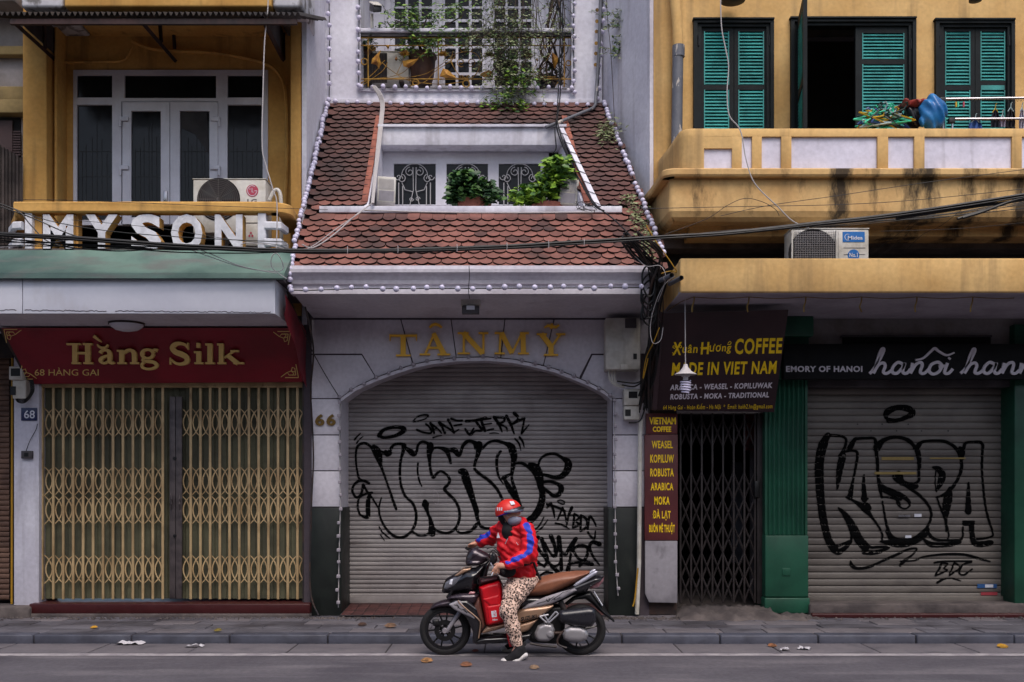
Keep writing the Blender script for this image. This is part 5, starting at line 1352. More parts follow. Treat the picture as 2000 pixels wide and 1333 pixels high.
kas = [
 # K left thick edge
 [(130,255,46),(90,330,60),(68,430,56),(62,520,50),(68,620,50),(78,720,50),(92,820,52),(115,920,56),(140,1000,56),(180,1060,60)],
 [(150,255,22),(230,262,20),(260,290,20),(245,350,22),(215,400,26)],
 [(125,310,20),(98,420,18),(95,560,16),(105,740,16),(125,880,18),(155,1010,20),(200,1030,20),(270,1005,22),(298,985,18),(290,930,18),(265,860,20),(245,810,20)],
 [(180,1065,50),(210,1075,44),(265,1035,30),(298,1000,16)],
 [(235,400,56),(215,490,50),(205,570,36),(196,635,12)],
 [(235,375,18),(300,362,18),(338,380,22),(330,460,20),(310,560,18),(295,640,34),(285,690,44)],
 [(285,345,44),(320,285,30),(345,280,20)], [(340,278,22),(400,275,20),(460,280,22),(468,350,26),(478,430,26),(482,500,22),(490,600,24),(510,690,18)],
 [(260,690,14),(320,720,22),(390,770,50),(440,830,22),(490,900,16),(515,960,16),(510,1000,14)],
 [(205,765,14),(250,810,40),(300,890,62),(345,980,66),(395,1045,60)],
 [(390,1000,20),(430,1040,20),(480,1040,20),(545,1040,20)], [(385,1075,40),(440,1080,36),(500,1070,30),(560,1045,16)],
 [(385,535,16),(382,600,28),(386,660,38),(388,705,48)], [(360,745,14),(400,750,50),(420,770,40)],
 [(370,700,20),(410,700,20)],
 # S
 [(475,345,60),(510,300,40),(570,272,26),(640,270,26),(710,300,30),(750,360,26),(768,440,22),(770,520,22),(765,580,22),(700,605,22),(650,595,22),(600,565,20),(590,540,16)],
 [(630,515,26),(640,545,44),(645,580,50),(690,600,40),(745,610,50)],
 [(625,560,40),(620,530,50)],
 [(480,400,20),(478,480,18),(490,570,20),(530,620,24),(600,650,28),(660,685,34),(700,720,26),(705,750,14),(670,772,12),(630,750,14),(612,710,12)],
 [(510,630,40),(580,660,50),(640,700,34)], [(510,690,14),(550,690,14),(610,705,16),(640,740,16)],
 [(660,600,20),(740,650,24),(800,700,22),(845,760,20),(858,820,20),(835,890,20),(790,940,24),(730,980,20),(660,990,18),(590,970,20),(555,920,24),(535,840,18),(515,720,14)],
 [(500,1000,14),(560,1010,40),(640,1020,50),(730,1000,54),(810,950,50),(835,920,30)],
 [(550,930,34),(590,990,44),(650,1015,40)],
 # P
 [(765,330,40),(800,300,22),(880,292,20),(960,300,22),(1030,345,26),(1065,420,24),(1070,490,24),(1040,570,24),(990,640,26),(930,680,20),(895,690,14)],
 [(755,340,34),(775,400,26),(778,480,20)], [(1060,345,30),(1075,370,44),(1075,420,24)],
 [(870,480,16),(905,490,40),(935,530,52),(925,580,50),(900,640,16)], [(890,500,10),(885,590,10),(895,650,12)],
 [(990,630,34),(975,700,66),(960,790,56),(960,850,24),(965,930,14)],
 [(900,700,12),(925,770,16),(960,860,14),(980,950,14),(975,985,12)],
 [(830,900,20),(850,960,24),(900,990,20),(960,992,18),(1030,992,18),(1075,980,16),(1080,900,14)],
 [(805,985,16),(850,1020,40),(920,1025,36),(1000,1020,34),(1060,1005,24)],
 # A
 [(1085,345,30),(1100,310,20),(1150,302,20),(1215,312,24),(1215,400,20),(1215,520,18),(1225,640,18),(1240,760,18),(1265,860,18),(1290,940,16),(1275,970,16),(1180,985,16)],
 [(1120,590,16),(1118,660,30),(1118,730,40),(1118,790,50)], [(1090,875,36),(1150,875,36)], [(1080,860,14),(1160,860,14)],
 [(1140,880,40),(1145,950,40),(1160,1010,40),(1210,1020,44),(1275,1010,44)],
 # dot and underline
 [(540,130,30),(550,90,50),(620,60,40),(700,70,50),(725,100,50),(690,125,36),(620,150,30),(560,150,40)],
 [(290,1140,14),(300,1170,30),(340,1190,22),(420,1180,20),(510,1140,18),(600,1100,22),(700,1055,16),(755,1052,14),(730,1090,14),(660,1145,26),(640,1170,20)],
 [(640,1140,10),(740,1135,12),(800,1110,14),(900,1095,16),(1000,1090,20),(1100,1095,20),(1190,1120,20),(1270,1142,12)],
 [(880,1150,16),(960,1140,12),(1140,1140,14)], [(930,1150,16),(915,1190,16),(885,1240,12)], [(930,1150,14),(975,1160,12),(945,1190,10),(970,1205,12),(890,1240,12)],
 [(1020,1150,16),(985,1235,12)], [(1020,1150,14),(1060,1185,14),(985,1240,12)], [(1140,1145,14),(1080,1165,14),(1055,1220,14),(1090,1235,14),(1145,1195,12)],
 [(900,1290,18),(950,1265,14),(1010,1262,12),(1065,1278,8)],
]
spray(sh64, 'graffiti', kas, RY, RZb, RP_, M['spray'], c3, widthk=.86, label='black block letter graffiti KASPA with an underline and small BDC tag')
def sticker(name, par, px0, px1, py0, py1, Y, m):
    mb = MB(); mb.pbox(px0, px1, py0, py1, Y, .003); return mb.build(name, m, par)
sticker('sticker', sh64, 1909, 1947, 1141, 1149, 12.30, mat('blue_sticker', (44, 86, 140), .5))
sticker('sticker', sh64, 1924, 1940, 1142, 1148, 12.296, M['alu'])
sticker('sticker', sh64, 1916, 1948, 1157, 1163, 12.30, mat('pale_red_sticker', (160, 60, 70), .6))
sticker('sticker', sh64, 1786, 1800, 1004, 1010, 12.30, M['alu']); sticker('latch', sh64, 1755, 1778, 1006, 1010, 12.29, M['steel'])
sticker('sticker', sh64, 1768, 1780, 1046, 1051, 12.30, M['alu'])
M['tape'] = mat('old_yellow_tape', (140, 120, 70), .7)
sticker('tape_strip', sh64, 1722, 1785, 893, 899, 12.298, M['tape']); sticker('tape_strip', sh64, 1816, 1886, 894, 897, 12.298, M['tape']); sticker('tape_strip', sh64, 1708, 1790, 922, 927, 12.298, M['tape'])
for px, py in ((1675, 829), (1723, 829), (1774, 829), (1701, 842), (1751, 842), (1800, 842), (1852, 842), (1723, 857), (1775, 857)):
    MB().lathe([(.001, -.001), (.009, -.001), (.009, .004)], (X(px, RY - .014), RY - .014, Z(py, RY - .014)), 8, 'y').build('rivet', M['black'], sh64)

# sign "memory of hanoi"
HS = thing('shop_sign', P(1760, 706, 11.8), 'long black sign with white script lettering over the beige shutter', 'sign')
sY2 = 11.8
mb = MB(); mb.pbox(1530, 2300, 672, 741, sY2, .09); mb.build('sign_board', mat('black_sign_board', (15, 15, 18), .6, fine=.04, spec=.2), HS, bevel=.006)
M['signwhite'] = mat('grey_white_sign_letter', (212, 206, 214), .5, fine=.03)
mb = MB(); text(mb, 'EMORY OF HANOI', 1535, 1684, 726, 715, plane_fn(sY2), -.008, -.001, bold=.03, space=1.1); mb.build('small_lettering', M['signwhite'], HS)
K = 2.632
def cs(l, w=9): return [[(1240 + u / K, 400 + v / K, w * (p if len(q) > 2 else 1) / K * 1.15) for (u, v, *rest) in [0] for p in [1]] if False else [(1240 + q_[0] / K, 400 + q_[1] / K, w / K * (q_[2] if len(q_) > 2 else 1)) for q_ in q] for q in l]
W1 = 15
script = [
 [(1205,870),(1230,840),(1260,790),(1278,750),(1270,742),(1255,770),(1240,820),(1225,868)],
 [(1225,868),(1250,825),(1275,815),(1285,830),(1275,862),(1295,868),(1320,850)],
 [(1375,820),(1350,812),(1325,835),(1322,862),(1345,868),(1372,840),(1385,815),(1375,860),(1395,868),(1415,845)],
 [(1425,815),(1415,868)],[(1415,868),(1440,825),(1465,812),(1475,825),(1465,862),(1485,868),(1510,845)],
 [(1545,812),(1520,825),(1510,855),(1530,872),(1560,860),(1575,830),(1560,812),(1545,812)],[(1560,835),(1590,830)],
 [(1605,815),(1590,862),(1610,868),(1632,845)],[(1612,795),(1618,788)],
 [(1440,800,.6),(1480,790,.7),(1520,755,.8),(1540,740,.9),(1560,755,.8),(1600,775,.7),(1640,762,.5)],
 [(1672,868),(1700,840),(1728,790),(1745,752),(1738,744),(1722,775),(1708,820),(1692,868)],
 [(1692,868),(1720,825),(1745,815),(1755,830),(1745,862),(1765,868),(1790,850)],
 [(1845,820),(1820,812),(1795,835),(1792,862),(1815,868),(1842,840),(1855,815),(1845,860),(1865,868),(1885,845)],
 [(1895,815),(1885,868)],[(1885,868),(1910,825),(1935,812),(1945,825),(1935,862),(1955,868),(1975,850)],
 [(1985,815),(1975,868)],[(1975,868),(2000,825),(2025,812),(2035,825),(2025,862),(2050,868)],
]
mb = MB(); st = cs(script, W1); st = [catmull(s, 5) for s in st]; ribbon_mesh(mb, [[tuple(p) for p in s] for s in st], plane_fn(sY2), -.016, -.001, dw=.0006); mb.build('script_lettering', M['signwhite'], HS)

# alley with folding grille
aY = 12.15
AG = empty_part('alley_gate', H64, P(1408, 1178, aY))
M['gateblack'] = mat('dark_brown_gate_iron', (50, 44, 44), .6, c2=(36, 30, 30), ns=6, rand=.08)
gz0, gz1 = Z(1178, aY), Z(806, aY)
bm_ = MB().box(-.011, .011, -.006, .008, 0, gz1 - gz0).mesh(M['gateblack'], bevel=.002)
GX = [1329 + 20.8 * i for i in range(8)]
for px in GX: placed('gate_bar', bm_, AG, (X(px, aY), aY, gz0))
cw = 20.8 / 2000 * aY; hh = 26.0 / 2000 * aY
smx = []
for sg in (-1, 1):
    mb = MB(); a = Vector((-cw / 2 * sg, .012 + .006 * (sg > 0), -hh)); b = Vector((cw / 2 * sg, .012 + .006 * (sg > 0), hh)); mb.tube([a, b], .012, 4); smx.append(mb.mesh(M['gateblack']))
for cy in (846, 893, 950, 1002, 1053, 1107, 1150)[:]:
    if cy in (893,): continue
    for i in range(7):
        for me in smx: placed('lattice_strap', me, AG, (X(GX[i] + 10.4, aY), aY, Z(cy, aY)))
mb = MB(); mb.pbox(1479, 1490, 806, 1180, aY - .03, .05); mb.build('gate_stile', M['gateblack'], AG, bevel=.003)
mb = MB(); mb.pbox(1474, 1484, 940, 972, aY - .05, .05); mb.build('lock_case', M['black'], AG, bevel=.004)
ai = empty_part('alley', H64, (2.2, 13, .15))
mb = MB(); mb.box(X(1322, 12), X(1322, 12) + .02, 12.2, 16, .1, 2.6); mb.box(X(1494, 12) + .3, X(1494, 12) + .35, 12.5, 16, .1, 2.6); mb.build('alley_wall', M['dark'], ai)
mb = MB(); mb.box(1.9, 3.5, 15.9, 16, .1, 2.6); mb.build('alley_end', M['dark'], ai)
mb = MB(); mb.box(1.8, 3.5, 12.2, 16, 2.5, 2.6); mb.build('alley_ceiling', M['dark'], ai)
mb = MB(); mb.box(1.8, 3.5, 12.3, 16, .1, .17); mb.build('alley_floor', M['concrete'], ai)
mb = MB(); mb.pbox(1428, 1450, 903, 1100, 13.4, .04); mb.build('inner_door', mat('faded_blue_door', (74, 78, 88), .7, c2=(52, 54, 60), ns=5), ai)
mb = MB(); mb.pbox(1465, 1472, 880, 1160, 12.6, .04); mb.build('door_post', M['sheetgrey'], ai)
mb = MB(); mb.pbox(1455, 1474, 810, 880, 12.5, .01); mb.build('poster', mat('dim_red_poster', (92, 20, 24), .7, c2=(40, 20, 20), ns=14), ai)
# worn concrete mound at the threshold
import itertools
mb = MB(); nx, ny = 40, 8; vs = []
for j in range(ny + 1):
    for i in range(nx + 1):
        px = 1318 + (1590 - 1318) * i / nx; y = 11.55 + .72 * j / ny; t = min(1, j / ny * 1.7 + .0); e = min(1, i / 3, (nx - i) / 6)
        h = .09 + (Z(1186, 12) - .10) * (t ** .5) * e * (1 if px < 1505 else .45) + .014 * math.sin(i * 1.3 + j) + .01 * math.sin(i * 2.7 - j * 2)
        vs.append((X(px, 12), y + .05 * math.sin(i * .7), h if j else .07))
mb.add(vs, [(j * (nx + 1) + i, j * (nx + 1) + i + 1, (j + 1) * (nx + 1) + i + 1, (j + 1) * (nx + 1) + i) for j in range(ny) for i in range(nx)])
o = mb.build('threshold_mound', M['concrete'], H64, smooth=True, sharp=180)
# pier with the vertical coffee board
MB().box(X(1264, 12), X(1322, 12), 12.02, 12.3, .1, 3.6).build('brown_pier', M['metaldark'], H64)
CB = thing('coffee_board', P(1291, 1178, 11.95), 'tall narrow brown board listing coffee kinds in yellow above a bare metal panel', 'sign')
M['boardbrown'] = mat('brown_board_print', (92, 42, 44), .5, c2=(80, 36, 38), ns=3, fine=.05)
M['printyellow'] = mat('yellow_print', (250, 208, 14), .5, fine=.05)
mb = MB(); mb.pbox(1259, 1324, 849, 1056, 11.93, .05); mb.build('board', M['boardbrown'], CB, bevel=.003)
mb = MB(); mb.pbox(1262, 1323, 808, 848, 11.92, .06); mb.build('top_board', M['boardbrown'], CB, bevel=.003)
M['aludull'] = mat('dull_aluminium', (146, 142, 148), .5, c2=(126, 122, 128), ns=4, stain=(92, 88, 92), ss=(7, 7, 4), slo=.62, shi=.8)
mb = MB(); mb.prism([P(1260, 1057, 11.93), P(1323, 1057, 11.93), P(1323, 1178, 11.93), P(1268, 1177, 11.93), P(1260, 1160, 11.93)], (0, .05, 0)); mb.build('metal_panel', M['aludull'], CB, bevel=.003)
fnC = plane_fn(11.93)
for s, a, b, c, d in (('WEASEL', 1273, 1314, 875, 861), ('KOPILUW', 1270, 1316, 903, 888), ('ROBUSTA', 1270, 1316, 930, 915), ('ARABICA', 1271, 1315, 957, 943), ('MOKA', 1278, 1308, 985, 970), ('ĐÀ LẠT', 1275, 1310, 1012, 998), ('BUÔN MÊ THUỘT', 1268, 1318, 1039, 1025)):
    mb = MB(); text(mb, s, a, b, c, d, fnC, -.002, None, bold=.025, space=1.12); mb.build('coffee_list_print', M['printyellow'], CB)
mb = MB(); text(mb, 'VIETNAM', 1268, 1320, 828, 815, plane_fn(11.92), -.002, None, bold=.035); text(mb, 'COFFEE', 1275, 1311, 843, 833, plane_fn(11.92), -.002, None, bold=.035); mb.build('heading_print', M['printyellow'], CB)
o = MB().add([], []) 
# big tilted coffee sign
CS = thing('coffee_sign', P(1405, 803, 11.75), 'large dark brown tilted sign with yellow COFFEE lettering behind the hanging bulb', 'sign')
YT2, YB2 = 11.0, 11.75; zT2, zB2 = Z(608, YT2), Z(803, YB2)
def fnS(px, py, w):
    k = (951 - py) / 2000.0
    t = (1.6 + k * YT2 - zT2) / ((zB2 - zT2) - k * (YB2 - YT2)); Y_ = YT2 + t * (YB2 - YT2)
    return (X(px, Y_), Y_ + w, 1.6 + k * Y_)
M['signbrown'] = mat('dark_brown_sign_face', (48, 24, 30), .5, c2=(40, 20, 26), ns=2, fine=.05)
mb = MB(); mb.prism([fnS(1297, 612, 0), fnS(1540, 605, 0), fnS(1512, 805, 0), fnS(1283, 801, 0)], (0, .05, 0)); mb.build('sign_board', M['signbrown'], CS)
mb = MB(); mb.prism([fnS(1286, 606, .004), fnS(1297, 612, .004), fnS(1283, 801, .004), fnS(1274, 800, .004)], (0, .12, 0)); mb.build('sign_side', mat('brown_side_sheet', (70, 52, 56), .6), CS)
Q = 6.06
def tt(mb, s, u0, u1, base, cap, bold=.03, shear=.15, slope=-.03): text(mb, s, 1280 + u0 / Q, 1280 + u1 / Q, 600 + base / Q, 600 + cap / Q, fnS, -.003, None, bold=bold, shear=shear, slope=slope, space=1.12)
mb = MB(); tt(mb, 'COFFEE', 940, 1505, 545, 370, .03, .12, -.02); mb.build('yellow_print', M['printyellow'], CS); mb = MB(); tt(mb, 'MADE IN VIET NAM', 190, 1440, 800, 655, .03, .15, -.018); mb.build('yellow_print', M['printyellow'], CS); mb = MB()
tt(mb, '64 Hàng Gai - Hoàn Kiếm - Hà Nội  *  Email: haiih2.hn@gmail.com', 92, 1385, 1215, 1165, .0, .15, -.012)
mb.build('yellow_print', M['printyellow'], CS)
mb = MB(); tt(mb, 'X', 200, 315, 560, 412, .03, .15); tt(mb, 'uân', 318, 500, 540, 440, .015, .15, 0); tt(mb, 'H', 535, 640, 550, 412, .03, .1); tt(mb, 'ương', 640, 900, 525, 435, .015, .15, -.02)
ribbon_mesh(mb, [[tuple(p) for p in catmull([(1280 + u / Q, 600 + v / Q, 1.3) for u, v in c], 5)] for c in ([(205, 480), (230, 490), (235, 470), (215, 460), (205, 480)], [(290, 455), (310, 465), (300, 485), (285, 475), (290, 455)], [(860, 430), (880, 408), (895, 425), (880, 445), (850, 440)], [(200, 540), (225, 555), (240, 545)], [(530, 485), (600, 480), (650, 470)])], fnS, -.0045, None)
mb.build('shop_name_print', M['printyellow'], CS)
mb = MB(); tt(mb, 'ARABICA - WEASEL - KOPILUWAK', 172, 1385, 980, 918, .035, .15, -.022); tt(mb, 'ROBUSTA - MOKA - TRADITIONAL', 175, 1345, 1090, 1030, .035, .15, -.022); mb.build('white_print', mat('pale_print', (216, 208, 216), .5, fine=0), CS)

# crumbs of broken concrete and dirt along the foot of the facades
mb = MB()
for k in range(700):
    px = random.choice([random.uniform(0, 620), random.gauss(1215, 22), random.gauss(650, 40), random.uniform(1260, 2000), random.uniform(1180, 1330)]); y = 11.78 - abs(random.gauss(0, .07)); s_ = random.uniform(.006, .02) * (1.6 if random.random() < .08 else 1)
    x = X(px, y); z = .094; q = [Vector((random.uniform(-1, 1), random.uniform(-1, 1), 0)) * s_ for _ in range(4)]
    a = random.uniform(0, 6); mb.add([(x + s_ * math.cos(a + i * 1.57), y + s_ * math.sin(a + i * 1.57), z - .004) for i in range(4)] + [(x + s_ * .5 * math.cos(a + i * 1.57 + .4), y + s_ * .5 * math.sin(a + i * 1.57 + .4), z + s_ * .6) for i in range(4)], [(0, 1, 5, 4), (1, 2, 6, 5), (2, 3, 7, 6), (3, 0, 4, 7), (4, 5, 6, 7)])
o = mb.build('rubble', M['concrete']); tag(o, 'crumbs of broken concrete and dirt along the foot of the shop fronts', 'rubble', kind='stuff')
# ============================================================ air conditioners
def fan_grille(par, cx, cz, r, y, m, n=11):
    mb = MB()
    for k in range(n): 
        rr = r * (k + 1) / n; mb.tube([(cx + rr * math.cos(a), y, cz + rr * math.sin(a)) for a in [2 * math.pi * i / 24 for i in range(25)]], .0022, 3, cap=False)
    for k in range(12): a = math.pi * 2 * k / 12; mb.tube([(cx, y + .001, cz), (cx + r * math.cos(a), y + .001, cz + r * math.sin(a))], .0025, 3)
    return mb.build('fan_guard', m, par)
M['fandark'] = mat('dark_fan_recess', (30, 27, 29), .9)
M['fanwire'] = mat('grey_fan_wire', (96, 90, 88), .6, fine=0)
def acunit(label, px0, px1, py0, zb, Y, fanc, logo=None, depth=.3, group=None):
    x0, x1 = X(px0, Y), X(px1, Y); zt = Z(py0, Y)
    t = thing('air_conditioner', ((x0 + x1) / 2, Y, zb), label, 'air conditioner', group)
    mb = MB(); mb.box(x0, x1, Y, Y + depth, zb + .02, zt - .012); mb.build('casing', M['acwhite'], t, bevel=.012)
    mb = MB(); mb.box(x0 - .006, x1 + .006, Y - .006, Y + depth + .006, zt - .011, zt); mb.build('top_lid', M['acwhite'], t, bevel=.004)
    cx, cz, r = fanc
    mb = MB(); mb.lathe([(.001, -.003), (r, -.003), (r + .012, -.012), (r + .018, -.001)], (cx, Y, cz), 32, 'y'); mb.m = 0; mb.build('fan_recess', M['fandark'], t, smooth=True)
    mb = MB()
    for k in range(3):
        a = k * 2.1 + .4; ca, sa = math.cos(a), math.sin(a)
        mb.add([(cx, Y - .004, cz), (cx + r * .8 * math.cos(a - .35), Y - .004, cz + r * .8 * math.sin(a - .35)), (cx + r * .85 * math.cos(a + .35), Y - .006, cz + r * .85 * math.sin(a + .35))], [(0, 1, 2)])
    mb.build('fan_blade', M['black'], t)
    for sx in (x0 + .1, x1 - .1):
        mb = MB(); mb.box(sx - .03, sx + .03, Y + .02, Y + depth - .02, zb, zb + .02); mb.build('foot', M['metaldark'], t)
    return t
y1 = 11.5
t = acunit('white air conditioner with round red logo on the left balcony, behind the letter N', 377, 519, 349, Z(487, 11.5) + .16, y1, (X(427, y1), Z(390, y1), .225))
fan_grille(t, X(427, y1), Z(390, y1), .225, y1 - .014, M['fanwire'])
M['logored'] = mat('dull_red_logo', (170, 60, 82), .5, fine=.03); M['logogrey'] = mat('grey_logo', (96, 92, 94), .5, fine=0)
mb = MB(); mb.lathe([(.001, -.004), (.068, -.004), (.068, -.001)], (X(493, y1), y1, Z(373, y1)), 28, 'y'); mb.build('round_logo', M['logored'], t)
mb = MB(); fy = plane_fn(y1)
ribbon_mesh(mb, [[tuple(p) for p in catmull([(498, 365, 1), (491, 363.5, 1), (484.5, 369, 1), (484, 376, 1), (489, 382, 1), (497, 382, 1), (501.5, 376, 1), (502, 373.5, 1), (497, 373.5, 1)], 4)], [(492.5, 368, 1), (492.5, 376, 1), (495.5, 376, 1)], [(487.5, 370, 1.6), (489.2, 370, 1.6)]], fy, -.006, None); mb.build('logo_print', M['alu'], t)
mb = MB(); text(mb, 'LG', 483, 502, 397, 389, fy, -.003, None, bold=.03); mb.build('brand_print', M['logogrey'], t)
t2 = acunit('older air conditioner half hidden behind the balustrade letters N and E', 470, 520, 434, Z(487, 11.5), 11.45, (X(440, 11.45), Z(470, 11.45), .05), depth=.25)
mb = MB()
for (a, b) in ((490, 455.5), (487, 461), (493, 461)): mb.add([P(a, b - 3, 11.445), P(a + 2.4, b, 11.445), P(a, b + 3, 11.445), P(a - 2.4, b, 11.445)], [(0, 1, 2, 3)])
mb.build('three_diamond_print', M['logored'], t2)
hs_ = thing('corrugated_hose', P(548, 440, 11.5), 'grey corrugated hose beside the left balcony air conditioner', 'hose')
mb = MB(); mb.tube(catmull([tuple(P(*q, 11.45)) for q in ((526, 392), (535, 374), (543, 372), (548, 385), (549, 420), (549, 470), (540, 485))], 6), .022, 8); mb.build('hose', M['acwhite'], hs_, smooth=True)
y1 = 10.85
t = acunit('white air conditioner with blue logo plate standing on the yellow canopy', 1546, 1697, 446, Z(502, 10.4) - .25, y1, (X(1588, y1), Z(496, y1), .245))
M['acgrille'] = mat('grey_grille_wire', (140, 136, 136), .5, fine=0)
mb = MB()
for k in range(26): px = 1546 + 6 + k * 3.4; mb.box(X(px, y1) - .0018, X(px, y1) + .0018, y1 - .02, y1 - .016, Z(520, y1), Z(453, y1))
for k in range(14): py = 455 + k * 4.4; mb.box(X(1550, y1), X(1634, y1), y1 - .024, y1 - .0205, Z(py + .3, y1), Z(py - .3, y1))
o = mb.build('wire_grille', M['acgrille'], t); o['kind'] = 'stuff'
for a, b, c, d in ((1546, 1549, 450, 520), (1633, 1636, 450, 520)):
    mb = MB(); mb.pbox(a, b, c, d, y1 - .026, .026); mb.build('grille_rim', M['acwhite'], t)
mb = MB(); mb.pbox(1646, 1689, 453, 473, y1 - .004, .004); mb.build('logo_plate', mat('bright_blue_plate', (28, 100, 170), .4, fine=.03), t)
mb = MB(); text(mb, 'Midea', 1656, 1685, 468, 461, plane_fn(y1 - .005), -.001, None, bold=.02); mb.build('brand_print', M['alu'], t)
mb = MB(); ribbon_mesh(mb, [[tuple(p) for p in catmull([(1659, 458, .6), (1653, 458, 1), (1650, 463, 1.2), (1653, 469, 1), (1659, 470, .5)], 4)]], plane_fn(y1 - .005), -.001, None); mb.build('logo_swoosh', M['alu'], t)
mb = MB(); mb.lathe([(.001, -.003), (.062, -.003), (.062, -.001)], (X(1667, y1), y1, Z(499, y1)), 24, 'y'); mb.build('round_sticker', MATS['bright_blue_plate'], t)
mb = MB(); text(mb, 'No.1', 1659, 1675, 502, 494, plane_fn(y1 - .005), -.001, None, bold=.02); mb.build('sticker_print', M['alu'], t)
for py in (484, 497):
    mb = MB(); mb.pbox(1648, 1690, py, py + 1, y1 - .003, .003); mb.build('casing_groove', M['logogrey'], t)
# two small units turned sideways behind the dormer ledge
def tiltbox(label, px0, px1, py0, py1, Y, rz, par_m):
    w = (px1 - px0) / 2000 * Y; h = (py1 - py0) / 2000 * Y
    t = thing('air_conditioner', P((px0 + px1) / 2, py1, Y), label, 'air conditioner')
    me = MB().box(-w / 2, w / 2, 0, .42, 0, h).mesh(M['acwhite'], bevel=.012)
    o = placed('casing', me, t, ORG[t.name]); gm = MB()
    for k in range(14): gm.box(-w / 2 + .02 + k * (w - .04) / 14, -w / 2 + .02 + k * (w - .04) / 14 + .006, -.006, .001, h * .5, h - .03)
    g_ = placed('side_vent', gm.mesh(M['aludull']), t, ORG[t.name])
    g_['kind'] = 'stuff'
    pm = MB().box(-w / 2 + .02, w / 2 - .02, -.004, .001, .02, h * .45).mesh(M['aludull']); placed('lower_plate', pm, t, ORG[t.name])
    t.rotation_euler = (0, rz, R(8) if px0 < 1000 else R(-8))
tiltbox('small white air conditioner on the left end of the roof ledge, seen end on', 736, 772, 345, 396, 11.9, R(2), None)
tiltbox('small white air conditioner on the right end of the roof ledge, leaning', 1090, 1126, 350, 400, 11.9, R(6), None)
t = acunit('air conditioner behind the gilded railing at the left of the upper balcony', 705, 798, 100, Z(165, 13.6), 13.5, (X(722, 13.5), Z(130, 13.5), .01), depth=.3)
mb = MB(); mb.pbox(708, 756, 104, 162, 13.49, .01); mb.build('dark_grille', M['fandark'], t)
mb = MB()
for k in range(16): mb.pbox(709 + k * 3, 709.8 + k * 3, 104, 162, 13.485, .005)
o = mb.build('grille_fins', M['metaldark'], t); o['kind'] = 'stuff'

# ============================================================ lamps, boxes on the white house
fl = thing('flood_lamp', P(918, 598, 11.2), 'small grey flood lamp under the cornice above the yellow letters', 'lamp')
mb = MB(); mb.pbox(900, 938, 584, 597, 11.15, .14); mb.build('lamp_housing', M['acwhite'], fl, bevel=.01)
mb = MB(); mb.pbox(902, 936, 598, 613, 11.13, .07); mb.build('lamp_face', M['sheetgrey'], fl, bevel=.006)
mb = MB(); mb.pbox(911, 927, 597, 605, 11.12, .01); mb.build('lamp_glass', M['alu'], fl)
mb = MB(); mb.tube(catmull([tuple(P(*q, 10.76)) for q in ((916, 520), (917, 540), (915, 565), (917, 582))], 4) + [tuple(P(917, 584, 11.15))], .004, 5); mb.build('lamp_wire', M['cable'], fl)
cb = thing('meter_cabinet', P(1216, 723, 11.9), 'tall pale grey metal cabinet on the wall right of the arch', 'cabinet')
mb = MB(); mb.pbox(1183, 1251, 621, 722, 11.72, .26); mb.build('cabinet_case', M['acwhite'], cb, bevel=.012)
mb = MB(); mb.pbox(1221, 1243, 622, 641, 11.71, .02); mb.build('cabinet_window', M['sheetgrey'], cb, bevel=.003)
mb = MB(); mb.pbox(1237, 1244, 691, 702, 11.71, .015); mb.build('cabinet_lock', M['black'], cb)
mb = MB(); mb.pbox(1212, 1228, 712, 722, 11.69, .03); mb.build('cabinet_spout', M['acwhite'], cb, bevel=.003)
for k in range(3):
    mb = MB(); mb.tube(catmull([tuple(P(*q, 11.85)) for q in ((1190 + k * 6, 722), (1190 + k * 5, 738), (1200 + k * 3, 752), (1220, 757 - k * 2))], 5), .012, 6); mb.build('cabinet_hose', M['acwhite'], cb, smooth=True)
m2 = thing('electric_meter', P(1234, 820, 11.9), 'white double electric meter box below the cabinet right of the arch', 'meter box')
mb = MB(); mb.pbox(1219, 1250, 760, 792, 11.8, .18); mb.build('meter_case', M['acwhite'], m2, bevel=.01)
mb = MB(); mb.pbox(1219, 1249, 793, 820, 11.82, .16); mb.build('lower_case', M['acwhite'], m2, bevel=.01)
mb = MB(); mb.pbox(1228, 1245, 765, 778, 11.795, .006); mb.build('meter_window', M['fandark'], m2)
mb = MB(); mb.pbox(1221, 1232, 800, 813, 11.815, .006); mb.build('breaker', M['black'], m2)
rp_ = thing('rain_pipe', P(1247, 1200, 11.9), 'white plastic pipe running down the dark stone base by the brown board', 'pipe')
mb = MB(); mb.tube([P(1252, 820, 11.9), P(1250, 850, 11.9), P(1248, 1100, 11.9), P(1244, 1200, 11.9)], .026, 10); mb.build('pipe', M['acwhite'], rp_, smooth=True, sharp=60)
mb = MB(); mb.tube(catmull([tuple(P(*q, 11.87)) for q in ((1246, 1110), (1243, 1140), (1240, 1170), (1236, 1185))], 4), .01, 6); o = mb.build('yellow_hose', M['cabley'], None, org=P(1240, 1170, 11.87)); tag(o, 'short yellow hose end beside the white pipe at the pavement', 'hose')
cm = thing('security_camera', P(727, 58, 13.1), 'dark security camera on a white post at the left of the upper balcony', 'camera')
mb = MB(); mb.tube([P(727, 56, 13.2), P(726, 28, 13.2)], .02, 8); mb.build('camera_post', M['acwhite'], cm)
mb = MB(); a, b = P(722, 14, 13.15), P(742, 20, 13.0); mb.hexa(P(721, 22, 13.25), P(729, 25, 12.95), P(745, 24, 13.0), P(738, 20, 13.3), P(722, 5, 13.25), P(730, 10, 12.95), P(746, 12, 13.0), P(739, 6, 13.3)); mb.build('camera_body', M['black'], cm, bevel=.012)
mb = MB(); mb.hexa(P(720, 5, 13.25), P(729, 10, 12.93), P(746, 12, 12.98), P(738, 6, 13.3), P(721, 3, 13.25), P(730, 8, 12.93), P(746, 10, 12.98), P(738, 4, 13.3)); mb.build('sun_shield', M['acwhite'], cm, bevel=.003)
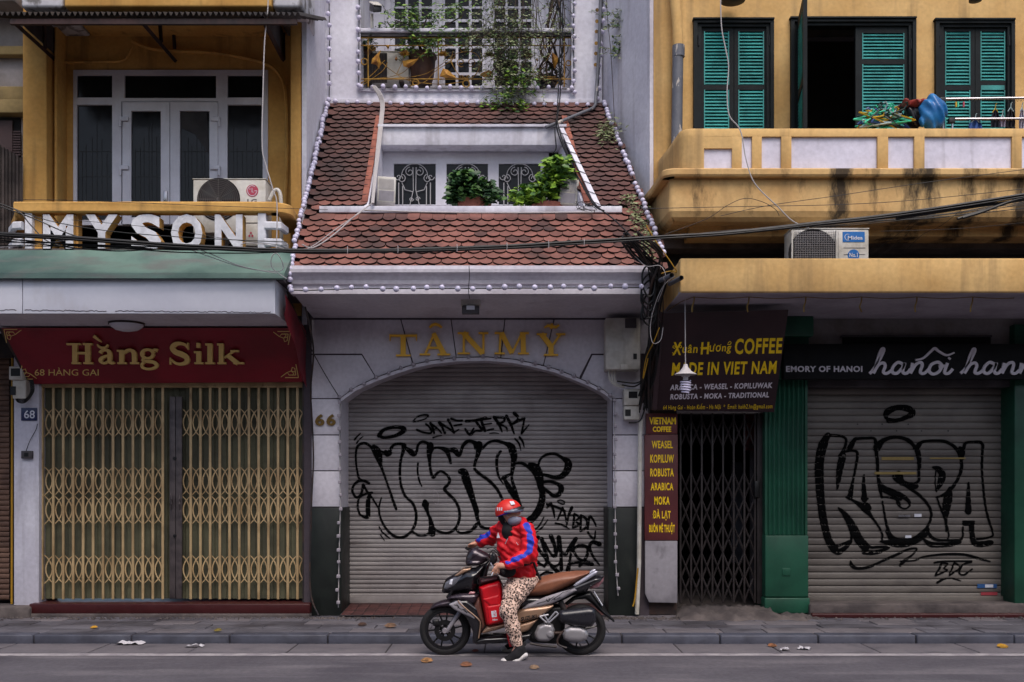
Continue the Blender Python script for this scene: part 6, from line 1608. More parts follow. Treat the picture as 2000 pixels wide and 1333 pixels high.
# pendant lamp with a spiral bulb
pdl = thing('pendant_lamp', P(1339, 771, 10.7), 'hanging lamp with white cone shade and spiral bulb in front of the coffee sign', 'lamp')
pY = 10.7; c = P(1339, 740, pY)
M['shade'] = mat('white_enamel_shade', (190, 184, 184), .5, fine=.05)
mb = MB(); mb.tube([P(1338, 580, pY), P(1338.6, 700, pY), P(1339, 712, pY)], .005, 5); mb.build('flex', M['cablew'], pdl)
s_ = pY / 2000
mb = MB(); mb.lathe([(.001, 29 * s_), (4 * s_, 28 * s_), (5 * s_, 23 * s_), (12 * s_, 14 * s_), (21 * s_, 9 * s_), (21.5 * s_, 8 * s_), (12 * s_, 12 * s_), (.001, 14 * s_)], c, 28); mb.build('lamp_shade', M['shade'], pdl, smooth=True, sharp=60)
mb = MB(); mb.lathe([(.001, 9 * s_), (8 * s_, 9 * s_), (8 * s_, 4 * s_), (5 * s_, 3 * s_), (5 * s_, -3 * s_), (.001, -3 * s_)], c, 16); mb.build('lamp_socket', M['shade'], pdl, smooth=True, sharp=40)
mb = MB(); pts = []
for i in range(100):
    t = i / 99; a = t * 5 * 2 * math.pi; r = (9.5 - 3.5 * max(0, t - .7) / .3) * s_
    pts.append((c.x + r * math.cos(a), c.y + r * math.sin(a), c.z - (4 + 24 * t) * s_))
mb.tube(pts, .0085, 6); mb.build('spiral_bulb', M['bulb'], pdl, smooth=True)

# ============================================================ bulb strings
bm_bulb = MB().sphere((0, 0, 0), .031, 12).mesh(M['bulb'], smooth=True)
cap_me = MB().lathe([(.001, 0), (.013, 0), (.013, .025), (.001, .025)], (0, 0, 0), 8, 'y').mesh(M['black'])
def string(label, pts, step, wire=M['cable'], r=1.0, back=.03, name='bulb'):
    pts = [Vector(p) for p in pts]
    t = thing('light_string', pts[len(pts) // 2], label, 'light string', 'strings of round bulbs on the white house')
    mb = MB(); mb.tube([p + Vector((0, back, 0)) for p in resample(pts, .12)], .006, 5); mb.build('wire', wire, t)
    for p in resample(pts, step):
        if random.random() < .03: continue
        o = placed('bulb', bm_bulb, t, p + Vector((random.uniform(-.011, .011), random.uniform(-.01, .01), random.uniform(-.012, .012)))); q_ = r * random.uniform(.88, 1.06); o.scale = (q_, q_, q_)
    return t
string('string of round white bulbs along the white cornice over the arch', [P(568, 566, 10.76), P(590, 567, 10.76), P(700, 563, 10.76), P(920, 563, 10.76), P(1268, 561, 10.76)], 29.7 / 2000 * 10.76)
def rq(l, off=.05): return [RQ(a, b, off) for a, b in l]
string('dense string of white bulbs climbing the left edge of the tiled roof', [P(567, 560, 10.8), P(567, 535, 10.8)] + rq([(572, 510), (582, 460), (600, 385), (618, 310), (634, 235), (643, 202)]), .066)
string('dense string of white bulbs climbing the right edge of the tiled roof', [RP(roofXR(y) + .01, y, .07) for y in (11.0, 11.4, 11.9, 12.4, 12.9, 13.15)], .085)
string('string of round bulbs up the inner corner of the left party wall', [P(642, 188, 13.12), P(643, 120, 13.12), P(642, 0, 13.12), P(642, -60, 13.12)], 23 / 2000 * 13.12)
string('string of round bulbs up the inner corner of the right party wall', [P(1168, 195, 13.1), P(1172, 120, 13.1), P(1178, 0, 13.1), P(1181, -60, 13.1)], 22 / 2000 * 13.1)
string('string of bulbs up the left jamb of the upper balcony', [P(700, 165, 13.15), P(701, -60, 13.15)], 21.5 / 2000 * 13.1)
string('string of bulbs up the right jamb of the upper balcony', [P(1121, 180, 13.15), P(1121, -60, 13.15)], 21.5 / 2000 * 13.1)
string('string of bulbs along the floor edge of the upper balcony', [P(706, 170, 13.13), P(1116, 172, 13.13)], 21.6 / 2000 * 13.1)
string('string of bulbs in the joint between upper wall and roof tiles', [P(655, 200, 13.1), P(1165, 205, 13.1)], 21.5 / 2000 * 13.1)
ar = [P(px, py - 1, 11.95) for px, py in arch_out[1:-1]]
M['bulbgrey'] = mat('unlit_grey_bulb', (150, 144, 152), .4, fine=0)
bm_keep = bm_bulb; bm_bulb = MB().sphere((0, 0, 0), .026, 10).mesh(M['bulbgrey'], smooth=True)
string('string of small unlit bulbs following the curve of the arch', ar, 26.5 / 2000 * 12, M['metaldark'])
sock = MB().box(-.02, .02, -.02, .02, -.02, .02).mesh(M['bulbgrey'], bevel=.006); bm_bulb = sock
string('vertical string of square bulb sockets on the left pillar by the arch', [P(665, 785, 11.93), P(662, 850, 11.93), P(664, 990, 11.9), P(661, 1100, 11.9), P(660, 1190, 11.9)], 26 / 2000 * 12, M['cablew'])
string('vertical string of square bulb sockets on the right pillar by the arch', [P(1201, 782, 11.93), P(1201, 850, 11.93), P(1202, 990, 11.9), P(1203, 1100, 11.9), P(1208, 1168, 11.9)], 26 / 2000 * 12, M['cablew'])
bm_bulb = bm_keep
# gold discs left on the cornice and on the right upper jamb
dm = MB().lathe([(.001, -.004), (.024, -.004), (.024, .004)], (0, 0, 0), 10, 'y').mesh(M['gold'])
for px in (573, 603, 632, 664, 693, 722, 752): placed('gold_disc', dm, H66, P(px, 530, 10.805))
for py in (20, 42, 62, 85, 105, 127): placed('gold_disc', dm, H66, P(1167 - py * .03, py, 13.16))

# ============================================================ cables
def cablething(name, label, cat, strands, m, r, jit=0.0, n=6, group=None):
    """strands: list of lists of (px,py,Y)"""
    c0 = strands[0][len(strands[0]) // 2]; t = thing(name, P(*c0), label, cat, group)
    for s in strands:
        pts = catmull([tuple(P(a + random.uniform(-jit, jit), b + random.uniform(-jit, jit), c)) for a, b, c in s], n)
        mb = MB(); mb.tube(pts, r if not callable(r) else r(), 6); mb.build('strand', m if not isinstance(m, list) else random.choice(m), t, smooth=True)
    return t
main = [(-60, 455), (0, 459), (120, 466), (230, 474), (340, 482), (450, 487), (560, 491), (700, 491), (850, 489), (1000, 484), (1100, 478), (1200, 472), (1300, 465), (1400, 459), (1500, 449), (1600, 438), (1700, 428), (1800, 415), (1900, 400), (2060, 374)]
st = []
for k in range(12):
    o1, o2 = random.uniform(-5, 2.5), random.uniform(-.03, .03); ph = random.uniform(0, 6)
    st.append([(a, b + o1 * (.4 + .6 * abs(math.sin(a / 260 + ph))) + (random.uniform(0, 5) if (abs(a - 700) < 500 and k == 0) else 0), 10.3 + o2) for a, b in main])
mc = cablething('cable_bundle', 'thick bundle of black overhead cables crossing the whole street front', 'cable', st, M['cable'], lambda: random.uniform(.006, .013))
for px, py in ((680, 491), (778, 490), (893, 487), (990, 484), (1071, 480), (1140, 476)):
    mb = MB(); q = P(px, py, 10.3); mb.tube([q + Vector((0, -.045, -.035)), q + Vector((.003, -.05, 0)), q + Vector((0, -.045, .04))], .0035, 4); mb.build('cable_tie', M['cablew'], mc)
cablething('cable', 'sagging black cables over the left balustrade letters', 'cable', [[(-60, 385, 10.5), (0, 398, 10.5), (90, 430, 10.5), (200, 450, 10.5), (330, 462, 10.5), (480, 470, 10.5), (560, 473, 10.5)], [(-60, 380, 10.4), (30, 410, 10.4), (60, 440, 10.4), (100, 475, 10.4), (180, 487, 10.4), (330, 480, 10.4)], [(-40, 390, 10.45), (60, 425, 10.45), (150, 462, 10.45), (230, 470, 10.45)]], M['cable'], lambda: random.uniform(.004, .007))
cablething('cable', 'thin dark wires strung high across the ochre balcony rail', 'cable', [[(20, 390, 11.0), (150, 392, 11.0), (400, 402, 11.0), (640, 410, 11.0)], [(140, 430, 10.6), (300, 445, 10.6), (450, 468, 10.6), (560, 480, 10.6)]], M['cable'], .0028)
cablething('cable', 'loose white wires looping over the green canopy top', 'cable', [[(-40, 486, 10.35), (60, 479, 10.35), (150, 468, 10.35), (230, 470, 10.35), (350, 478, 10.35), (400, 492, 10.35), (470, 520, 10.38), (540, 534, 10.4)], [(345, 478, 10.36), (410, 502, 10.38), (480, 524, 10.4), (545, 530, 10.4), (552, 515, 10.4), (540, 495, 10.4), (530, 505, 10.4), (533, 525, 10.4), (560, 545, 10.4)], [(470, 480, 10.4), (480, 475, 10.4), (520, 478, 10.4), (580, 490, 10.4), (612, 480, 10.6), (660, 445, 10.9), (712, 410, 11.3)]], M['cablew'], .0045)
cablething('cable', 'white cable hanging straight down in front of the left balcony doors', 'cable', [[(524, -40, 10.9), (523, 20, 10.9), (517, 80, 10.9), (514, 170, 10.9), (512, 285, 10.9), (520, 325, 10.9), (533, 370, 10.9), (541, 400, 10.9), (540, 485, 10.9)]], M['cablew'], .0065)
cablething('cable', 'white cable drooping down the yellow wall between the first shutters', 'cable', [[(1407, -30, 10.8), (1409, 50, 10.8), (1417, 95, 10.8), (1423, 130, 10.8), (1420, 180, 10.8), (1424, 225, 10.8), (1442, 248, 10.8), (1450, 270, 10.8), (1458, 315, 10.8), (1475, 360, 10.8), (1520, 405, 10.8), (1548, 432, 10.8), (1580, 446, 10.8)]], M['cablew'], .006)
cablething('cable', 'thin dark wires slanting over the stained yellow balcony', 'cable', [[(1255, 408, 10.5), (1440, 404, 10.5), (1640, 400, 10.5), (1800, 390, 10.5), (2050, 364, 10.5)], [(1408, 422, 10.5), (1500, 402, 10.5), (1640, 382, 10.5), (1800, 358, 10.5), (2050, 325, 10.5)], [(1300, 458, 10.5), (1380, 428, 10.5), (1420, 402, 10.5), (1455, 388, 10.5), (1490, 395, 10.5), (1515, 410, 10.5), (1522, 422, 10.5)], [(1360, -5, 11.5), (1400, 0, 11.5)]][:3], M['cable'], .0032)
st = []
for k in range(6):
    st.append([(-60, 470 + random.uniform(-14, 10), 10.35), (80, 478 + random.uniform(-9, 9), 10.35), (220, 484 + random.uniform(-7, 9), 10.35), (340, 488 + random.uniform(-5, 7), 10.35), (480, 489 + random.uniform(-4, 6), 10.35), (610, 492 + random.uniform(-3, 4), 10.33), (760, 492 + random.uniform(-2, 4), 10.31)])
cablething('cable_bundle', 'looser black cables sagging below the white balustrade letters', 'cable', st, M['cable'], lambda: random.uniform(.004, .009))
st = []
for k in range(7):
    a = random.uniform(1270, 1330); st.append([(a, 466 + random.uniform(-3, 3), 10.32), (a + 160, 460 + random.uniform(-12, 4), 10.4), (a + 330, 442 + random.uniform(-10, 4), 10.45), (a + 560, 420 + random.uniform(-10, 8), 10.45), (2060, 380 + random.uniform(-18, 22), 10.45)])
cablething('cable_bundle', 'thin sagging cables fanning out below the stained yellow balcony', 'cable', st, M['cable'], lambda: random.uniform(.003, .005))
cablething('cable', 'heavy black cable ends slanting at the right edge over the yellow balcony', 'cable', [[(1870, 428, 10.3), (1900, 418, 10.3), (1950, 402, 10.3), (2050, 372, 10.3)], [(1880, 426, 10.28), (1920, 414, 10.28), (1980, 392, 10.28), (2050, 378, 10.28)], [(1750, 428, 10.3), (1850, 412, 10.3), (1960, 396, 10.3), (2050, 382, 10.3)]], M['cable'], .014)
cablething('cable', 'fine loose wires dropping behind the canopy air conditioner', 'cable', [[(1800, 412, 10.4), (1770, 445, 10.6), (1730, 475, 10.8), (1700, 500, 10.9)], [(1810, 412, 10.4), (1785, 440, 10.6), (1760, 470, 10.8), (1720, 500, 10.9)], [(1890, 400, 10.4), (1840, 440, 10.6), (1800, 460, 10.8), (1760, 500, 10.9)], [(1720, 452, 10.6), (1800, 450, 10.6), (1900, 445, 10.6), (2050, 430, 10.6)]], M['cable'], .0022)
cablething('cable', 'grey cables running down the left cheek of the dormer', 'cable', [[(726 + k * 2, 168, 12.9), (738 + k * 2.4, 185, 12.9), (744 + k * 2, 205, 12.9), (742 + k * 2, 232, 12.8), (737 + k * 2, 280, 12.4), (732 + k * 1.5, 330, 12.0), (726 + k, 398, 11.45)] for k in range(4)], M['cablew'], .011)
cablething('cable', 'grey cable crossing the lower tiles from the ledge to the left', 'cable', [[(726, 398, 11.45), (712, 408, 11.4), (690, 425, 11.3), (650, 460, 11.0), (612, 484, 10.8), (590, 478, 10.7)]], M['cablew'], .007)
gp = thing('conduit', P(1165, 200, 13), 'grey pipe down the right inner corner, bending left over the roof tiles', 'conduit')
mb = MB(); mb.tube([P(1174, -40, 13.05), P(1170, 100, 13.05), P(1163, 205, 13.0), P(1158, 212, 12.95), P(1090, 240, 12.7), P(1066, 249, 12.6)], .021, 8); mb.build('pipe', M['pipegrey'], gp, smooth=True, sharp=60)
cablething('cable', 'black cables and vine stems hanging down to the right of the dormer', 'cable', [[(1096, -30, 13.0), (1094, 60, 13.0), (1092, 150, 13.0), (1088, 230, 12.7), (1090, 260, 12.5), (1110, 310, 12.1), (1140, 365, 11.7), (1165, 402, 11.4), (1200, 430, 11.1), (1240, 470, 10.8), (1285, 520, 10.7)], [(1100, -30, 13.0), (1098, 80, 13.0), (1093, 200, 13.0), (1084, 250, 12.5), (1086, 290, 12.4), (1078, 300, 12.4)], [(1088, 235, 12.6), (1100, 280, 12.3), (1128, 345, 11.8), (1160, 400, 11.4), (1180, 412, 11.3)]], M['cable'], .008)
pb = thing('white_trim_board', P(1130, 330, 12.1), 'white board wrapped in black cable along the right edge of the dormer', 'board')
mb = MB(); a, b = P(1093, 250, 12.6), P(1163, 402, 11.5); mb.hexa(a, a + Vector((.05, 0, 0)), a + Vector((.05, .06, 0)), a + Vector((0, .06, 0)), b, b + Vector((.06, 0, 0)), b + Vector((.06, .06, 0)), b + Vector((0, .06, 0))); mb.build('board', M['white'], pb)
mb = MB(); pts = [a.lerp(b, t) + Vector((.028 + .04 * math.cos(t * 50), .03 + .045 * math.sin(t * 50), 0)) for t in [i / 70 for i in range(71)]]; mb.tube(pts, .004, 4); mb.build('wrapped_cable', M['cable'], pb)
cablething('cable', 'small knot of thin black wires on the right of the roof ledge', 'cable', [[(1120 + random.uniform(0, 50), 400 + random.uniform(-8, 15), 11.4) for _ in range(6)] for k in range(5)], M['cable'], .003)
cablething('cable', 'white pvc strip lying along the dormer ledge', 'cable', [[(712, 411, 11.4), (850, 415, 11.4), (1000, 416, 11.4), (1160, 415, 11.4)]], M['cablew'], .009)
# tangle at the corner between the white and the yellow house
st = []
for k in range(16):
    x0 = random.uniform(1225, 1290); st.append([(x0 - 20, 462 + random.uniform(-8, 10), 10.4), (x0 + random.uniform(0, 30), 500 + random.uniform(-10, 10), 10.6), (1285 + random.uniform(-15, 15), 540 + random.uniform(-10, 15), 10.75), (1278 + random.uniform(-12, 18), 590 + random.uniform(-20, 20), 10.9), (1276 + random.uniform(-10, 16), 650 + random.uniform(-20, 20), 11.1), (1268 + random.uniform(-10, 14), 720 + random.uniform(-20, 20), 11.4), (1258 + random.uniform(-8, 12), 790 + random.uniform(-15, 15), 11.7)])
cablething('cable_tangle', 'dense black cable tangle hanging down between the white arch house and the coffee sign', 'cable', st, [M['cable'], M['cable'], M['cable'], M['metaldark']], lambda: random.uniform(.006, .014), jit=3)
st = [[(1268 + 14 * math.cos(a) * q + random.uniform(-3, 3), 550 + 30 * math.sin(a) + k * 14, 10.75 + .04 * k) for a in [i * .9 for i in range(7)]] for k in range(5) for q in (1,)]
cablething('cable_tangle', 'coiled black cable loops just below the corner of the tiled roof', 'cable', st, M['cable'], .011)
cablething('cable', 'yellow wire dropping from the roof corner to the canopy edge', 'cable', [[(1262, 440, 10.6), (1280, 470, 10.6), (1305, 505, 10.6), (1323, 532, 10.6)], [(1290, 535, 10.7), (1310, 530, 10.7), (1323, 533, 10.6)]], M['cabley'], .006)
cablething('cable', 'yellow and grey wires winding down the cable tangle', 'cable', [[(1288, 640, 10.95), (1276, 670, 11.0), (1262, 700, 11.2), (1256, 740, 11.3), (1266, 700, 11.2)]], M['cabley'], .006)
cablething('cable', 'pale loose wires looping in the cable tangle by the coffee sign', 'cable', [[(1318, 540, 10.6), (1295, 560, 10.7), (1278, 600, 10.8), (1270, 640, 10.9), (1275, 670, 10.9), (1290, 665, 10.9), (1295, 640, 10.9)], [(1240, 500, 10.6), (1262, 520, 10.6), (1290, 520, 10.6), (1300, 545, 10.6), (1285, 590, 10.8)]], M['cablew'], .004)
cablething('cable', 'black cables sagging from the tangle behind the meter box', 'cable', [[(1262, 740, 11.75), (1240, 755, 11.75), (1215, 752, 11.75)], [(1268, 730, 11.75), (1245, 748, 11.75), (1205, 745, 11.75)], [(1262, 790, 11.75), (1250, 822, 11.75), (1228, 826, 11.75)]], M['cable'], .01)
for (a, b, lab) in (((1308, 555), (1331, 543), 'grey plastic pipe end sticking out at the canopy corner'), ((1290, 548), (1312, 538), 'second plastic pipe end inside the cable tangle at the canopy corner')):
    mb = MB(); p0, p1 = P(a[0], a[1], 10.7), P(b[0], b[1], 10.25); mb.tube([p0, p1], .024, 12, cap=False); mb.tube([p1 + Vector((0, .002, 0)), p0], .019, 12, cap=False); o = mb.build('pipe_end', M['pipegrey'], None, smooth=True, org=p0); tag(o, lab, 'pipe')
cablething('cable', 'dark cable hanging down beside the left white pillar near number 66', 'cable', [[(596, 600, 11.0), (612, 680, 11.3), (607, 760, 11.8), (610, 830, 11.95), (612, 900, 11.95), (608, 1000, 11.9), (606, 1150, 11.9), (622, 1202, 11.8)]], M['metaldark'], .01)
cablething('cable', 'thin dark cord stretched over the left spandrel of the white arch', 'cable', [[(560, 570, 11.0), (590, 640, 11.6), (612, 690, 11.9), (640, 740, 11.93), (662, 775, 11.93)]], M['metaldark'], .006)

# ============================================================ foliage
def leafmat(name, c, c2, rough=.5): return mat(name, c, rough, c2=c2, ns=9, lo=.35, hi=.65, fine=.15)
M['leafdark'] = leafmat('dark_green_leaf', (48, 82, 44), (30, 58, 34)); M['leafbright'] = leafmat('bright_green_leaf', (138, 170, 54), (98, 136, 44)); M['leafmid'] = leafmat('mid_green_leaf', (84, 120, 56), (54, 88, 42)); M['leafdull'] = leafmat('dusty_green_leaf', (152, 160, 116), (108, 120, 82)); M['bark'] = mat('vine_bark', (66, 54, 46), .9)
def leaves(pts, size, m, parent, name='foliage', aspect=.6, droop=.5, curl=.25, mats=None):
    mb = MB()
    for p in pts:
        a = random.uniform(0, 2 * math.pi); d = Vector((math.cos(a), math.sin(a) * .7 - .35, random.uniform(-1, .5) * droop)).normalized()
        up = Vector((random.uniform(-.5, .5), random.uniform(-1, -.1), random.uniform(.2, 1))).normalized(); s = d.cross(up).normalized(); u = s.cross(d)
        L_ = size * random.uniform(.45, 1.5); W_ = L_ * aspect * .5
        mb.m = random.randrange(len(mats)) if mats else 0
        p = Vector(p); mb.add([p, p + d * L_ * .35 + s * W_ + u * curl * W_, p + d * L_ * .75 + s * W_ * .6 + u * curl * W_, p + d * L_, p + d * L_ * .75 - s * W_ * .6 + u * curl * W_, p + d * L_ * .35 - s * W_ + u * curl * W_, p + d * L_ * .5],
                              [(0, 6, 1), (1, 6, 2), (2, 6, 3), (3, 6, 4), (4, 6, 5), (5, 6, 0)])
    o = mb.build(name, m if not mats else mats, parent); o['kind'] = 'stuff'; return o
def blob(cx, cy, rx, ry, Y, dy, n):
    out = []
    for _ in range(n):
        while 1:
            u, v, w = (random.uniform(-1, 1) for _ in range(3)); q = u * u + v * v + w * w
            if .25 < q < 1: break
        out.append(P(cx + u * rx, cy + v * ry, Y + w * dy))
    return out
iv = thing('ivy_plant', P(925, 395, 12.0), 'dark green ivy mound in front of the middle dormer window', 'plant', 'plants on the dormer ledge')
pts = []
for cx, cy, rx, ry, n in ((908, 348, 22, 17, 260), (925, 372, 42, 24, 620), (950, 385, 28, 16, 260), (890, 380, 16, 18, 160), (895, 352, 14, 12, 70)): pts += blob(cx, cy, rx, ry, 11.98, .2, n)
leaves(pts, .075, None, iv, aspect=.85, mats=[M['leafdark'], M['leafdark'], M['leafmid']])
mb = MB(); mb.lathe([(.001, 0), (.16, 0), (.22, .25), (.2, .25), (.001, .2)], P(925, 434, 12.05), 16); mb.build('pot', M['tilewin'], iv, smooth=True, sharp=40)
for k in range(5):
    mb = MB(); mb.tube(catmull([tuple(P(925, 405, 12.0)), tuple(P(925 + (k - 2) * 9, 380, 12.0)), tuple(P(912 + (k - 2) * 14, 350, 11.95))], 5), .007, 5); mb.build('stem', M['bark'], iv)
br = thing('leafy_shrub', P(1060, 395, 12.0), 'bright green leafy shrub spilling over the right part of the dormer ledge', 'plant', 'plants on the dormer ledge')
pts = []
for cx, cy, rx, ry, n in ((1088, 322, 24, 18, 260), (1075, 355, 28, 22, 260), (1040, 380, 34, 17, 330), (1100, 345, 16, 25, 130), (1020, 390, 20, 8, 110), (1062, 375, 30, 18, 200)): pts += blob(cx, cy, rx, ry, 11.97, .18, n)
leaves(pts, .085, None, br, aspect=.7, mats=[M['leafbright'], M['leafbright'], M['leafmid']])
for k in range(5):
    mb = MB(); mb.tube(catmull([tuple(P(1070, 410, 12.0)), tuple(P(1060 + k * 10, 370, 12.0)), tuple(P(1050 + k * 14, 335 - k * 4, 11.95))], 5), .007, 5); mb.build('stem', M['bark'], br)
mb = MB(); mb.lathe([(.001, 0), (.16, 0), (.2, .22), (.18, .22), (.001, .18)], P(1070, 438, 12.05), 16); mb.build('pot', M['tilewin'], br, smooth=True, sharp=40)
fr = thing('weed_plant', P(1185, 285, 12.4), 'small grey green weed growing on the right side of the roof tiles', 'plant')
leaves([RQ(1185 + random.gauss(0, 12), 268 + random.gauss(0, 12), random.uniform(.02, .16)) for _ in range(240)], .06, M['leafdull'], fr, aspect=.3)
mb = MB(); mb.tube([RQ(1188, 290, .0), RQ(1186, 275, .08), RQ(1180, 262, .14)], .006, 5); mb.build('stem', M['bark'], fr)
ms = thing('moss_patch', P(1262, 420, 11), 'moss and weeds at the lower right corner of the tiled roof', 'moss', None)
leaves([RQ(1245 + random.gauss(0, 10) + (y_ - 440) * .35, y_, random.uniform(.03, .08)) for y_ in [random.uniform(390, 510) for _ in range(420)]], .035, M['leafdull'], ms, name='moss', aspect=.5)
# upper balcony: bonsai in a big brown pot
M['potbrown'] = mat('brown_glazed_pot', (84, 56, 44), .5, c2=(48, 32, 28), ns=6, bump=.3, bs=12)
bo = thing('potted_tree', P(825, 170, 13.45), 'small leafy tree in a big brown glazed pot on the upper balcony', 'plant')
s_ = 13.5 / 2000
mb = MB(); mb.lathe([(.001, 0), (15 * s_, 0), (22 * s_, 18 * s_), (25 * s_, 40 * s_), (26 * s_, 55 * s_), (29 * s_, 58 * s_), (28 * s_, 62 * s_), (23 * s_, 61 * s_), (.001, 56 * s_)], P(825, 171, 13.6), 28); mb.build('pot', M['potbrown'], bo, smooth=True, sharp=45)
for q in (((828, 112), (830, 90), (822, 70), (800, 50), (770, 40)), ((826, 112), (833, 85), (850, 62), (880, 45), (905, 30)), ((824, 112), (820, 92), (812, 75), (830, 45), (835, 28)), ((828, 90), (800, 78), (775, 65), (757, 45))):
    mb = MB(); pts = catmull([tuple(P(a, b, 13.45 + random.uniform(-.1, .1))) for a, b in q], 5); n = len(pts); mb.tube(pts, [.022 * (1 - i / n) + .004 for i in range(n)], 6); mb.build('branch', M['bark'], bo, smooth=True)
def sprays(parent, seeds, n, L0, m, size, Yc, dY, name='foliage', aspect=.45, stemm=None, grav=.5):
    pts = []; mb = MB()
    for _ in range(n):
        cx, cy, sx, sy = random.choice(seeds); p = P(random.gauss(cx, sx), random.gauss(cy, sy), Yc + random.uniform(-dY, dY)); a = random.uniform(0, 2 * math.pi); d = Vector((math.cos(a), random.uniform(-.5, .2), math.sin(a) * .6 - grav * .3)); path = [p]
        for k in range(5):
            d = (d + Vector((random.uniform(-.3, .3), 0, -grav * .25))).normalized(); p = p + d * L0 / 5; path.append(p)
            for q in range(2): pts.append(p + Vector((random.uniform(-.015, .015), random.uniform(-.01, .01), random.uniform(-.015, .015))))
        mb.tube(path, .0022, 3, cap=False)
    o = mb.build('twigs', stemm or M['bark'], parent); o['kind'] = 'stuff'
    if isinstance(m, list): leaves(pts, size, None, parent, name, aspect, mats=m)
    else: leaves(pts, size, m, parent, name, aspect)
sprays(bo, [(800, 48, 26, 7), (830, 52, 24, 12), (775, 42, 16, 6), (835, 75, 18, 8), (862, 60, 22, 9), (885, 12, 16, 7), (815, 30, 18, 5), (805, 82, 8, 6), (890, 80, 20, 8)], 190, .2, [M['leafbright'], M['leafmid'], M['leafmid']], .05, 13.35, .2)
cl = thing('climbing_vine', P(1000, 100, 13.1), 'dusty grey green climbing vine hanging over the middle of the gilded railing', 'plant')
sprays(cl, [(960, 25, 22, 22), (985, 60, 20, 25), (1000, 30, 25, 25), (975, 100, 22, 25), (1000, 110, 20, 25), (1010, 80, 20, 20), (950, 60, 25, 20), (985, 150, 18, 20), (1010, 160, 22, 20), (1035, 60, 10, 40), (1090, 40, 6, 22)], 470, .26, [M['leafdull'], M['leafdull'], M['leafmid']], .034, 13.12, .13, grav=.9)
sprays(cl, [(1000, 185, 20, 14), (1020, 205, 10, 16), (975, 185, 12, 8), (1008, 130, 14, 12), (1020, 150, 16, 8)], 42, .16, [M['leafbright'], M['leafmid']], .06, 13.03, .05, grav=1.4)
for k in range(16):
    mb = MB(); x0 = random.uniform(960, 1060); mb.tube(catmull([tuple(P(x0 + random.uniform(-12, 12), y_, 13.1 + random.uniform(-.08, .12))) for y_ in (-40, 20, 70, 120, 160)], 4), .004, 4); mb.build('vine_stem', M['bark'], cl)
v2 = thing('hanging_vine', P(1195, 60, 12.9), 'thin leafy vine hanging beside the right party wall', 'plant')
mb = MB(); mb.tube(catmull([tuple(P(a, b, 12.75)) for a, b in ((1183, -30), (1187, 40), (1192, 90), (1196, 150), (1200, 230), (1205, 300))], 5), .004, 4); mb.build('vine_stem', M['bark'], v2)
sprays(v2, [(1190, 15, 8, 10), (1197, 42, 8, 8), (1210, 30, 8, 5), (1216, 33, 4, 4), (1196, 58, 4, 5), (1200, 80, 4, 3), (1195, 98, 3, 3)], 34, .13, [M['leafdull'], M['leafmid']], .045, 12.75, .04)
tw = thing('bare_vine', P(1075, 170, 13.2), 'tangle of bare dark vine stems at the right of the gilded railing', 'plant')
for k in range(18):
    q = [(random.uniform(1060, 1110), -30), (random.uniform(1065, 1105), 50), (random.uniform(1055, 1112), 100), (random.uniform(1050, 1112), 140), (random.uniform(1060, 1110), 165)]
    mb = MB(); mb.tube(catmull([tuple(P(a, b, 13.3 + random.uniform(-.1, .15))) for a, b in q], 5), random.choice([.004, .006, .014]), 5); mb.build('vine_stem', M['bark'] if k % 3 else M['black'], tw)
for px, lab in ((720, 'dark green potted plant at the left end of the upper balcony'), (988, 'wide low black pot of greenery on the upper balcony floor'), (1068, 'shallow planter at the right end of the upper balcony')):
    t = thing('potted_plant', P(px, 168, 13.5), lab, 'plant', 'small plants on the upper balcony')
    w = {720: 14, 988: 26, 1068: 24}[px] * s_; zt_ = {720: 92, 988: 125, 1068: 152}[px]
    base = P(px, zt_ + (20 if px == 720 else 18), 13.55)
    mb = MB(); mb.lathe([(.001, 0), (w * .7, 0), (w, 16 * s_), (w * .92, 16 * s_), (.001, 14 * s_)], base, 18); mb.build('pot', M['potbrown'] if px == 720 else M['black'], t, smooth=True, sharp=40)
    if px != 1068: mb = MB(); mb.tube([P(px, 178, 13.55), base], .03, 6); mb.build('pot_stand', M['metaldark'], t)
    leaves(blob(px, zt_ - 8, w / s_ * .95, 14, 13.5, .1, 90), .07, M['leafdark'] if px == 720 else M['leafmid'], t, aspect=.5)
# gilded railing with lotus flowers and leaves
GR = thing('gilded_railing', P(910, 168, 13.22), 'gilded wrought iron railing of lotus flowers and leaves with a white top rail', 'railing')
rY = 13.24
mb = MB(); mb.box(X(704, rY), X(1117, rY), rY - .05, rY + .05, Z(66, rY), Z(58, rY)); mb.build('white_top_rail', M['white'], GR, bevel=.012)
mb = MB(); mb.box(X(704, rY), X(1117, rY), rY - .02, rY + .04, Z(72, rY), Z(67, rY)); mb.build('under_rail', M['sheetgrey'], GR)
for py in (74.5, 89.5, 155):
    mb = MB(); mb.tube([P(704, py, rY), P(1117, py, rY)], .008, 5); mb.build('cross_bar', M['gold'], GR)
for px in (719, 856, 1102):
    mb = MB(); mb.tube([P(px, 68, rY), P(px, 170, rY)], .009, 5); mb.build('upright', M['gold'], GR)
def gst(pts, r=.0045): mb = MB(); mb.tube(catmull([tuple(P(a, b, rY)) for a, b in pts], 6), r, 5); mb.build('gilded_stem', M['gold'], GR, smooth=True)
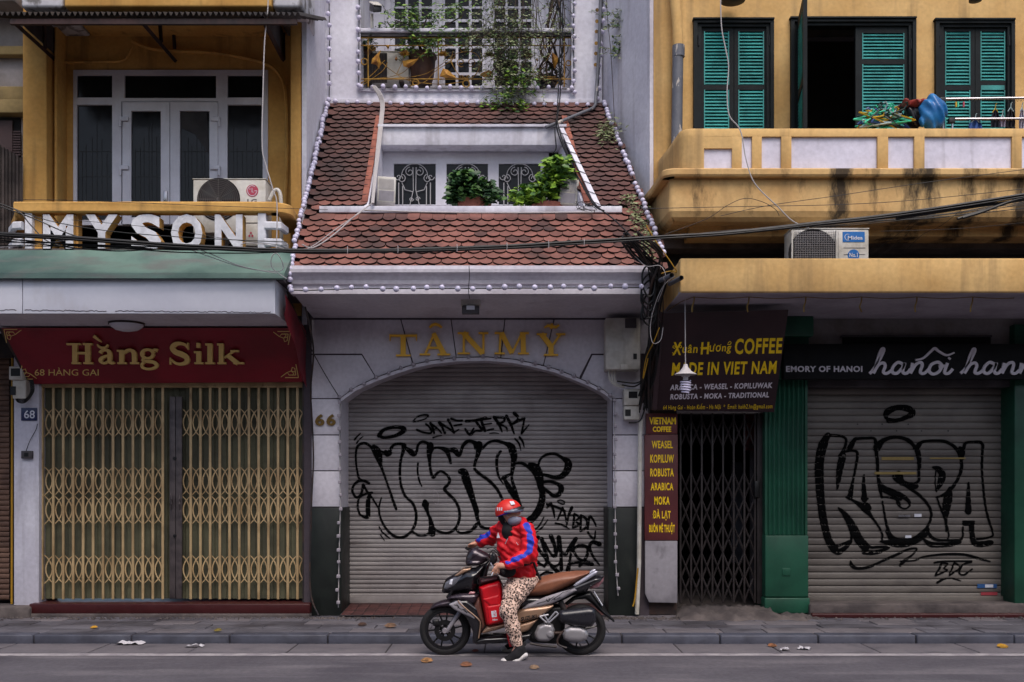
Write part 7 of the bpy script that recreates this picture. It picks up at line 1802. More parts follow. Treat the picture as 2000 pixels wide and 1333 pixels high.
for q in ([(704, 165), (720, 152), (735, 138), (745, 125), (752, 118)], [(707, 168), (730, 152), (748, 138), (757, 122)], [(704, 162), (730, 155), (765, 150), (790, 140), (815, 115), (840, 95), (858, 90)], [(720, 155), (790, 152), (830, 145), (860, 128), (880, 112)], [(745, 122), (770, 142), (800, 158), (860, 165), (905, 160)], [(800, 168), (830, 160), (850, 140), (880, 120), (890, 108)], [(790, 105), (787, 118), (775, 145)], [(868, 106), (870, 118), (880, 120)], [(880, 150), (910, 156), (950, 154)], [(885, 130), (880, 118), (884, 108), (905, 102), (925, 103), (935, 112), (937, 125), (930, 145), (912, 158)], [(885, 100), (882, 118), (888, 135), (900, 152)], [(937, 98), (942, 118), (934, 138), (925, 150)], [(1030, 140), (1060, 150), (1085, 150)], [(1030, 148), (1060, 154), (1085, 152)], [(1025, 160), (1050, 140), (1065, 122), (1078, 100)], [(1085, 168), (1095, 155), (1103, 150)], [(1000, 150), (1020, 130), (1030, 112)], [(1050, 124), (1040, 140), (1030, 155)]): gst(q)
def gsp(cx, cy, r, a0, d): mb = MB(); mb.tube([P(cx + r * (1 - t * .75) * math.cos(a0 + d * t * 8), cy + r * (1 - t * .75) * math.sin(a0 + d * t * 8), rY) for t in [i / 20 for i in range(21)]], .006, 4); mb.build('scroll', M['gold'], GR)
for c in ((905, 95, 8, 0, 1), (917, 95, 8, 3, -1), (727, 93, 7, 0, 1), (902, 151, 5, 0, 1), (914, 151, 5, 3, -1), (900, 122, 9, 1, 1), (920, 122, 9, 2, -1)): gsp(*c)
for cx, cy, r in ((711.5, 121, 6), (910.5, 164, 6.5), (1110, 124, 5), (812, 162, 6)):
    mb = MB(); mb.tube([P(cx + r * math.cos(a), cy + r * math.sin(a), rY) for a in [2 * math.pi * i / 20 for i in range(21)]], .008, 5, cap=False); mb.build('ring', M['gold'], GR)
def petal(mb, bx, by, ang_, L_, w, y): # pointed petal in px
    ca, sa = math.cos(ang_), math.sin(ang_); q = []
    for t, ww in ((0, .15), (.35, 1), (.7, .8), (1, 0)):
        for s in (-1, 1): q.append(P(bx + ca * L_ * t - sa * s * w * ww, by + sa * L_ * t + ca * s * w * ww, y - .03 * math.sin(t * 3)))
    c = [P(bx + ca * L_ * t, by + sa * L_ * t, y - .05 * math.sin(t * 3) - .015) for t in (.35, .7)]
    mb.add(q + c, [(0, 2, 8), (0, 8, 1), (1, 8, 3), (2, 4, 9, 8), (8, 9, 5, 3), (4, 6, 9), (9, 6, 7, 5)][:6] + [(9, 7, 5)])
for cx, cy in ((790, 108), (866, 109), (1030, 112), (956, 110)):
    mb = MB()
    for k in range(9): petal(mb, cx, cy, R(-90 + (k - 4) * 21), 13 if k % 2 else 11, 2.0, rY - .02 - .006 * (k % 3))
    mb.build('lotus_flower', M['gold'], GR)
M['goldleaf'] = mat('gold_leaf_plate', (190, 142, 60), .45, c2=(128, 84, 36), ns=9, lo=.4, hi=.6, metal=.3)
for poly in ([(744, 98), (741, 110), (744, 125), (740, 136), (735, 127), (725, 125), (727, 115)], [(818, 115), (806, 128), (797, 133), (788, 130), (786, 120), (795, 117)], [(865, 134), (875, 137), (892, 153), (870, 153), (858, 150)], [(940, 143), (955, 137), (962, 140), (964, 152), (945, 152), (937, 147)], [(1078, 102), (1090, 112), (1089, 125), (1083, 135), (1078, 120)], [(753, 89), (762, 88), (758, 98)], [(774, 110), (777, 116), (774, 120), (771, 116)], [(1049, 113), (1052, 118), (1049, 121), (1046, 117)], [(1062, 91), (1068, 92), (1064, 100)]):
    c = np.mean(poly, 0); mb = MB(); n = len(poly); vs = [P(a, b, rY - .01) for a, b in poly] + [P(c[0], c[1], rY - .06)] + [P(a, b, rY + .004) for a, b in poly]
    mb.add(vs, [(i, (i + 1) % n, n) for i in range(n)] + [tuple(n + 1 + i for i in range(n - 1, -1, -1))] + [(i, (i + 1) % n, n + 1 + (i + 1) % n, n + 1 + i) for i in range(n)]); mb.build('gilded_leaf', M['goldleaf'], GR)

# ============================================================ things on the right balcony
HG = thing('hanger_heap', P(1730, 250, 11.3), 'heap of green and yellow plastic clothes hangers on the right balcony rail', 'hangers')
hm = [mat('green_hanger', (60, 190, 150), .4, fine=0), mat('yellow_hanger', (190, 150, 30), .4, fine=0), mat('white_hanger', (170, 190, 190), .4, fine=0), mat('blue_hanger', (40, 70, 130), .4, fine=0), mat('dark_hanger', (20, 40, 36), .5, fine=0)]
def hanger(w=.38): return [(-w / 2, 0, 0), (0, 0, .09), (.012, 0, .12), (.03, 0, .14), (.012, 0, .165), (-.012, 0, .155)], [(-w / 2, 0, 0), (w / 2, 0, 0), (0, 0, .09)]
for k in range(46):
    mb = MB(); a_, b_ = hanger(random.uniform(.3, .4)); e = Matrix.Rotation(random.uniform(-.35, .35), 3, 'Y') @ Matrix.Rotation(random.uniform(-.8, .8), 3, 'Z') @ Matrix.Rotation(random.uniform(-1.2, .4), 3, 'X'); o_ = P(1728 + random.gauss(0, 17), 247 - abs(random.gauss(0, 9)) , 11.2 + random.uniform(-.15, .15))
    for l in (a_, b_): mb.tube([e @ Vector(q) + o_ for q in l], .009, 4)
    mb.build('hanger', random.choice([hm[0], hm[0], hm[0], hm[2], hm[1], hm[4], hm[3], hm[4]]), HG)
def bag(name, label, cx, cy, rx, ry, Y, m, tx=.0, seed=0):
    t = thing(name, P(cx, cy + ry, Y), label, 'bag'); a, b = rx / 2000 * Y, ry / 2000 * Y; c = P(cx, cy, Y)
    S = SDF((c.x - a * 1.3, Y - a * 1.2, c.z - b * 1.3), (c.x + a * 1.3, Y + a * 1.2, c.z + b * 1.4), .012); S.ell(c, (a, a * .8, b), 0); S.ell((c.x + tx * .4, Y, c.z + b * .35), (a * .72, a * .5, b * .55), .05)
    S.wobble(lambda x, y, z: .009 * np.sin(x * 55 + z * 18 + seed) + .011 * np.sin(x * 32 + seed + 3 * np.sin(z * 11)) * np.cos(y * 24 + z * 7) + .006 * np.sin(x * 70 + z * 40)); S.halfspace((c.x, Y, c.z - b), (0, 0, -1)); S.build('film', m, t); return t
bag('plastic_bag', 'big blue plastic bag leaning on the right balcony rail', 1820, 222, 26, 33, 11.15, mat('blue_plastic_film', (24, 92, 152), .35, c2=(50, 122, 180), ns=4, fine=.05), .05)
bag('plastic_bag', 'black plastic bag between the hangers and the blue bag', 1786, 230, 18, 24, 11.25, mat('black_plastic_film', (22, 20, 26), .3, fine=0), 0, 2)
bag('plastic_bag', 'red plastic bag draped over the black bag on the balcony', 1790, 208, 26, 6, 11.25, mat('red_plastic_film', (132, 40, 38), .4, c2=(160, 70, 62), ns=6), 0, 4)
DR_ = thing('drying_rack', P(1900, 240, 11.4), 'steel clothes drying rack with small garments on the right balcony', 'drying rack')
for (a, b, c, d) in ((1842, 194, 2060, 191), (1862, 233, 2060, 232)):
    mb = MB(); mb.tube([P(a, b, 11.3), P(c, d, 11.3)], .013, 8); mb.build('rack_rail', M['steel'], DR_, smooth=True)
for px, a, b in ((1842, 192, 260), (1860, 232, 262)):
    mb = MB(); mb.tube([P(px, a, 11.3), P(px, b, 11.3)], .012, 8); mb.build('rack_post', M['steel'], DR_); mb = MB(); mb.pbox(px - 6, px + 6, a - 2, a + 8, 11.27, .05); mb.build('rack_joint', M['black'], DR_, bevel=.004)
for k in range(22):
    px = 1866 + k * 7; mb = MB(); mb.tube([P(px, 195, 11.3), P(px + 2, 199, 11.3), P(px + 4, 195, 11.3)], .003, 4); mb.build('rack_hook', M['black'], DR_)
gar = [(1905, 236, 26, 16, (60, 90, 150), 'blue cloth'), (1944, 216, 18, 34, (34, 34, 50), 'dark navy shirt'), (1974, 214, 18, 34, (30, 28, 36), 'black shirt'), (1996, 214, 12, 40, (170, 166, 180), 'pale shirt'), (1958, 228, 14, 20, (160, 150, 170), 'pale lilac cloth')]
for cx, y0_, w, h, col, nm_ in gar:
    t = thing('garment', P(cx, y0_ + h, 11.32), 'small %s hanging on the drying rack of the right balcony' % nm_, 'clothes', 'laundry on the drying rack')
    mb = MB(); vs = []; n = 14
    for j in range(7):
        for i in range(n + 1):
            u = i / n; v = j / 6; ww = w * (.35 + .65 * min(1, v * 2.5)); vs.append(P(cx - ww / 2 + ww * u, y0_ + h * v, 11.33 + .02 * math.sin(u * 15 + cx + v * 2)))
    mb.add(vs, [(j * (n + 1) + i, j * (n + 1) + i + 1, (j + 1) * (n + 1) + i + 1, (j + 1) * (n + 1) + i) for j in range(6) for i in range(n)])
    mb.build('cloth', mat('cloth_%d_%d_%d' % col, col, .9), t, smooth=True, sharp=180)
    mb = MB(); mb.tube([P(cx - w * .3, y0_ + 4, 11.32), P(cx, y0_ - 4, 11.32), P(cx + 1, y0_ - 12, 11.31), P(cx + 3, y0_ - 14, 11.3)], .005, 4); mb.tube([P(cx, y0_ - 4, 11.32), P(cx + w * .3, y0_ + 4, 11.32)], .005, 4); mb.build('hanger', hm[1] if cx == 1944 else hm[2], t)
for cx, col in ((1868, 1), (1872, 0), (1883, 0)):
    t = thing('clothes_peg', P(cx, 208, 11.3), {1868: 'yellow', 1872: 'green', 1883: 'red'}[cx] + ' clothes peg on the upper rail of the drying rack', 'clothes peg', 'pegs on the drying rack')
    mb = MB(); mb.pbox(cx - 1.5, cx + 1, 199, 209, 11.28, .02); mb.build('peg', hm[col] if cx != 1883 else M['logored'], t)

# ============================================================ litter
def leafy(px, py, w, col, lab, name='dry_leaf', cat='leaf', grp='dry leaves on the road'):
    Y = 3200 / (py - 951) if py > 1255 else (3020 / (py - 951)); z = .006 if py > 1255 else .097
    a = w / 2000 * Y; mb = MB(); c = Vector((X(px, Y), Y, z)); ra = random.uniform(0, 6); vs = []
    ol = [(-1, 0, .12), (-.5, .45, .3), (.1, .5, .35), (.7, .3, .3), (1.1, 0, .1), (.6, -.4, .05), (0, -.5, .02), (-.6, -.35, .04)]
    vs = [c + Vector((u * a * .5, v * a * .9, h * a * .8)) for u, v, h in ol] + [c + Vector((0, 0, .12 * a))]
    mb.add(vs, [(i, (i + 1) % 8, 8) for i in range(8)]); o = mb.build(name, mat(lab[:12].replace(' ', '_') + '_leaf', col, .7, c2=tuple(int(q * .6) for q in col), ns=30), None, org=c, smooth=True, sharp=180); tag(o, lab, cat, grp)
leafy(833, 1294, 24, (160, 116, 72), 'orange brown dry leaf on the road below the front wheel')
leafy(910, 1302, 24, (124, 82, 58), 'red brown dry leaf on the road left of the rider\'s shoe')
leafy(1043, 1307, 20, (130, 106, 84), 'pale brown dry leaf on the road right of the shoe')
leafy(928, 1274, 14, (120, 60, 46), 'small dark red leaf under the scooter')
leafy(1508, 1264, 18, (140, 92, 60), 'small brown leaf in the gutter below the green pilaster')
leafy(1958, 1266, 22, (190, 140, 40), 'yellow leaf in the gutter near the right edge')
leafy(183, 1228, 14, (120, 106, 44), 'yellow leaf on the pavement before the folding gate', grp='leaves on the pavement')
leafy(425, 1234, 16, (120, 106, 44), 'yellow green leaf on the pavement right of the gate lock', grp='leaves on the pavement')
leafy(762, 1226, 24, (120, 92, 72), 'curled brown leaf on the pavement before the arch', grp='leaves on the pavement')
leafy(707, 1223, 18, (70, 50, 42), 'dark brown leaf on the pavement before the red ramp', grp='leaves on the pavement')
M['paper'] = mat('white_paper_scrap', (188, 185, 190), .8)
def paper(px, py, w, h, lab):
    Y = 3200 / (py - 951); a, b = w / 2000 * Y, h; c = Vector((X(px, Y), Y, .01)); mb = MB(); n = 8; vs = []
    for j in range(4):
        for i in range(n + 1): vs.append(c + Vector(((i / n - .5) * a + random.uniform(-.01, .01), (j / 3 - .5) * b + random.uniform(-.015, .015), random.uniform(0, .028) * (1 if 0 < i < n else .3))))
    mb.add(vs, [(j * (n + 1) + i, j * (n + 1) + i + 1, (j + 1) * (n + 1) + i + 1, (j + 1) * (n + 1) + i) for j in range(3) for i in range(n)]); o = mb.build('paper_scrap', M['paper'], None, org=c); tag(o, lab, 'litter', 'scraps of litter in the gutter')
paper(256, 1259, 52, .16, 'crumpled white paper in the gutter before the folding gate')
paper(1532, 1272, 16, .09, 'small white scrap in the gutter, left of two')
paper(1571, 1270, 24, .07, 'small white scrap in the gutter, right of two')
paper(380, 1265, 34, .08, 'clear crumpled plastic wrapper in the gutter near the gate')
# ============================================================ scooter (faces left; side view traced, centre plane at SYC)
SYC = 9.72; kz = 3.7025
def u2x(u): return X(800 + u / kz, 9.7)
def v2z(v): return Z(950 + v / kz, 9.7)
def UV(*pts): return [(u2x(a), v2z(b)) for a, b in pts]
SCT = thing('motor_scooter', (X(1000, 9.7), SYC, 0.0), 'dark and bronze motor scooter with brown seat stopped at the kerb line', 'scooter')
M['tyre'] = mat('black_rubber', (26, 25, 27), .8, fine=.05, bump=.2, bs=80)
M['rim'] = mat('black_alloy', (24, 24, 27), .35, fine=0)
M['bodyblack'] = mat('glossy_black_panel', (24, 23, 27), .22, fine=0, spec=.6, coat=.4)
M['bodyplum'] = mat('dark_plum_metallic', (58, 48, 56), .28, fine=.03, metal=.45, coat=.5)
M['bronze'] = mat('bronze_metallic_panel', (168, 136, 112), .32, fine=.03, metal=.5, coat=.3)
M['seatbrown'] = mat('brown_leather_seat', (134, 86, 64), .45, c2=(120, 76, 56), ns=4, bump=.08, bs=60)
M['engine'] = mat('cast_alloy', (158, 156, 160), .42, metal=.5, fine=.06)
M['silver'] = mat('silver_plastic', (176, 176, 188), .3, metal=.4, fine=.02)
M['lens'] = mat('headlight_lens', (96, 96, 104), .12, fine=0, coat=.6)
M['clearred'] = mat('pink_tail_lens', (176, 120, 124), .2, fine=0, coat=.4)
M['innerbrown'] = mat('brown_inner_shield', (92, 58, 50), .45, fine=.04)
def wheel(cu, cv, R_, front):
    cx, cz = u2x(cu), R_ + .001; w = empty_part('wheel', SCT, (cx, SYC, cz)); rt_ = .036 if front else .046
    mb = MB(); prof = []
    for i in range(17):
        a = 2 * math.pi * i / 16; prof.append((R_ - .036 + .036 * math.cos(a), rt_ * math.sin(a)))
    mb.lathe(prof, (cx, SYC, cz), 64, 'y'); mb.build('tyre', M['tyre'], w, smooth=True, sharp=180)
    mb = MB(); ri = R_ - .068; mb.lathe([(ri + .012, -.03), (ri - .008, -.032), (ri - .014, -.02), (ri - .014, .02), (ri - .008, .032), (ri + .012, .03)], (cx, SYC, cz), 56, 'y'); mb.build('rim', M['rim'], w, smooth=True, sharp=40)
    mb = MB(); mb.lathe([(.001, -.05), (.035, -.05), (.04, -.03), (.04, .03), (.035, .05), (.001, .05)], (cx, SYC, cz), 20, 'y'); mb.build('hub', M['rim'], w, smooth=True, sharp=40)
    for k in range(5):
        for s in (-.13, .13):
            a = 2 * math.pi * k / 5 + .3 + s; b = a + (.12 if s > 0 else -.12) + .15
            p0 = Vector((cx + .03 * math.cos(a), SYC, cz + .03 * math.sin(a))); p1 = Vector((cx + (ri - .012) * math.cos(b), SYC, cz + (ri - .012) * math.sin(b)))
            mb = MB(); mb.tube([p0 + Vector((0, -.012, 0)), p1], [.011, .007], 5); mb.build('spoke', M['rim'], w, smooth=True)
    return cx, cz, w
fx, fz, fw = wheel(257, 1043, .243, True)
rx, rz, rw = wheel(1235, 1045, .243, False)
def shp(name, pts, hw, r, m, yc=SYC, h=.008, par=SCT, taper=None, relax=1): return pillow(name, UV(*pts), yc, hw, r, m, par, h=h, taper=taper, relax=relax)
# brake disc and caliper
mb = MB(); mb.lathe([(.055, -.062), (.1, -.062), (.1, -.058), (.055, -.058), (.055, -.062)], (fx, SYC, fz), 36, 'y'); mb.build('brake_disc', M['black'], fw, smooth=True, sharp=30)
for k in range(6):
    a = k * math.pi / 3; mb = MB(); mb.tube([(fx + .03 * math.cos(a), SYC - .058, fz + .03 * math.sin(a)), (fx + .06 * math.cos(a + .3), SYC - .06, fz + .06 * math.sin(a + .3))], .006, 4); mb.build('disc_arm', M['black'], fw)
shp('brake_caliper', [(165, 960), (215, 955), (225, 1000), (175, 1010)], .02, .02, M['black'], SYC - .07)
for s in (-1, 1):
    mb = MB(); a = Vector((u2x(352), SYC + s * .07, v2z(925))); b = Vector((u2x(268), SYC + s * .07, v2z(1050))); mb.tube([Vector((u2x(420), SYC + s * .06, v2z(800))), a, b], [.02, .02, .02], 10); mb.build('fork_tube', M['metaldark'] if s > 0 else M['aludull'], SCT, smooth=True, sharp=60)
mb = MB(); mb.lathe([(.001, -.1), (.022, -.1), (.026, -.085), (.026, -.055), (.001, -.055)], (fx, SYC, fz), 14, 'y'); mb.build('axle_cap', M['aludull'], SCT, smooth=True, sharp=40)
# bodywork
shp('front_fender', [(150, 888), (152, 875), (178, 848), (230, 828), (290, 818), (350, 835), (420, 880), (440, 930), (410, 925), (350, 885), (280, 875), (215, 880), (165, 892)], .075, .03, M['bodyplum'])
shp('front_cowl', [(232, 765), (240, 720), (262, 672), (300, 650), (400, 590), (470, 592), (540, 560), (548, 575), (500, 700), (480, 770), (400, 768), (320, 785), (272, 820), (262, 800), (285, 772), (250, 775)], .15, .09, M['bodyblack'], taper=lambda x, z: np.clip(.42 + (x - u2x(232)) / (u2x(480) - u2x(232)) * .65, .35, 1))
for s in (-1, 1):
    shp('headlight', [(250, 735), (262, 690), (300, 665), (400, 618), (440, 612), (425, 645), (350, 705), (270, 745)], .02, .03, M['lens'], SYC + s * .088)
    shp('headlight_painted_glint', [(288, 705), (300, 668), (318, 665), (312, 708)], .008, .01, mat('white_painted_glint', (225, 226, 236), .15, fine=0), SYC + s * .106, h=.005)  # pale patch on the lens, a white glint put in as colour
    shp('bronze_brow', [(322, 645), (390, 592), (450, 588), (440, 602), (350, 645)], .014, .012, M['bronze'], SYC + s * .108, h=.006)
    shp('indicator_light', [(425, 775), (440, 752), (480, 755), (470, 775)], .015, .02, M['clearred'], SYC + s * .135, h=.006)
    shp('lower_front_panel', [(270, 812), (300, 785), (380, 768), (470, 765), (505, 780), (480, 840), (440, 860), (400, 830), (330, 815)], .05, .05, M['bodyplum'], SYC + s * .11)
    shp('side_shield', [(285, 835), (330, 812), (420, 812), (500, 870), (520, 960), (518, 1010), (500, 1085), (482, 1125), (460, 1120), (462, 1040), (420, 950), (370, 890), (290, 850)], .035, .03, M['bodyblack'], SYC + s * .14)
    shp('silver_decal_panel', [(288, 842), (345, 818), (372, 815), (400, 850), (480, 935), (478, 950), (400, 915), (330, 880)], .018, .02, M['aludull'], SYC + s * .165, h=.006)
    mb = MB(); mb.tube(catmull([(u2x(a), SYC + s * .185, v2z(b)) for a, b in ((356, 812), (372, 835), (430, 885), (500, 945), (516, 985), (503, 1082))], 5), .006, 5); mb.build('bronze_trim', M['bronze'], SCT, smooth=True)
# decals
def decal(name, strokes, yy, m=None):
    mb = MB(); fn = lambda u, v, w: (u2x(u), yy + w, v2z(v)); ribbon_mesh(mb, [[tuple(p) for p in catmull(s, 4)] for s in strokes], fn, -.0005, None); return mb.build(name, m or M['black'], SCT)
random.seed(11)
decal('scroll_decal', [[(330 + 14 * i + random.uniform(-6, 6), 842 + 8.5 * i + random.uniform(-9, 9), 4) for i in range(k, k + 3)] for k in range(0, 8, 2)] + [[(345, 838, 3), (365, 860, 5), (352, 868, 3)], [(390, 872, 3), (410, 892, 5), (432, 893, 3)]], SYC - .1845)
shp('inner_leg_shield', [(455, 865), (500, 775), (522, 820), (558, 1000), (520, 1060), (505, 1085), (512, 985), (480, 920)], .17, .03, M['innerbrown'])
shp('steering_neck', [(470, 770), (545, 560), (590, 530), (565, 620), (520, 800), (500, 830)], .07, .05, M['bodyblack'])
shp('handlebar_cowl', [(404, 560), (408, 515), (425, 468), (448, 448), (482, 446), (530, 470), (588, 500), (585, 525), (545, 550), (500, 575), (440, 575), (410, 574)], .13, .075, M['bodyplum'], taper=lambda x, z: np.clip(.5 + (x - u2x(404)) / .12, .45, 1) * np.clip(1.15 - (z - v2z(575)) / .08, .55, 1))
decal('cowl_crease', [[(425, 560, 3), (450, 520, 5), (500, 485, 3)]], SYC - .128, M['bodyblack'])
mb = MB(); mb.tube(catmull([(u2x(400), SYC + .36, v2z(466)), (u2x(425), SYC + .27, v2z(475)), (u2x(560), SYC + .12, v2z(505)), (u2x(565), SYC, v2z(515)), (u2x(570), SYC - .12, v2z(520)), (u2x(630), SYC - .24, v2z(560)), (u2x(675), SYC - .36, v2z(600))], 5), .012, 8); mb.build('handlebar', M['metaldark'], SCT, smooth=True)
for s in (-1, 1):
    e = ((400, 466, .37), (432, 472, .25)) if s > 0 else ((685, 605, -.37), (625, 560, -.25))
    mb = MB(); mb.tube([Vector((u2x(a), SYC + d, v2z(b))) for a, b, d in e], .017, 10); mb.build('hand_grip', M['black'], SCT, smooth=True, sharp=60)
mb = MB(); mb.tube([(u2x(655), SYC - .33, v2z(560)), (u2x(610), SYC - .32, v2z(575)), (u2x(590), SYC - .22, v2z(545))], .006, 6); mb.build('brake_lever', M['silver'], SCT)
mb = MB(); mb.tube([(u2x(390), SYC + .37, v2z(466)), (u2x(408), SYC + .3, v2z(462))], .007, 6); mb.build('brake_lever', M['black'], SCT)
shp('switch_pod', [(585, 520), (600, 470), (625, 480), (640, 520), (615, 560), (590, 550)], .03, .02, M['black'], SYC - .2)
for q in (((560, 450), (600, 440), (640, 470), (660, 520)), ((575, 500), (590, 470), (610, 460), (650, 500))):
    mb = MB(); mb.tube(catmull([(u2x(a), SYC - .1, v2z(b)) for a, b in q], 5), .005, 5); mb.build('control_cable', M['cable'], SCT)
shp('floor_board', [(490, 1085), (540, 1070), (700, 1062), (860, 1040), (900, 1040), (880, 1100), (700, 1128), (480, 1140), (460, 1125), (462, 1095)], .15, .04, M['bodyblack'])
for s in (-1, 1):
    shp('bronze_side_panel', [(520, 1052), (560, 1002), (640, 985), (705, 972), (712, 1000), (620, 1030), (535, 1052)], .03, .03, M['bronze'], SYC + s * .14)
    shp('bronze_body_panel', [(760, 900), (820, 872), (1040, 848), (1036, 862), (985, 905), (930, 940), (850, 962), (770, 982), (700, 1000), (700, 960)], .04, .03, M['bronze'], SYC + s * .13)
    shp('bronze_lower_panel', [(720, 1000), (800, 982), (935, 946), (915, 965), (860, 1030), (800, 1052), (730, 1060)], .035, .03, M['bronze'], SYC + s * .12)
    shp('tail_side_panel', [(800, 885), (850, 845), (980, 790), (1100, 752), (1190, 730), (1205, 745), (1120, 795), (1030, 838), (940, 862), (860, 875)], .025, .025, M['aludull'], SYC + s * .135)
    shp('grab_rail', [(1175, 716), (1200, 690), (1330, 610), (1362, 604), (1345, 632), (1280, 675), (1200, 720)], .02, .025, M['silver'], SYC + s * .1)
decal('tail_scroll_decal', [[(920 + 30 * i + random.uniform(-5, 5), 842 - 13 * i + random.uniform(-7, 7), 3.5) for i in range(k, k + 3)] for k in range(0, 7, 2)] + [[(985, 800, 3), (995, 822, 5), (1012, 806, 4), (1000, 795, 3)], [(1020, 815, 3), (1050, 795, 5), (1040, 812, 3), (1085, 790, 4)]], SYC - .162)
mb = MB(); fn = lambda px, py, w: (X(px, 9.7), SYC - .172 + w, Z(py, 9.7)); text(mb, 'SUZUKI', 800 + 805 / kz, 800 + 915 / kz, 950 + 960 / kz, 950 + 932 / kz, fn, -.001, None, bold=.03, slope=-.2); mb.build('maker_print', M['black'], SCT)
shp('under_seat_body', [(760, 900), (790, 800), (840, 782), (960, 785), (1110, 735), (1180, 700), (1335, 640), (1408, 652), (1380, 690), (1300, 735), (1275, 770), (1180, 790), (1100, 830), (1020, 858), (860, 880)], .12, .05, M['bodyblack'])
shp('engine_bay', [(800, 1050), (820, 960), (1000, 860), (1100, 850), (1130, 900), (1120, 1080), (1060, 1140), (880, 1125)], .09, .04, M['black'])
shp('seat', [(832, 785), (850, 745), (885, 690), (930, 664), (1000, 644), (1100, 624), (1220, 614), (1305, 614), (1300, 632), (1200, 700), (1110, 742), (1010, 785), (930, 796), (860, 795)], .135, .07, M['seatbrown'])
shp('tail_light', [(1282, 735), (1330, 690), (1408, 652), (1400, 690), (1368, 732), (1320, 742)], .06, .04, M['clearred'])
shp('rear_fender', [(1120, 850), (1180, 800), (1270, 765), (1310, 760), (1345, 810), (1400, 890), (1440, 925), (1485, 975), (1478, 985), (1420, 940), (1370, 900), (1320, 850), (1270, 815), (1200, 822), (1140, 862)], .06, .03, M['black'])
shp('number_plate', [(1326, 760), (1334, 757), (1398, 862), (1390, 868)], .09, .01, M['alu'], h=.006)
shp('exhaust_muffler', [(1068, 905), (1085, 885), (1290, 862), (1330, 870), (1340, 900), (1338, 960), (1310, 1000), (1250, 1004), (1090, 975), (1072, 950)], .06, .055, mat('satin_black_muffler', (34, 34, 40), .3, fine=.03, coat=.2), SYC - .15)
shp('transmission_cover', [(1100, 1060), (1112, 1020), (1150, 1000), (1230, 1002), (1275, 1025), (1288, 1060), (1270, 1098), (1220, 1115), (1140, 1108), (1108, 1090)], .04, .05, M['engine'], SYC - .14)
shp('crank_case', [(902, 1050), (925, 1000), (975, 975), (1030, 985), (1045, 1020), (1040, 1080), (1000, 1110), (930, 1108), (905, 1085)], .05, .03, M['engine'], SYC - .12)
mb = MB(); mb.lathe([(.001, -.19), (.018, -.19), (.02, -.182), (.028, -.18), (.034, -.17), (.034, -.12)], (u2x(1012), SYC, v2z(1056)), 20, 'y'); mb.build('clutch_cap', M['engine'], SCT, smooth=True, sharp=30)
shp('swing_arm', [(1035, 1040), (1110, 1035), (1110, 1060), (1035, 1062)], .03, .02, M['metaldark'], SYC - .12)
for a, b in (((938, 928), (985, 972)), ((985, 972), (1052, 892)), ((938, 928), (1000, 915)), ((1052, 892), (1070, 912)), ((1070, 912), (1000, 975)), ((965, 910), (1000, 968))):
    mb = MB(); mb.tube([(u2x(a[0]), SYC - .17, v2z(a[1])), (u2x(b[0]), SYC - .17, v2z(b[1]))], .009, 6); mb.build('footrest_bracket', M['engine'], SCT)
mb = MB(); mb.tube(catmull([(u2x(a), SYC - .19, v2z(b)) for a, b in ((1110, 1025), (1080, 1060), (1062, 1100), (1075, 1130), (1130, 1150))], 5), .01, 6); mb.build('kick_lever', M['metaldark'], SCT, smooth=True)
mb = MB(); mb.tube([(u2x(1090), SYC - .08, v2z(830)), (u2x(1150), SYC - .08, v2z(960))], .028, 10); mb.build('shock_absorber', M['metaldark'], SCT, smooth=True)
mb = MB(); mb.tube([(u2x(870), SYC - .12, v2z(1125)), (u2x(960), SYC - .14, v2z(1140)), (u2x(1060), SYC - .12, v2z(1150))], .012, 6); mb.build('centre_stand', M['metaldark'], SCT)

# ============================================================ red delivery bag on the floor board
RB = thing('delivery_bag', (u2x(600), SYC - .05, v2z(1000)), 'red delivery bag with white square logo standing between the handlebar and the rider', 'bag')
M['bagred'] = mat('glossy_red_bag_cloth', (196, 16, 30), .38, fine=.04, bump=.15, bs=9, coat=.15)
M['net'] = mat('dark_red_net', (70, 26, 34), .7, c2=(30, 20, 24), ns=60, lo=.45, hi=.55)
yb = SYC - .2
S = pillow('bag_body', UV((502, 715), (560, 690), (655, 668), (672, 740), (702, 965), (690, 975), (570, 1000), (552, 990)), SYC - .08, .13, .04, M['bagred'], RB)
pillow('bag_flap', UV((530, 800), (645, 768), (652, 845), (585, 852)), SYC - .205, .014, .02, M['bagred'], RB, h=.006)
pillow('front_pocket', UV((560, 850), (662, 832), (690, 955), (575, 985)), SYC - .2, .02, .02, M['bagred'], RB, h=.006)
pillow('net_top', UV((506, 665), (520, 655), (640, 642), (652, 670), (560, 695), (504, 715)), SYC - .08, .12, .03, M['net'], RB)
fb = lambda u, v, w: (u2x(u), SYC - .2225 + w, v2z(v))
mb = MB(); mb.add([fb(592, 885, 0), fb(628, 880, 0), fb(634, 925, 0), fb(598, 930, 0)], [(0, 1, 2, 3)]); mb.build('logo_print', M['alu'], RB)
ribs = [(607, 892, 3), (620, 890, 3), (622, 903, 3), (608, 905, 3), (624, 914, 3), (611, 918, 3)]
mb = MB(); ribbon_mesh(mb, [[tuple(p) for p in catmull(ribs, 3)]], fb, -.0006, None); mb.build('logo_mark', M['bagred'], RB)
mb = MB(); text(mb, 'Now', 603, 640, 952, 938, lambda a, b, w: fb(a, b, w), -.0006, None, bold=.03, slope=-.08); mb.build('word_print', M['alu'], RB)
mb = MB(); mb.tube(catmull([(u2x(a), SYC - .17, v2z(b)) for a, b in ((500, 700), (496, 670), (515, 652), (560, 650), (636, 640), (655, 668), (680, 720))], 5), .006, 5); mb.build('bag_cord', M['cable'], RB, smooth=True)
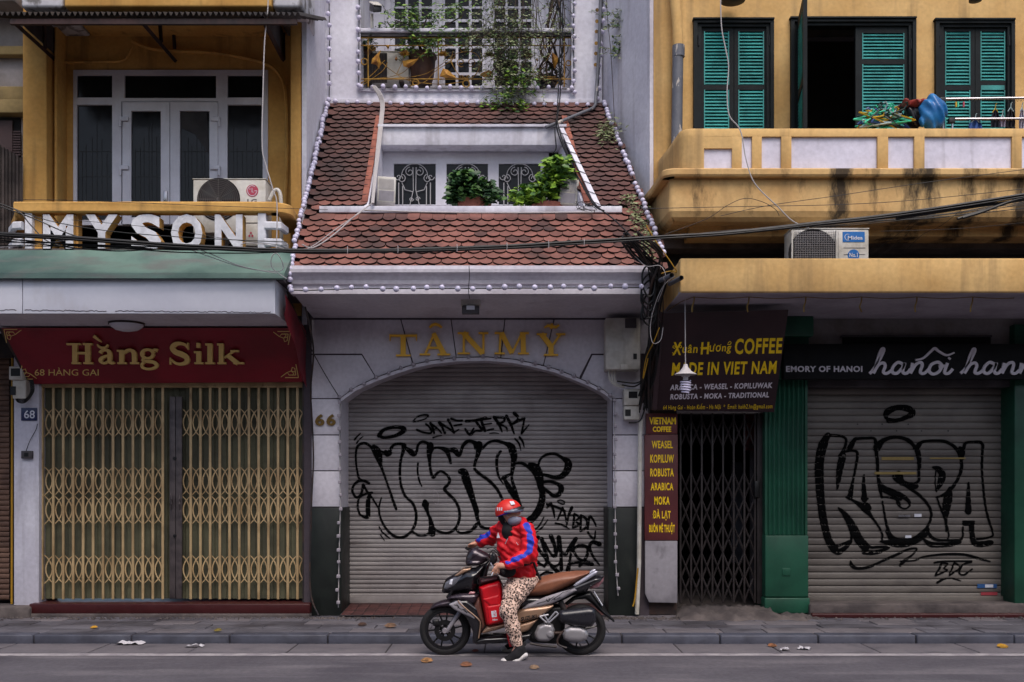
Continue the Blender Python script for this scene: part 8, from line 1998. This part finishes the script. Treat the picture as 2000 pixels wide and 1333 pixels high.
mb = MB(); mb.tube(catmull([(u2x(a), SYC - .19, v2z(b)) for a, b in ((702, 985), (712, 1040), (722, 1090), (735, 1140))], 5), .016, 4); mb.build('bag_strap', M['bagred'], RB)

# ============================================================ rider
RD = thing('person', (u2x(800), SYC, 0), 'person in red jacket, leopard print trousers, red helmet and face mask astride the scooter', 'person')
M['skin'] = mat('skin', (196, 146, 122), .55, c2=(182, 128, 108), ns=12, fine=.04)
M['jacket'] = mat('red_jacket', (214, 16, 34), .62, c2=(190, 10, 26), ns=5, bump=.12, bs=14, fine=.05)
M['jblue'] = mat('blue_sleeve_stripe', (30, 56, 178), .6, fine=.05)
def leopard():
    m = bpy.data.materials.new('leopard_print_cloth'); m.use_nodes = True; nt = m.node_tree; N = nt.nodes; L = nt.links; b = N['Principled BSDF']
    t = N.new('ShaderNodeTexCoord'); mp = N.new('ShaderNodeMapping'); mp.inputs['Scale'].default_value = (58, 40, 54); L.new(t.outputs['Object'], mp.inputs[0])
    nz = N.new('ShaderNodeTexNoise'); nz.inputs['Scale'].default_value = 1.0; nz.inputs['Detail'].default_value = 2; L.new(mp.outputs[0], nz.inputs[0])
    vm = N.new('ShaderNodeVectorMath'); vm.operation = 'MULTIPLY_ADD'; L.new(nz.outputs['Color'], vm.inputs[0]); vm.inputs[1].default_value = (1.3, 1.3, 1.3); L.new(mp.outputs[0], vm.inputs[2])
    vo = N.new('ShaderNodeTexVoronoi'); vo.inputs['Scale'].default_value = 1.0; L.new(vm.outputs[0], vo.inputs[0])
    r = N.new('ShaderNodeValToRGB'); r.color_ramp.elements[0].position = .0; r.color_ramp.elements[0].color = (*lin((150, 104, 78)), 1)
    e = r.color_ramp.elements; e[1].position = 1; e[1].color = (*lin((222, 190, 172)), 1)
    for p_, c_ in ((.16, (150, 104, 78)), (.2, (30, 24, 28)), (.44, (30, 24, 28)), (.5, (222, 190, 172))):
        q = e.new(p_); q.color = (*lin(c_), 1)
    L.new(vo.outputs['Distance'], r.inputs[0]); L.new(r.outputs[0], b.inputs['Base Color']); b.inputs['Roughness'].default_value = .8; return m
M['leopard'] = leopard()
M['blackcloth'] = mat('black_cloth', (22, 21, 25), .85, fine=.05)
def J(u, v, dy=0.0): return (u2x(u), SYC + dy, v2z(v))
# joints (dy negative = towards the camera)
NECK, HEAD = J(722, 268, -.02), J(722, 205, -.04)
SHN, SHF = J(850, 305, -.15), J(665, 300, .16)
ELN, WRN = J(862, 480, -.24), J(700, 560, -.32)
ELF, WRF = J(575, 395, .30), J(488, 425, .34)
HIPN, KNN, ANN = J(815, 700, -.10), J(712, 880, -.27), J(775, 1125, -.25)
HIPF, KNF, ANF = J(810, 700, .10), J(700, 880, .24), J(760, 1090, .2)
# body: one continuous surface under the clothes
B = SDF((u2x(385), SYC - .46, .0), (u2x(930), SYC + .48, v2z(95)), .0075)
B.cone(NECK, HEAD, .05, .05); B.ell(J(722, 190, -.045), (.078, .078, .105), .03, rot=Matrix.Rotation(-.25, 3, 'Y'))
B.ell(J(744, 222, -.078), (.058, .052, .07), .03)
B.chain([J(760, 320, 0), J(790, 500, -.01), J(815, 660, 0)], [.1, .105, .11], .04)
B.cone(SHN, SHF, .05, .05, .04); B.chain([SHN, ELN, WRN], [.045, .036, .024], .02); B.chain([SHF, ELF, WRF], [.045, .036, .024], .02)
B.chain([HIPN, KNN, ANN], [.075, .05, .03], .03); B.chain([HIPF, KNF, ANF], [.075, .05, .03], .03)
B.chain([J(775, 1140, -.25), J(745, 1200, -.27)], [.03, .03], .02)
B.ell(J(796, 195, -.10), (.012, .014, .014), .012)
B.ell(J(775, 182, -.112), (.014, .014, .03), .015); B.ell(J(680, 205, -.09), (.012, .02, .03), .008)
# near hand: relaxed over the grip, fingers hanging; far hand closed on the far grip
def hand(w, palm, fingers, thumb):
    B.chain([w, palm], [.024, .03], .012); 
    for f in fingers: B.chain(f, [.0115, .0105, .0095, .008][:len(f)], .005)
    B.chain(thumb, [.0135, .012, .0095], .006)
hand(WRN, J(652, 558, -.34), [[J(640, 548, -.355), J(618, 570, -.37), J(606, 590, -.37), J(600, 605, -.365)], [J(645, 552, -.35), J(625, 580, -.365), J(616, 600, -.36), J(612, 618, -.355)], [J(650, 562, -.34), J(638, 588, -.35), J(632, 603, -.35), J(630, 614, -.345)], [J(658, 568, -.325), J(650, 590, -.33), J(647, 602, -.33), J(646, 610, -.33)]], [J(668, 545, -.33), J(638, 545, -.31), J(618, 552, -.31)])
hand(WRF, J(448, 440, .35), [[J(432, 438, .335), J(418, 445, .33), J(413, 460, .33), J(418, 472, .335)], [J(436, 446, .35), J(422, 456, .35), J(419, 470, .35), J(424, 480, .35)], [J(442, 450, .365), J(430, 462, .365), J(428, 474, .365), J(433, 482, .365)], [J(448, 455, .38), J(438, 466, .38), J(437, 476, .38), J(441, 483, .38)]], [J(455, 432, .325), J(432, 434, .31), J(415, 440, .315)])
body = B.build('body', M['skin'], RD)
# face details
for du, dy in ((770, -.118), (800, -.09)):
    mb = MB(); mb.sphere(J(du - 4, 178, dy + .004), .009, 8); mb.build('eye', M['black'], RD, smooth=True)
# jacket with folds
def folds(x, y, z): return .007 * np.sin(x * 60 + z * 45 + 3 * np.sin(z * 22) + y * 20) * np.sin(z * 30 + y * 25) + .003 * np.sin(z * 95 + x * 38 + 4 * np.sin(y * 18))
Jk = SDF((u2x(450), SYC - .42, v2z(700)), (u2x(950), SYC + .44, v2z(215)), .009)
Jk.chain([J(755, 330, 0), J(775, 430, -.01), J(795, 540, -.01), J(798, 640, 0)], [.105, .13, .132, .135], .05)
Jk.chain([J(845, 330, -.03), J(835, 540, 0), J(828, 640, 0)], [.07, .1, .11], .05)
Jk.cone(J(835, 310, -.12), J(680, 305, .12), .062, .062, .05); Jk.chain([J(668, 305, .03), J(690, 420, -.01), J(722, 570, -.01)], [.058, .072, .09], .045)
Jk.chain([SHN, J(868, 400, -.22), ELN, J(780, 525, -.29), J(712, 552, -.32)], [.066, .068, .07, .058, .047], .035)
Jk.chain([SHF, J(620, 345, .25), ELF, J(530, 405, .32), J(497, 420, .34)], [.062, .06, .058, .052, .042], .035)
Jk.chain([J(795, 262, -.03), J(815, 300, -.05)], [.06, .075], .03); Jk.cone(J(690, 285, .02), J(740, 300, -.08), .04, .04, .03)
Jk.wobble(lambda x, y, z: folds(x, y, z) * 1.25)
Jk.halfspace(J(800, 668, 0), (0, 0, -1))
# neckline opening: removed volume where the black shirt shows
Jk.ell(J(736, 258, -.06), (.056, .075, .07), cut=True); Jk.ell(J(708, 320, -.13), (.022, .085, .085), cut=True, rot=Matrix.Rotation(.12, 3, 'Y'))
jk = Jk.build('jacket', [M['jacket'], M['jblue']], RD)
# blue stripe down both sleeves: faces near the shoulder-elbow-cuff lines on the outside
def near_line(p, line, r):
    best = 9
    for a, b in zip(line, line[1:]):
        a, b = Vector(a), Vector(b); t = max(0, min(1, (p - a).dot(b - a) / (b - a).length_squared)); best = min(best, (p - a - (b - a) * t).length)
    return best < r
org = ORG[RD.name]
lnN = [J(836, 262, -.2), J(866, 320, -.26), J(872, 400, -.30), J(862, 450, -.32), J(800, 492, -.36), J(710, 520, -.375)]
lnF = [J(560, 350, .24), J(485, 375, .28), J(478, 395, .28)]
for p in jk.data.polygons:
    c = p.center + org
    if near_line(c, lnN, .033) or near_line(c, lnF, .04): p.material_index = 1
sh = SDF((u2x(640), SYC - .3, v2z(480)), (u2x(800), SYC + .12, v2z(215)), .009)
sh.chain([J(726, 262, -.03), J(722, 320, -.05), J(728, 430, -.03)], [.058, .068, .06], .03); sh.build('black_shirt', M['blackcloth'], RD)
fj = lambda u, v, w: (u2x(u), SYC - .06 + w, v2z(v))
mb = MB(); mb.add([J(640, 330, -.07), J(655, 372, -.1), J(630, 372, -.075)], [(0, 1, 2)]); mb.build('chest_emblem', M['alu'], RD)
mb = MB(); mb.tube(catmull([J(712, 372, -.152), J(700, 395, -.15), J(692, 412, -.148)], 5), .004, 4); mb.build('zip', M['silver'], RD)
mb = MB(); ribbon_mesh(mb, [[(772, 402, 4), (785, 420, 4)]], lambda u, v, w: (u2x(u), SYC - .152 + w, v2z(v)), 0, None); mb.build('breast_print', M['alu'], RD)
# waist bag and belt
wb = SDF((u2x(640), SYC - .36, v2z(660)), (u2x(780), SYC - .02, v2z(560)), .008)
wb.ell(J(705, 605, -.18), (.085, .06, .06), .02); wb.ell(J(690, 590, -.2), (.05, .05, .045), .03); wb.build('waist_bag', M['blackcloth'], RD)
mb = MB(); mb.tube(catmull([J(715, 590, -.22), J(800, 570, -.165), J(870, 552, -.13), J(905, 540, -.02)], 5), .011, 4); mb.build('waist_strap', M['blackcloth'], RD)
mb = MB(); mb.tube(catmull([J(898, 545, -.1), J(915, 600, -.12), J(945, 670, -.13)], 5), .011, 4); mb.build('strap_end', M['blackcloth'], RD)
# trousers
T = SDF((u2x(640), SYC - .42, v2z(1150)), (u2x(950), SYC + .38, v2z(640)), .009)
T.chain([J(835, 668, -.06), J(760, 760, -.2), KNN, J(748, 1000, -.27), J(778, 1125, -.25)], [.125, .105, .076, .064, .054], .03)
T.chain([J(835, 668, .06), J(760, 760, .17), KNF, J(738, 990, .23), J(765, 1100, .2)], [.12, .1, .076, .06, .052], .03)
T.ell(J(815, 680, 0), (.13, .17, .1), .03)
T.wobble(lambda x, y, z: folds(x, y, z) * .9); T.halfspace(J(800, 1132, 0), (0, 0, -1)); T.halfspace(J(800, 655, 0), (0, 0, 1)); T.build('trousers', M['leopard'], RD)
# shoes
def shoe(dy, dx=0, dv=0):
    q = lambda u, v, d=0: (u2x(u + dx), SYC + dy + d, v2z(v + dv))
    s = SDF((u2x(640 + dx), SYC + dy - .09, v2z(1275 + dv)), (u2x(890 + dx), SYC + dy + .09, v2z(1115 + dv)), .006)
    s.chain([q(800, 1150), q(775, 1190), q(715, 1222)], [.048, .05, .036], .03); s.chain([q(820, 1180), q(760, 1215), q(705, 1232)], [.036, .042, .036], .02); s.build('shoe_upper', M['blackcloth'], RD)
    s = SDF((u2x(650 + dx), SYC + dy - .09, v2z(1290 + dv)), (u2x(890 + dx), SYC + dy + .09, v2z(1150 + dv)), .006)
    s.chain([q(835, 1188), q(770, 1228), q(700, 1246)], [.022, .024, .022], .01, ); s.chain([q(835, 1188, .025), q(770, 1228, .03), q(705, 1246, .02)], [.022, .024, .022], .02); s.chain([q(835, 1188, -.025), q(770, 1228, -.03), q(705, 1246, -.02)], [.022, .024, .022], .02); s.build('shoe_sole', mat('white_rubber', (206, 202, 200), .6), RD)
    s = SDF((u2x(650 + dx), SYC + dy - .08, v2z(1275 + dv)), (u2x(740 + dx), SYC + dy + .08, v2z(1190 + dv)), .006); s.ell(q(690, 1234), (.042, .046, .032), 0); s.build('toe_cap', mat('white_rubber', (206, 202, 200), .6), RD)
shoe(-.27); shoe(.2, 0, -30)
# helmet, visor, chin strap, mask
tilt = Matrix.Rotation(-.22, 3, 'Y')
H_ = SDF((u2x(600), SYC - .25, v2z(270)), (u2x(850), SYC + .18, v2z(80)), .006)
H_.ell(J(716, 185, -.04), (.128, .118, .122), 0, rot=tilt)
H_.halfspace(J(715, 203, 0), tuple(Matrix.Rotation(-.30, 3, 'Y') @ Vector((-.05, -.05, -1))))
H_.ell(J(722, 200, -.04), (.108, .1, .1), cut=True)
hm_ = H_.build('helmet', [mat('red_helmet_shell', (206, 44, 36), .4, fine=.03), M['jblue']], RD)
for p in hm_.data.polygons:
    c = p.center + org
    if c.z < v2z(205) + (c.x - u2x(640)) * .45 - .012 and c.x < u2x(730): p.material_index = 1
vs_ = SDF((u2x(690), SYC - .22, v2z(230)), (u2x(850), SYC + .12, v2z(120)), .005)
vs_.ell(J(745, 182, -.06), (.12, .115, .04), 0, rot=Matrix.Rotation(-.28, 3, 'Y')); vs_.ell(J(745, 196, -.06), (.13, .12, .045), cut=True, rot=Matrix.Rotation(-.28, 3, 'Y')); vs_.halfspace(J(742, 180, -.05), (-1, .35, 0)); vs_.build('helmet_visor', M['black'], RD)
vg = SDF((u2x(680), SYC - .24, v2z(215)), (u2x(850), SYC + .1, v2z(130)), .005)
vg.ell(J(728, 185, -.07), (.128, .115, .06), 0, rot=Matrix.Rotation(-.2, 3, 'Y')); vg.ell(J(728, 186, -.07), (.122, .109, .075), cut=True, rot=Matrix.Rotation(-.2, 3, 'Y')); vg.halfspace(J(728, 192, -.07), (0, 0, -1)); vg.halfspace(J(735, 162, -.07), (-.25, 0, 1)); vg.halfspace(J(715, 180, -.07), (-1, .6, 0)); vg.build('grey_visor', mat('smoked_grey_visor', (96, 104, 122), .2, fine=0, coat=.4), RD)
mb = MB(); fh = lambda u, v, w: J(u, v, w)
mb.add([J(722, 108, -.128), J(752, 106, -.125), J(763, 128, -.142), J(735, 134, -.15)], [(0, 1, 2, 3)]); mb.build('helmet_sticker', M['alu'], RD)
for k in range(3):
    mb = MB(); a = 632 + k * 15; mb.add([J(a, 152, -.125 - k * .013), J(a + 9, 151, -.13 - k * .013), J(a + 9, 174, -.135 - k * .013), J(a + 1, 175, -.13 - k * .013)], [(0, 1, 2, 3)]); mb.build('helmet_mark', M['alu'], RD)
hr = SDF((u2x(640), SYC - .16, v2z(300)), (u2x(760), SYC + .1, v2z(180)), .007); hr.ell(J(676, 212, -.02), (.055, .085, .062), .02); hr.ell(J(692, 262, -.0), (.04, .06, .05), .03); hr.build('hair', M['blackcloth'], RD)
mk = SDF((u2x(690), SYC - .2, v2z(290)), (u2x(820), SYC + .06, v2z(190)), .0055); mk.ell(J(754, 244, -.088), (.066, .062, .056), 0, rot=Matrix.Rotation(-.2, 3, 'Y')); mk.ell(J(776, 240, -.10), (.042, .042, .042), .02); mk.halfspace(J(760, 216, -.08), (.15, 0, 1)); mk.halfspace(J(712, 230, -.1), (-1, .2, 0)); mk.build('face_mask', mat('grey_face_mask', (122, 124, 142), .8, bump=.3, bs=20), RD)
mb = MB(); mb.tube(catmull([J(665, 195, -.13), J(685, 230, -.125), J(712, 268, -.11), J(740, 280, -.1)], 5), .005, 4); mb.build('chin_strap', M['blackcloth'], RD)
mb = MB(); mb.tube(catmull([J(715, 215, -.13), J(695, 208, -.128), J(680, 205, -.11)], 4), .0025, 4); mb.build('mask_loop', M['alu'], RD)
# cigarette in the near hand
mb = MB(); a, b = Vector(J(608, 600, -.37)), Vector(J(598, 622, -.385)); mb.tube([a, b], .0045, 6); o = mb.build('cigarette', M['alu'], None, org=a); tag(o, 'small white cigarette held between the fingers of the rider\'s near hand', 'cigarette')
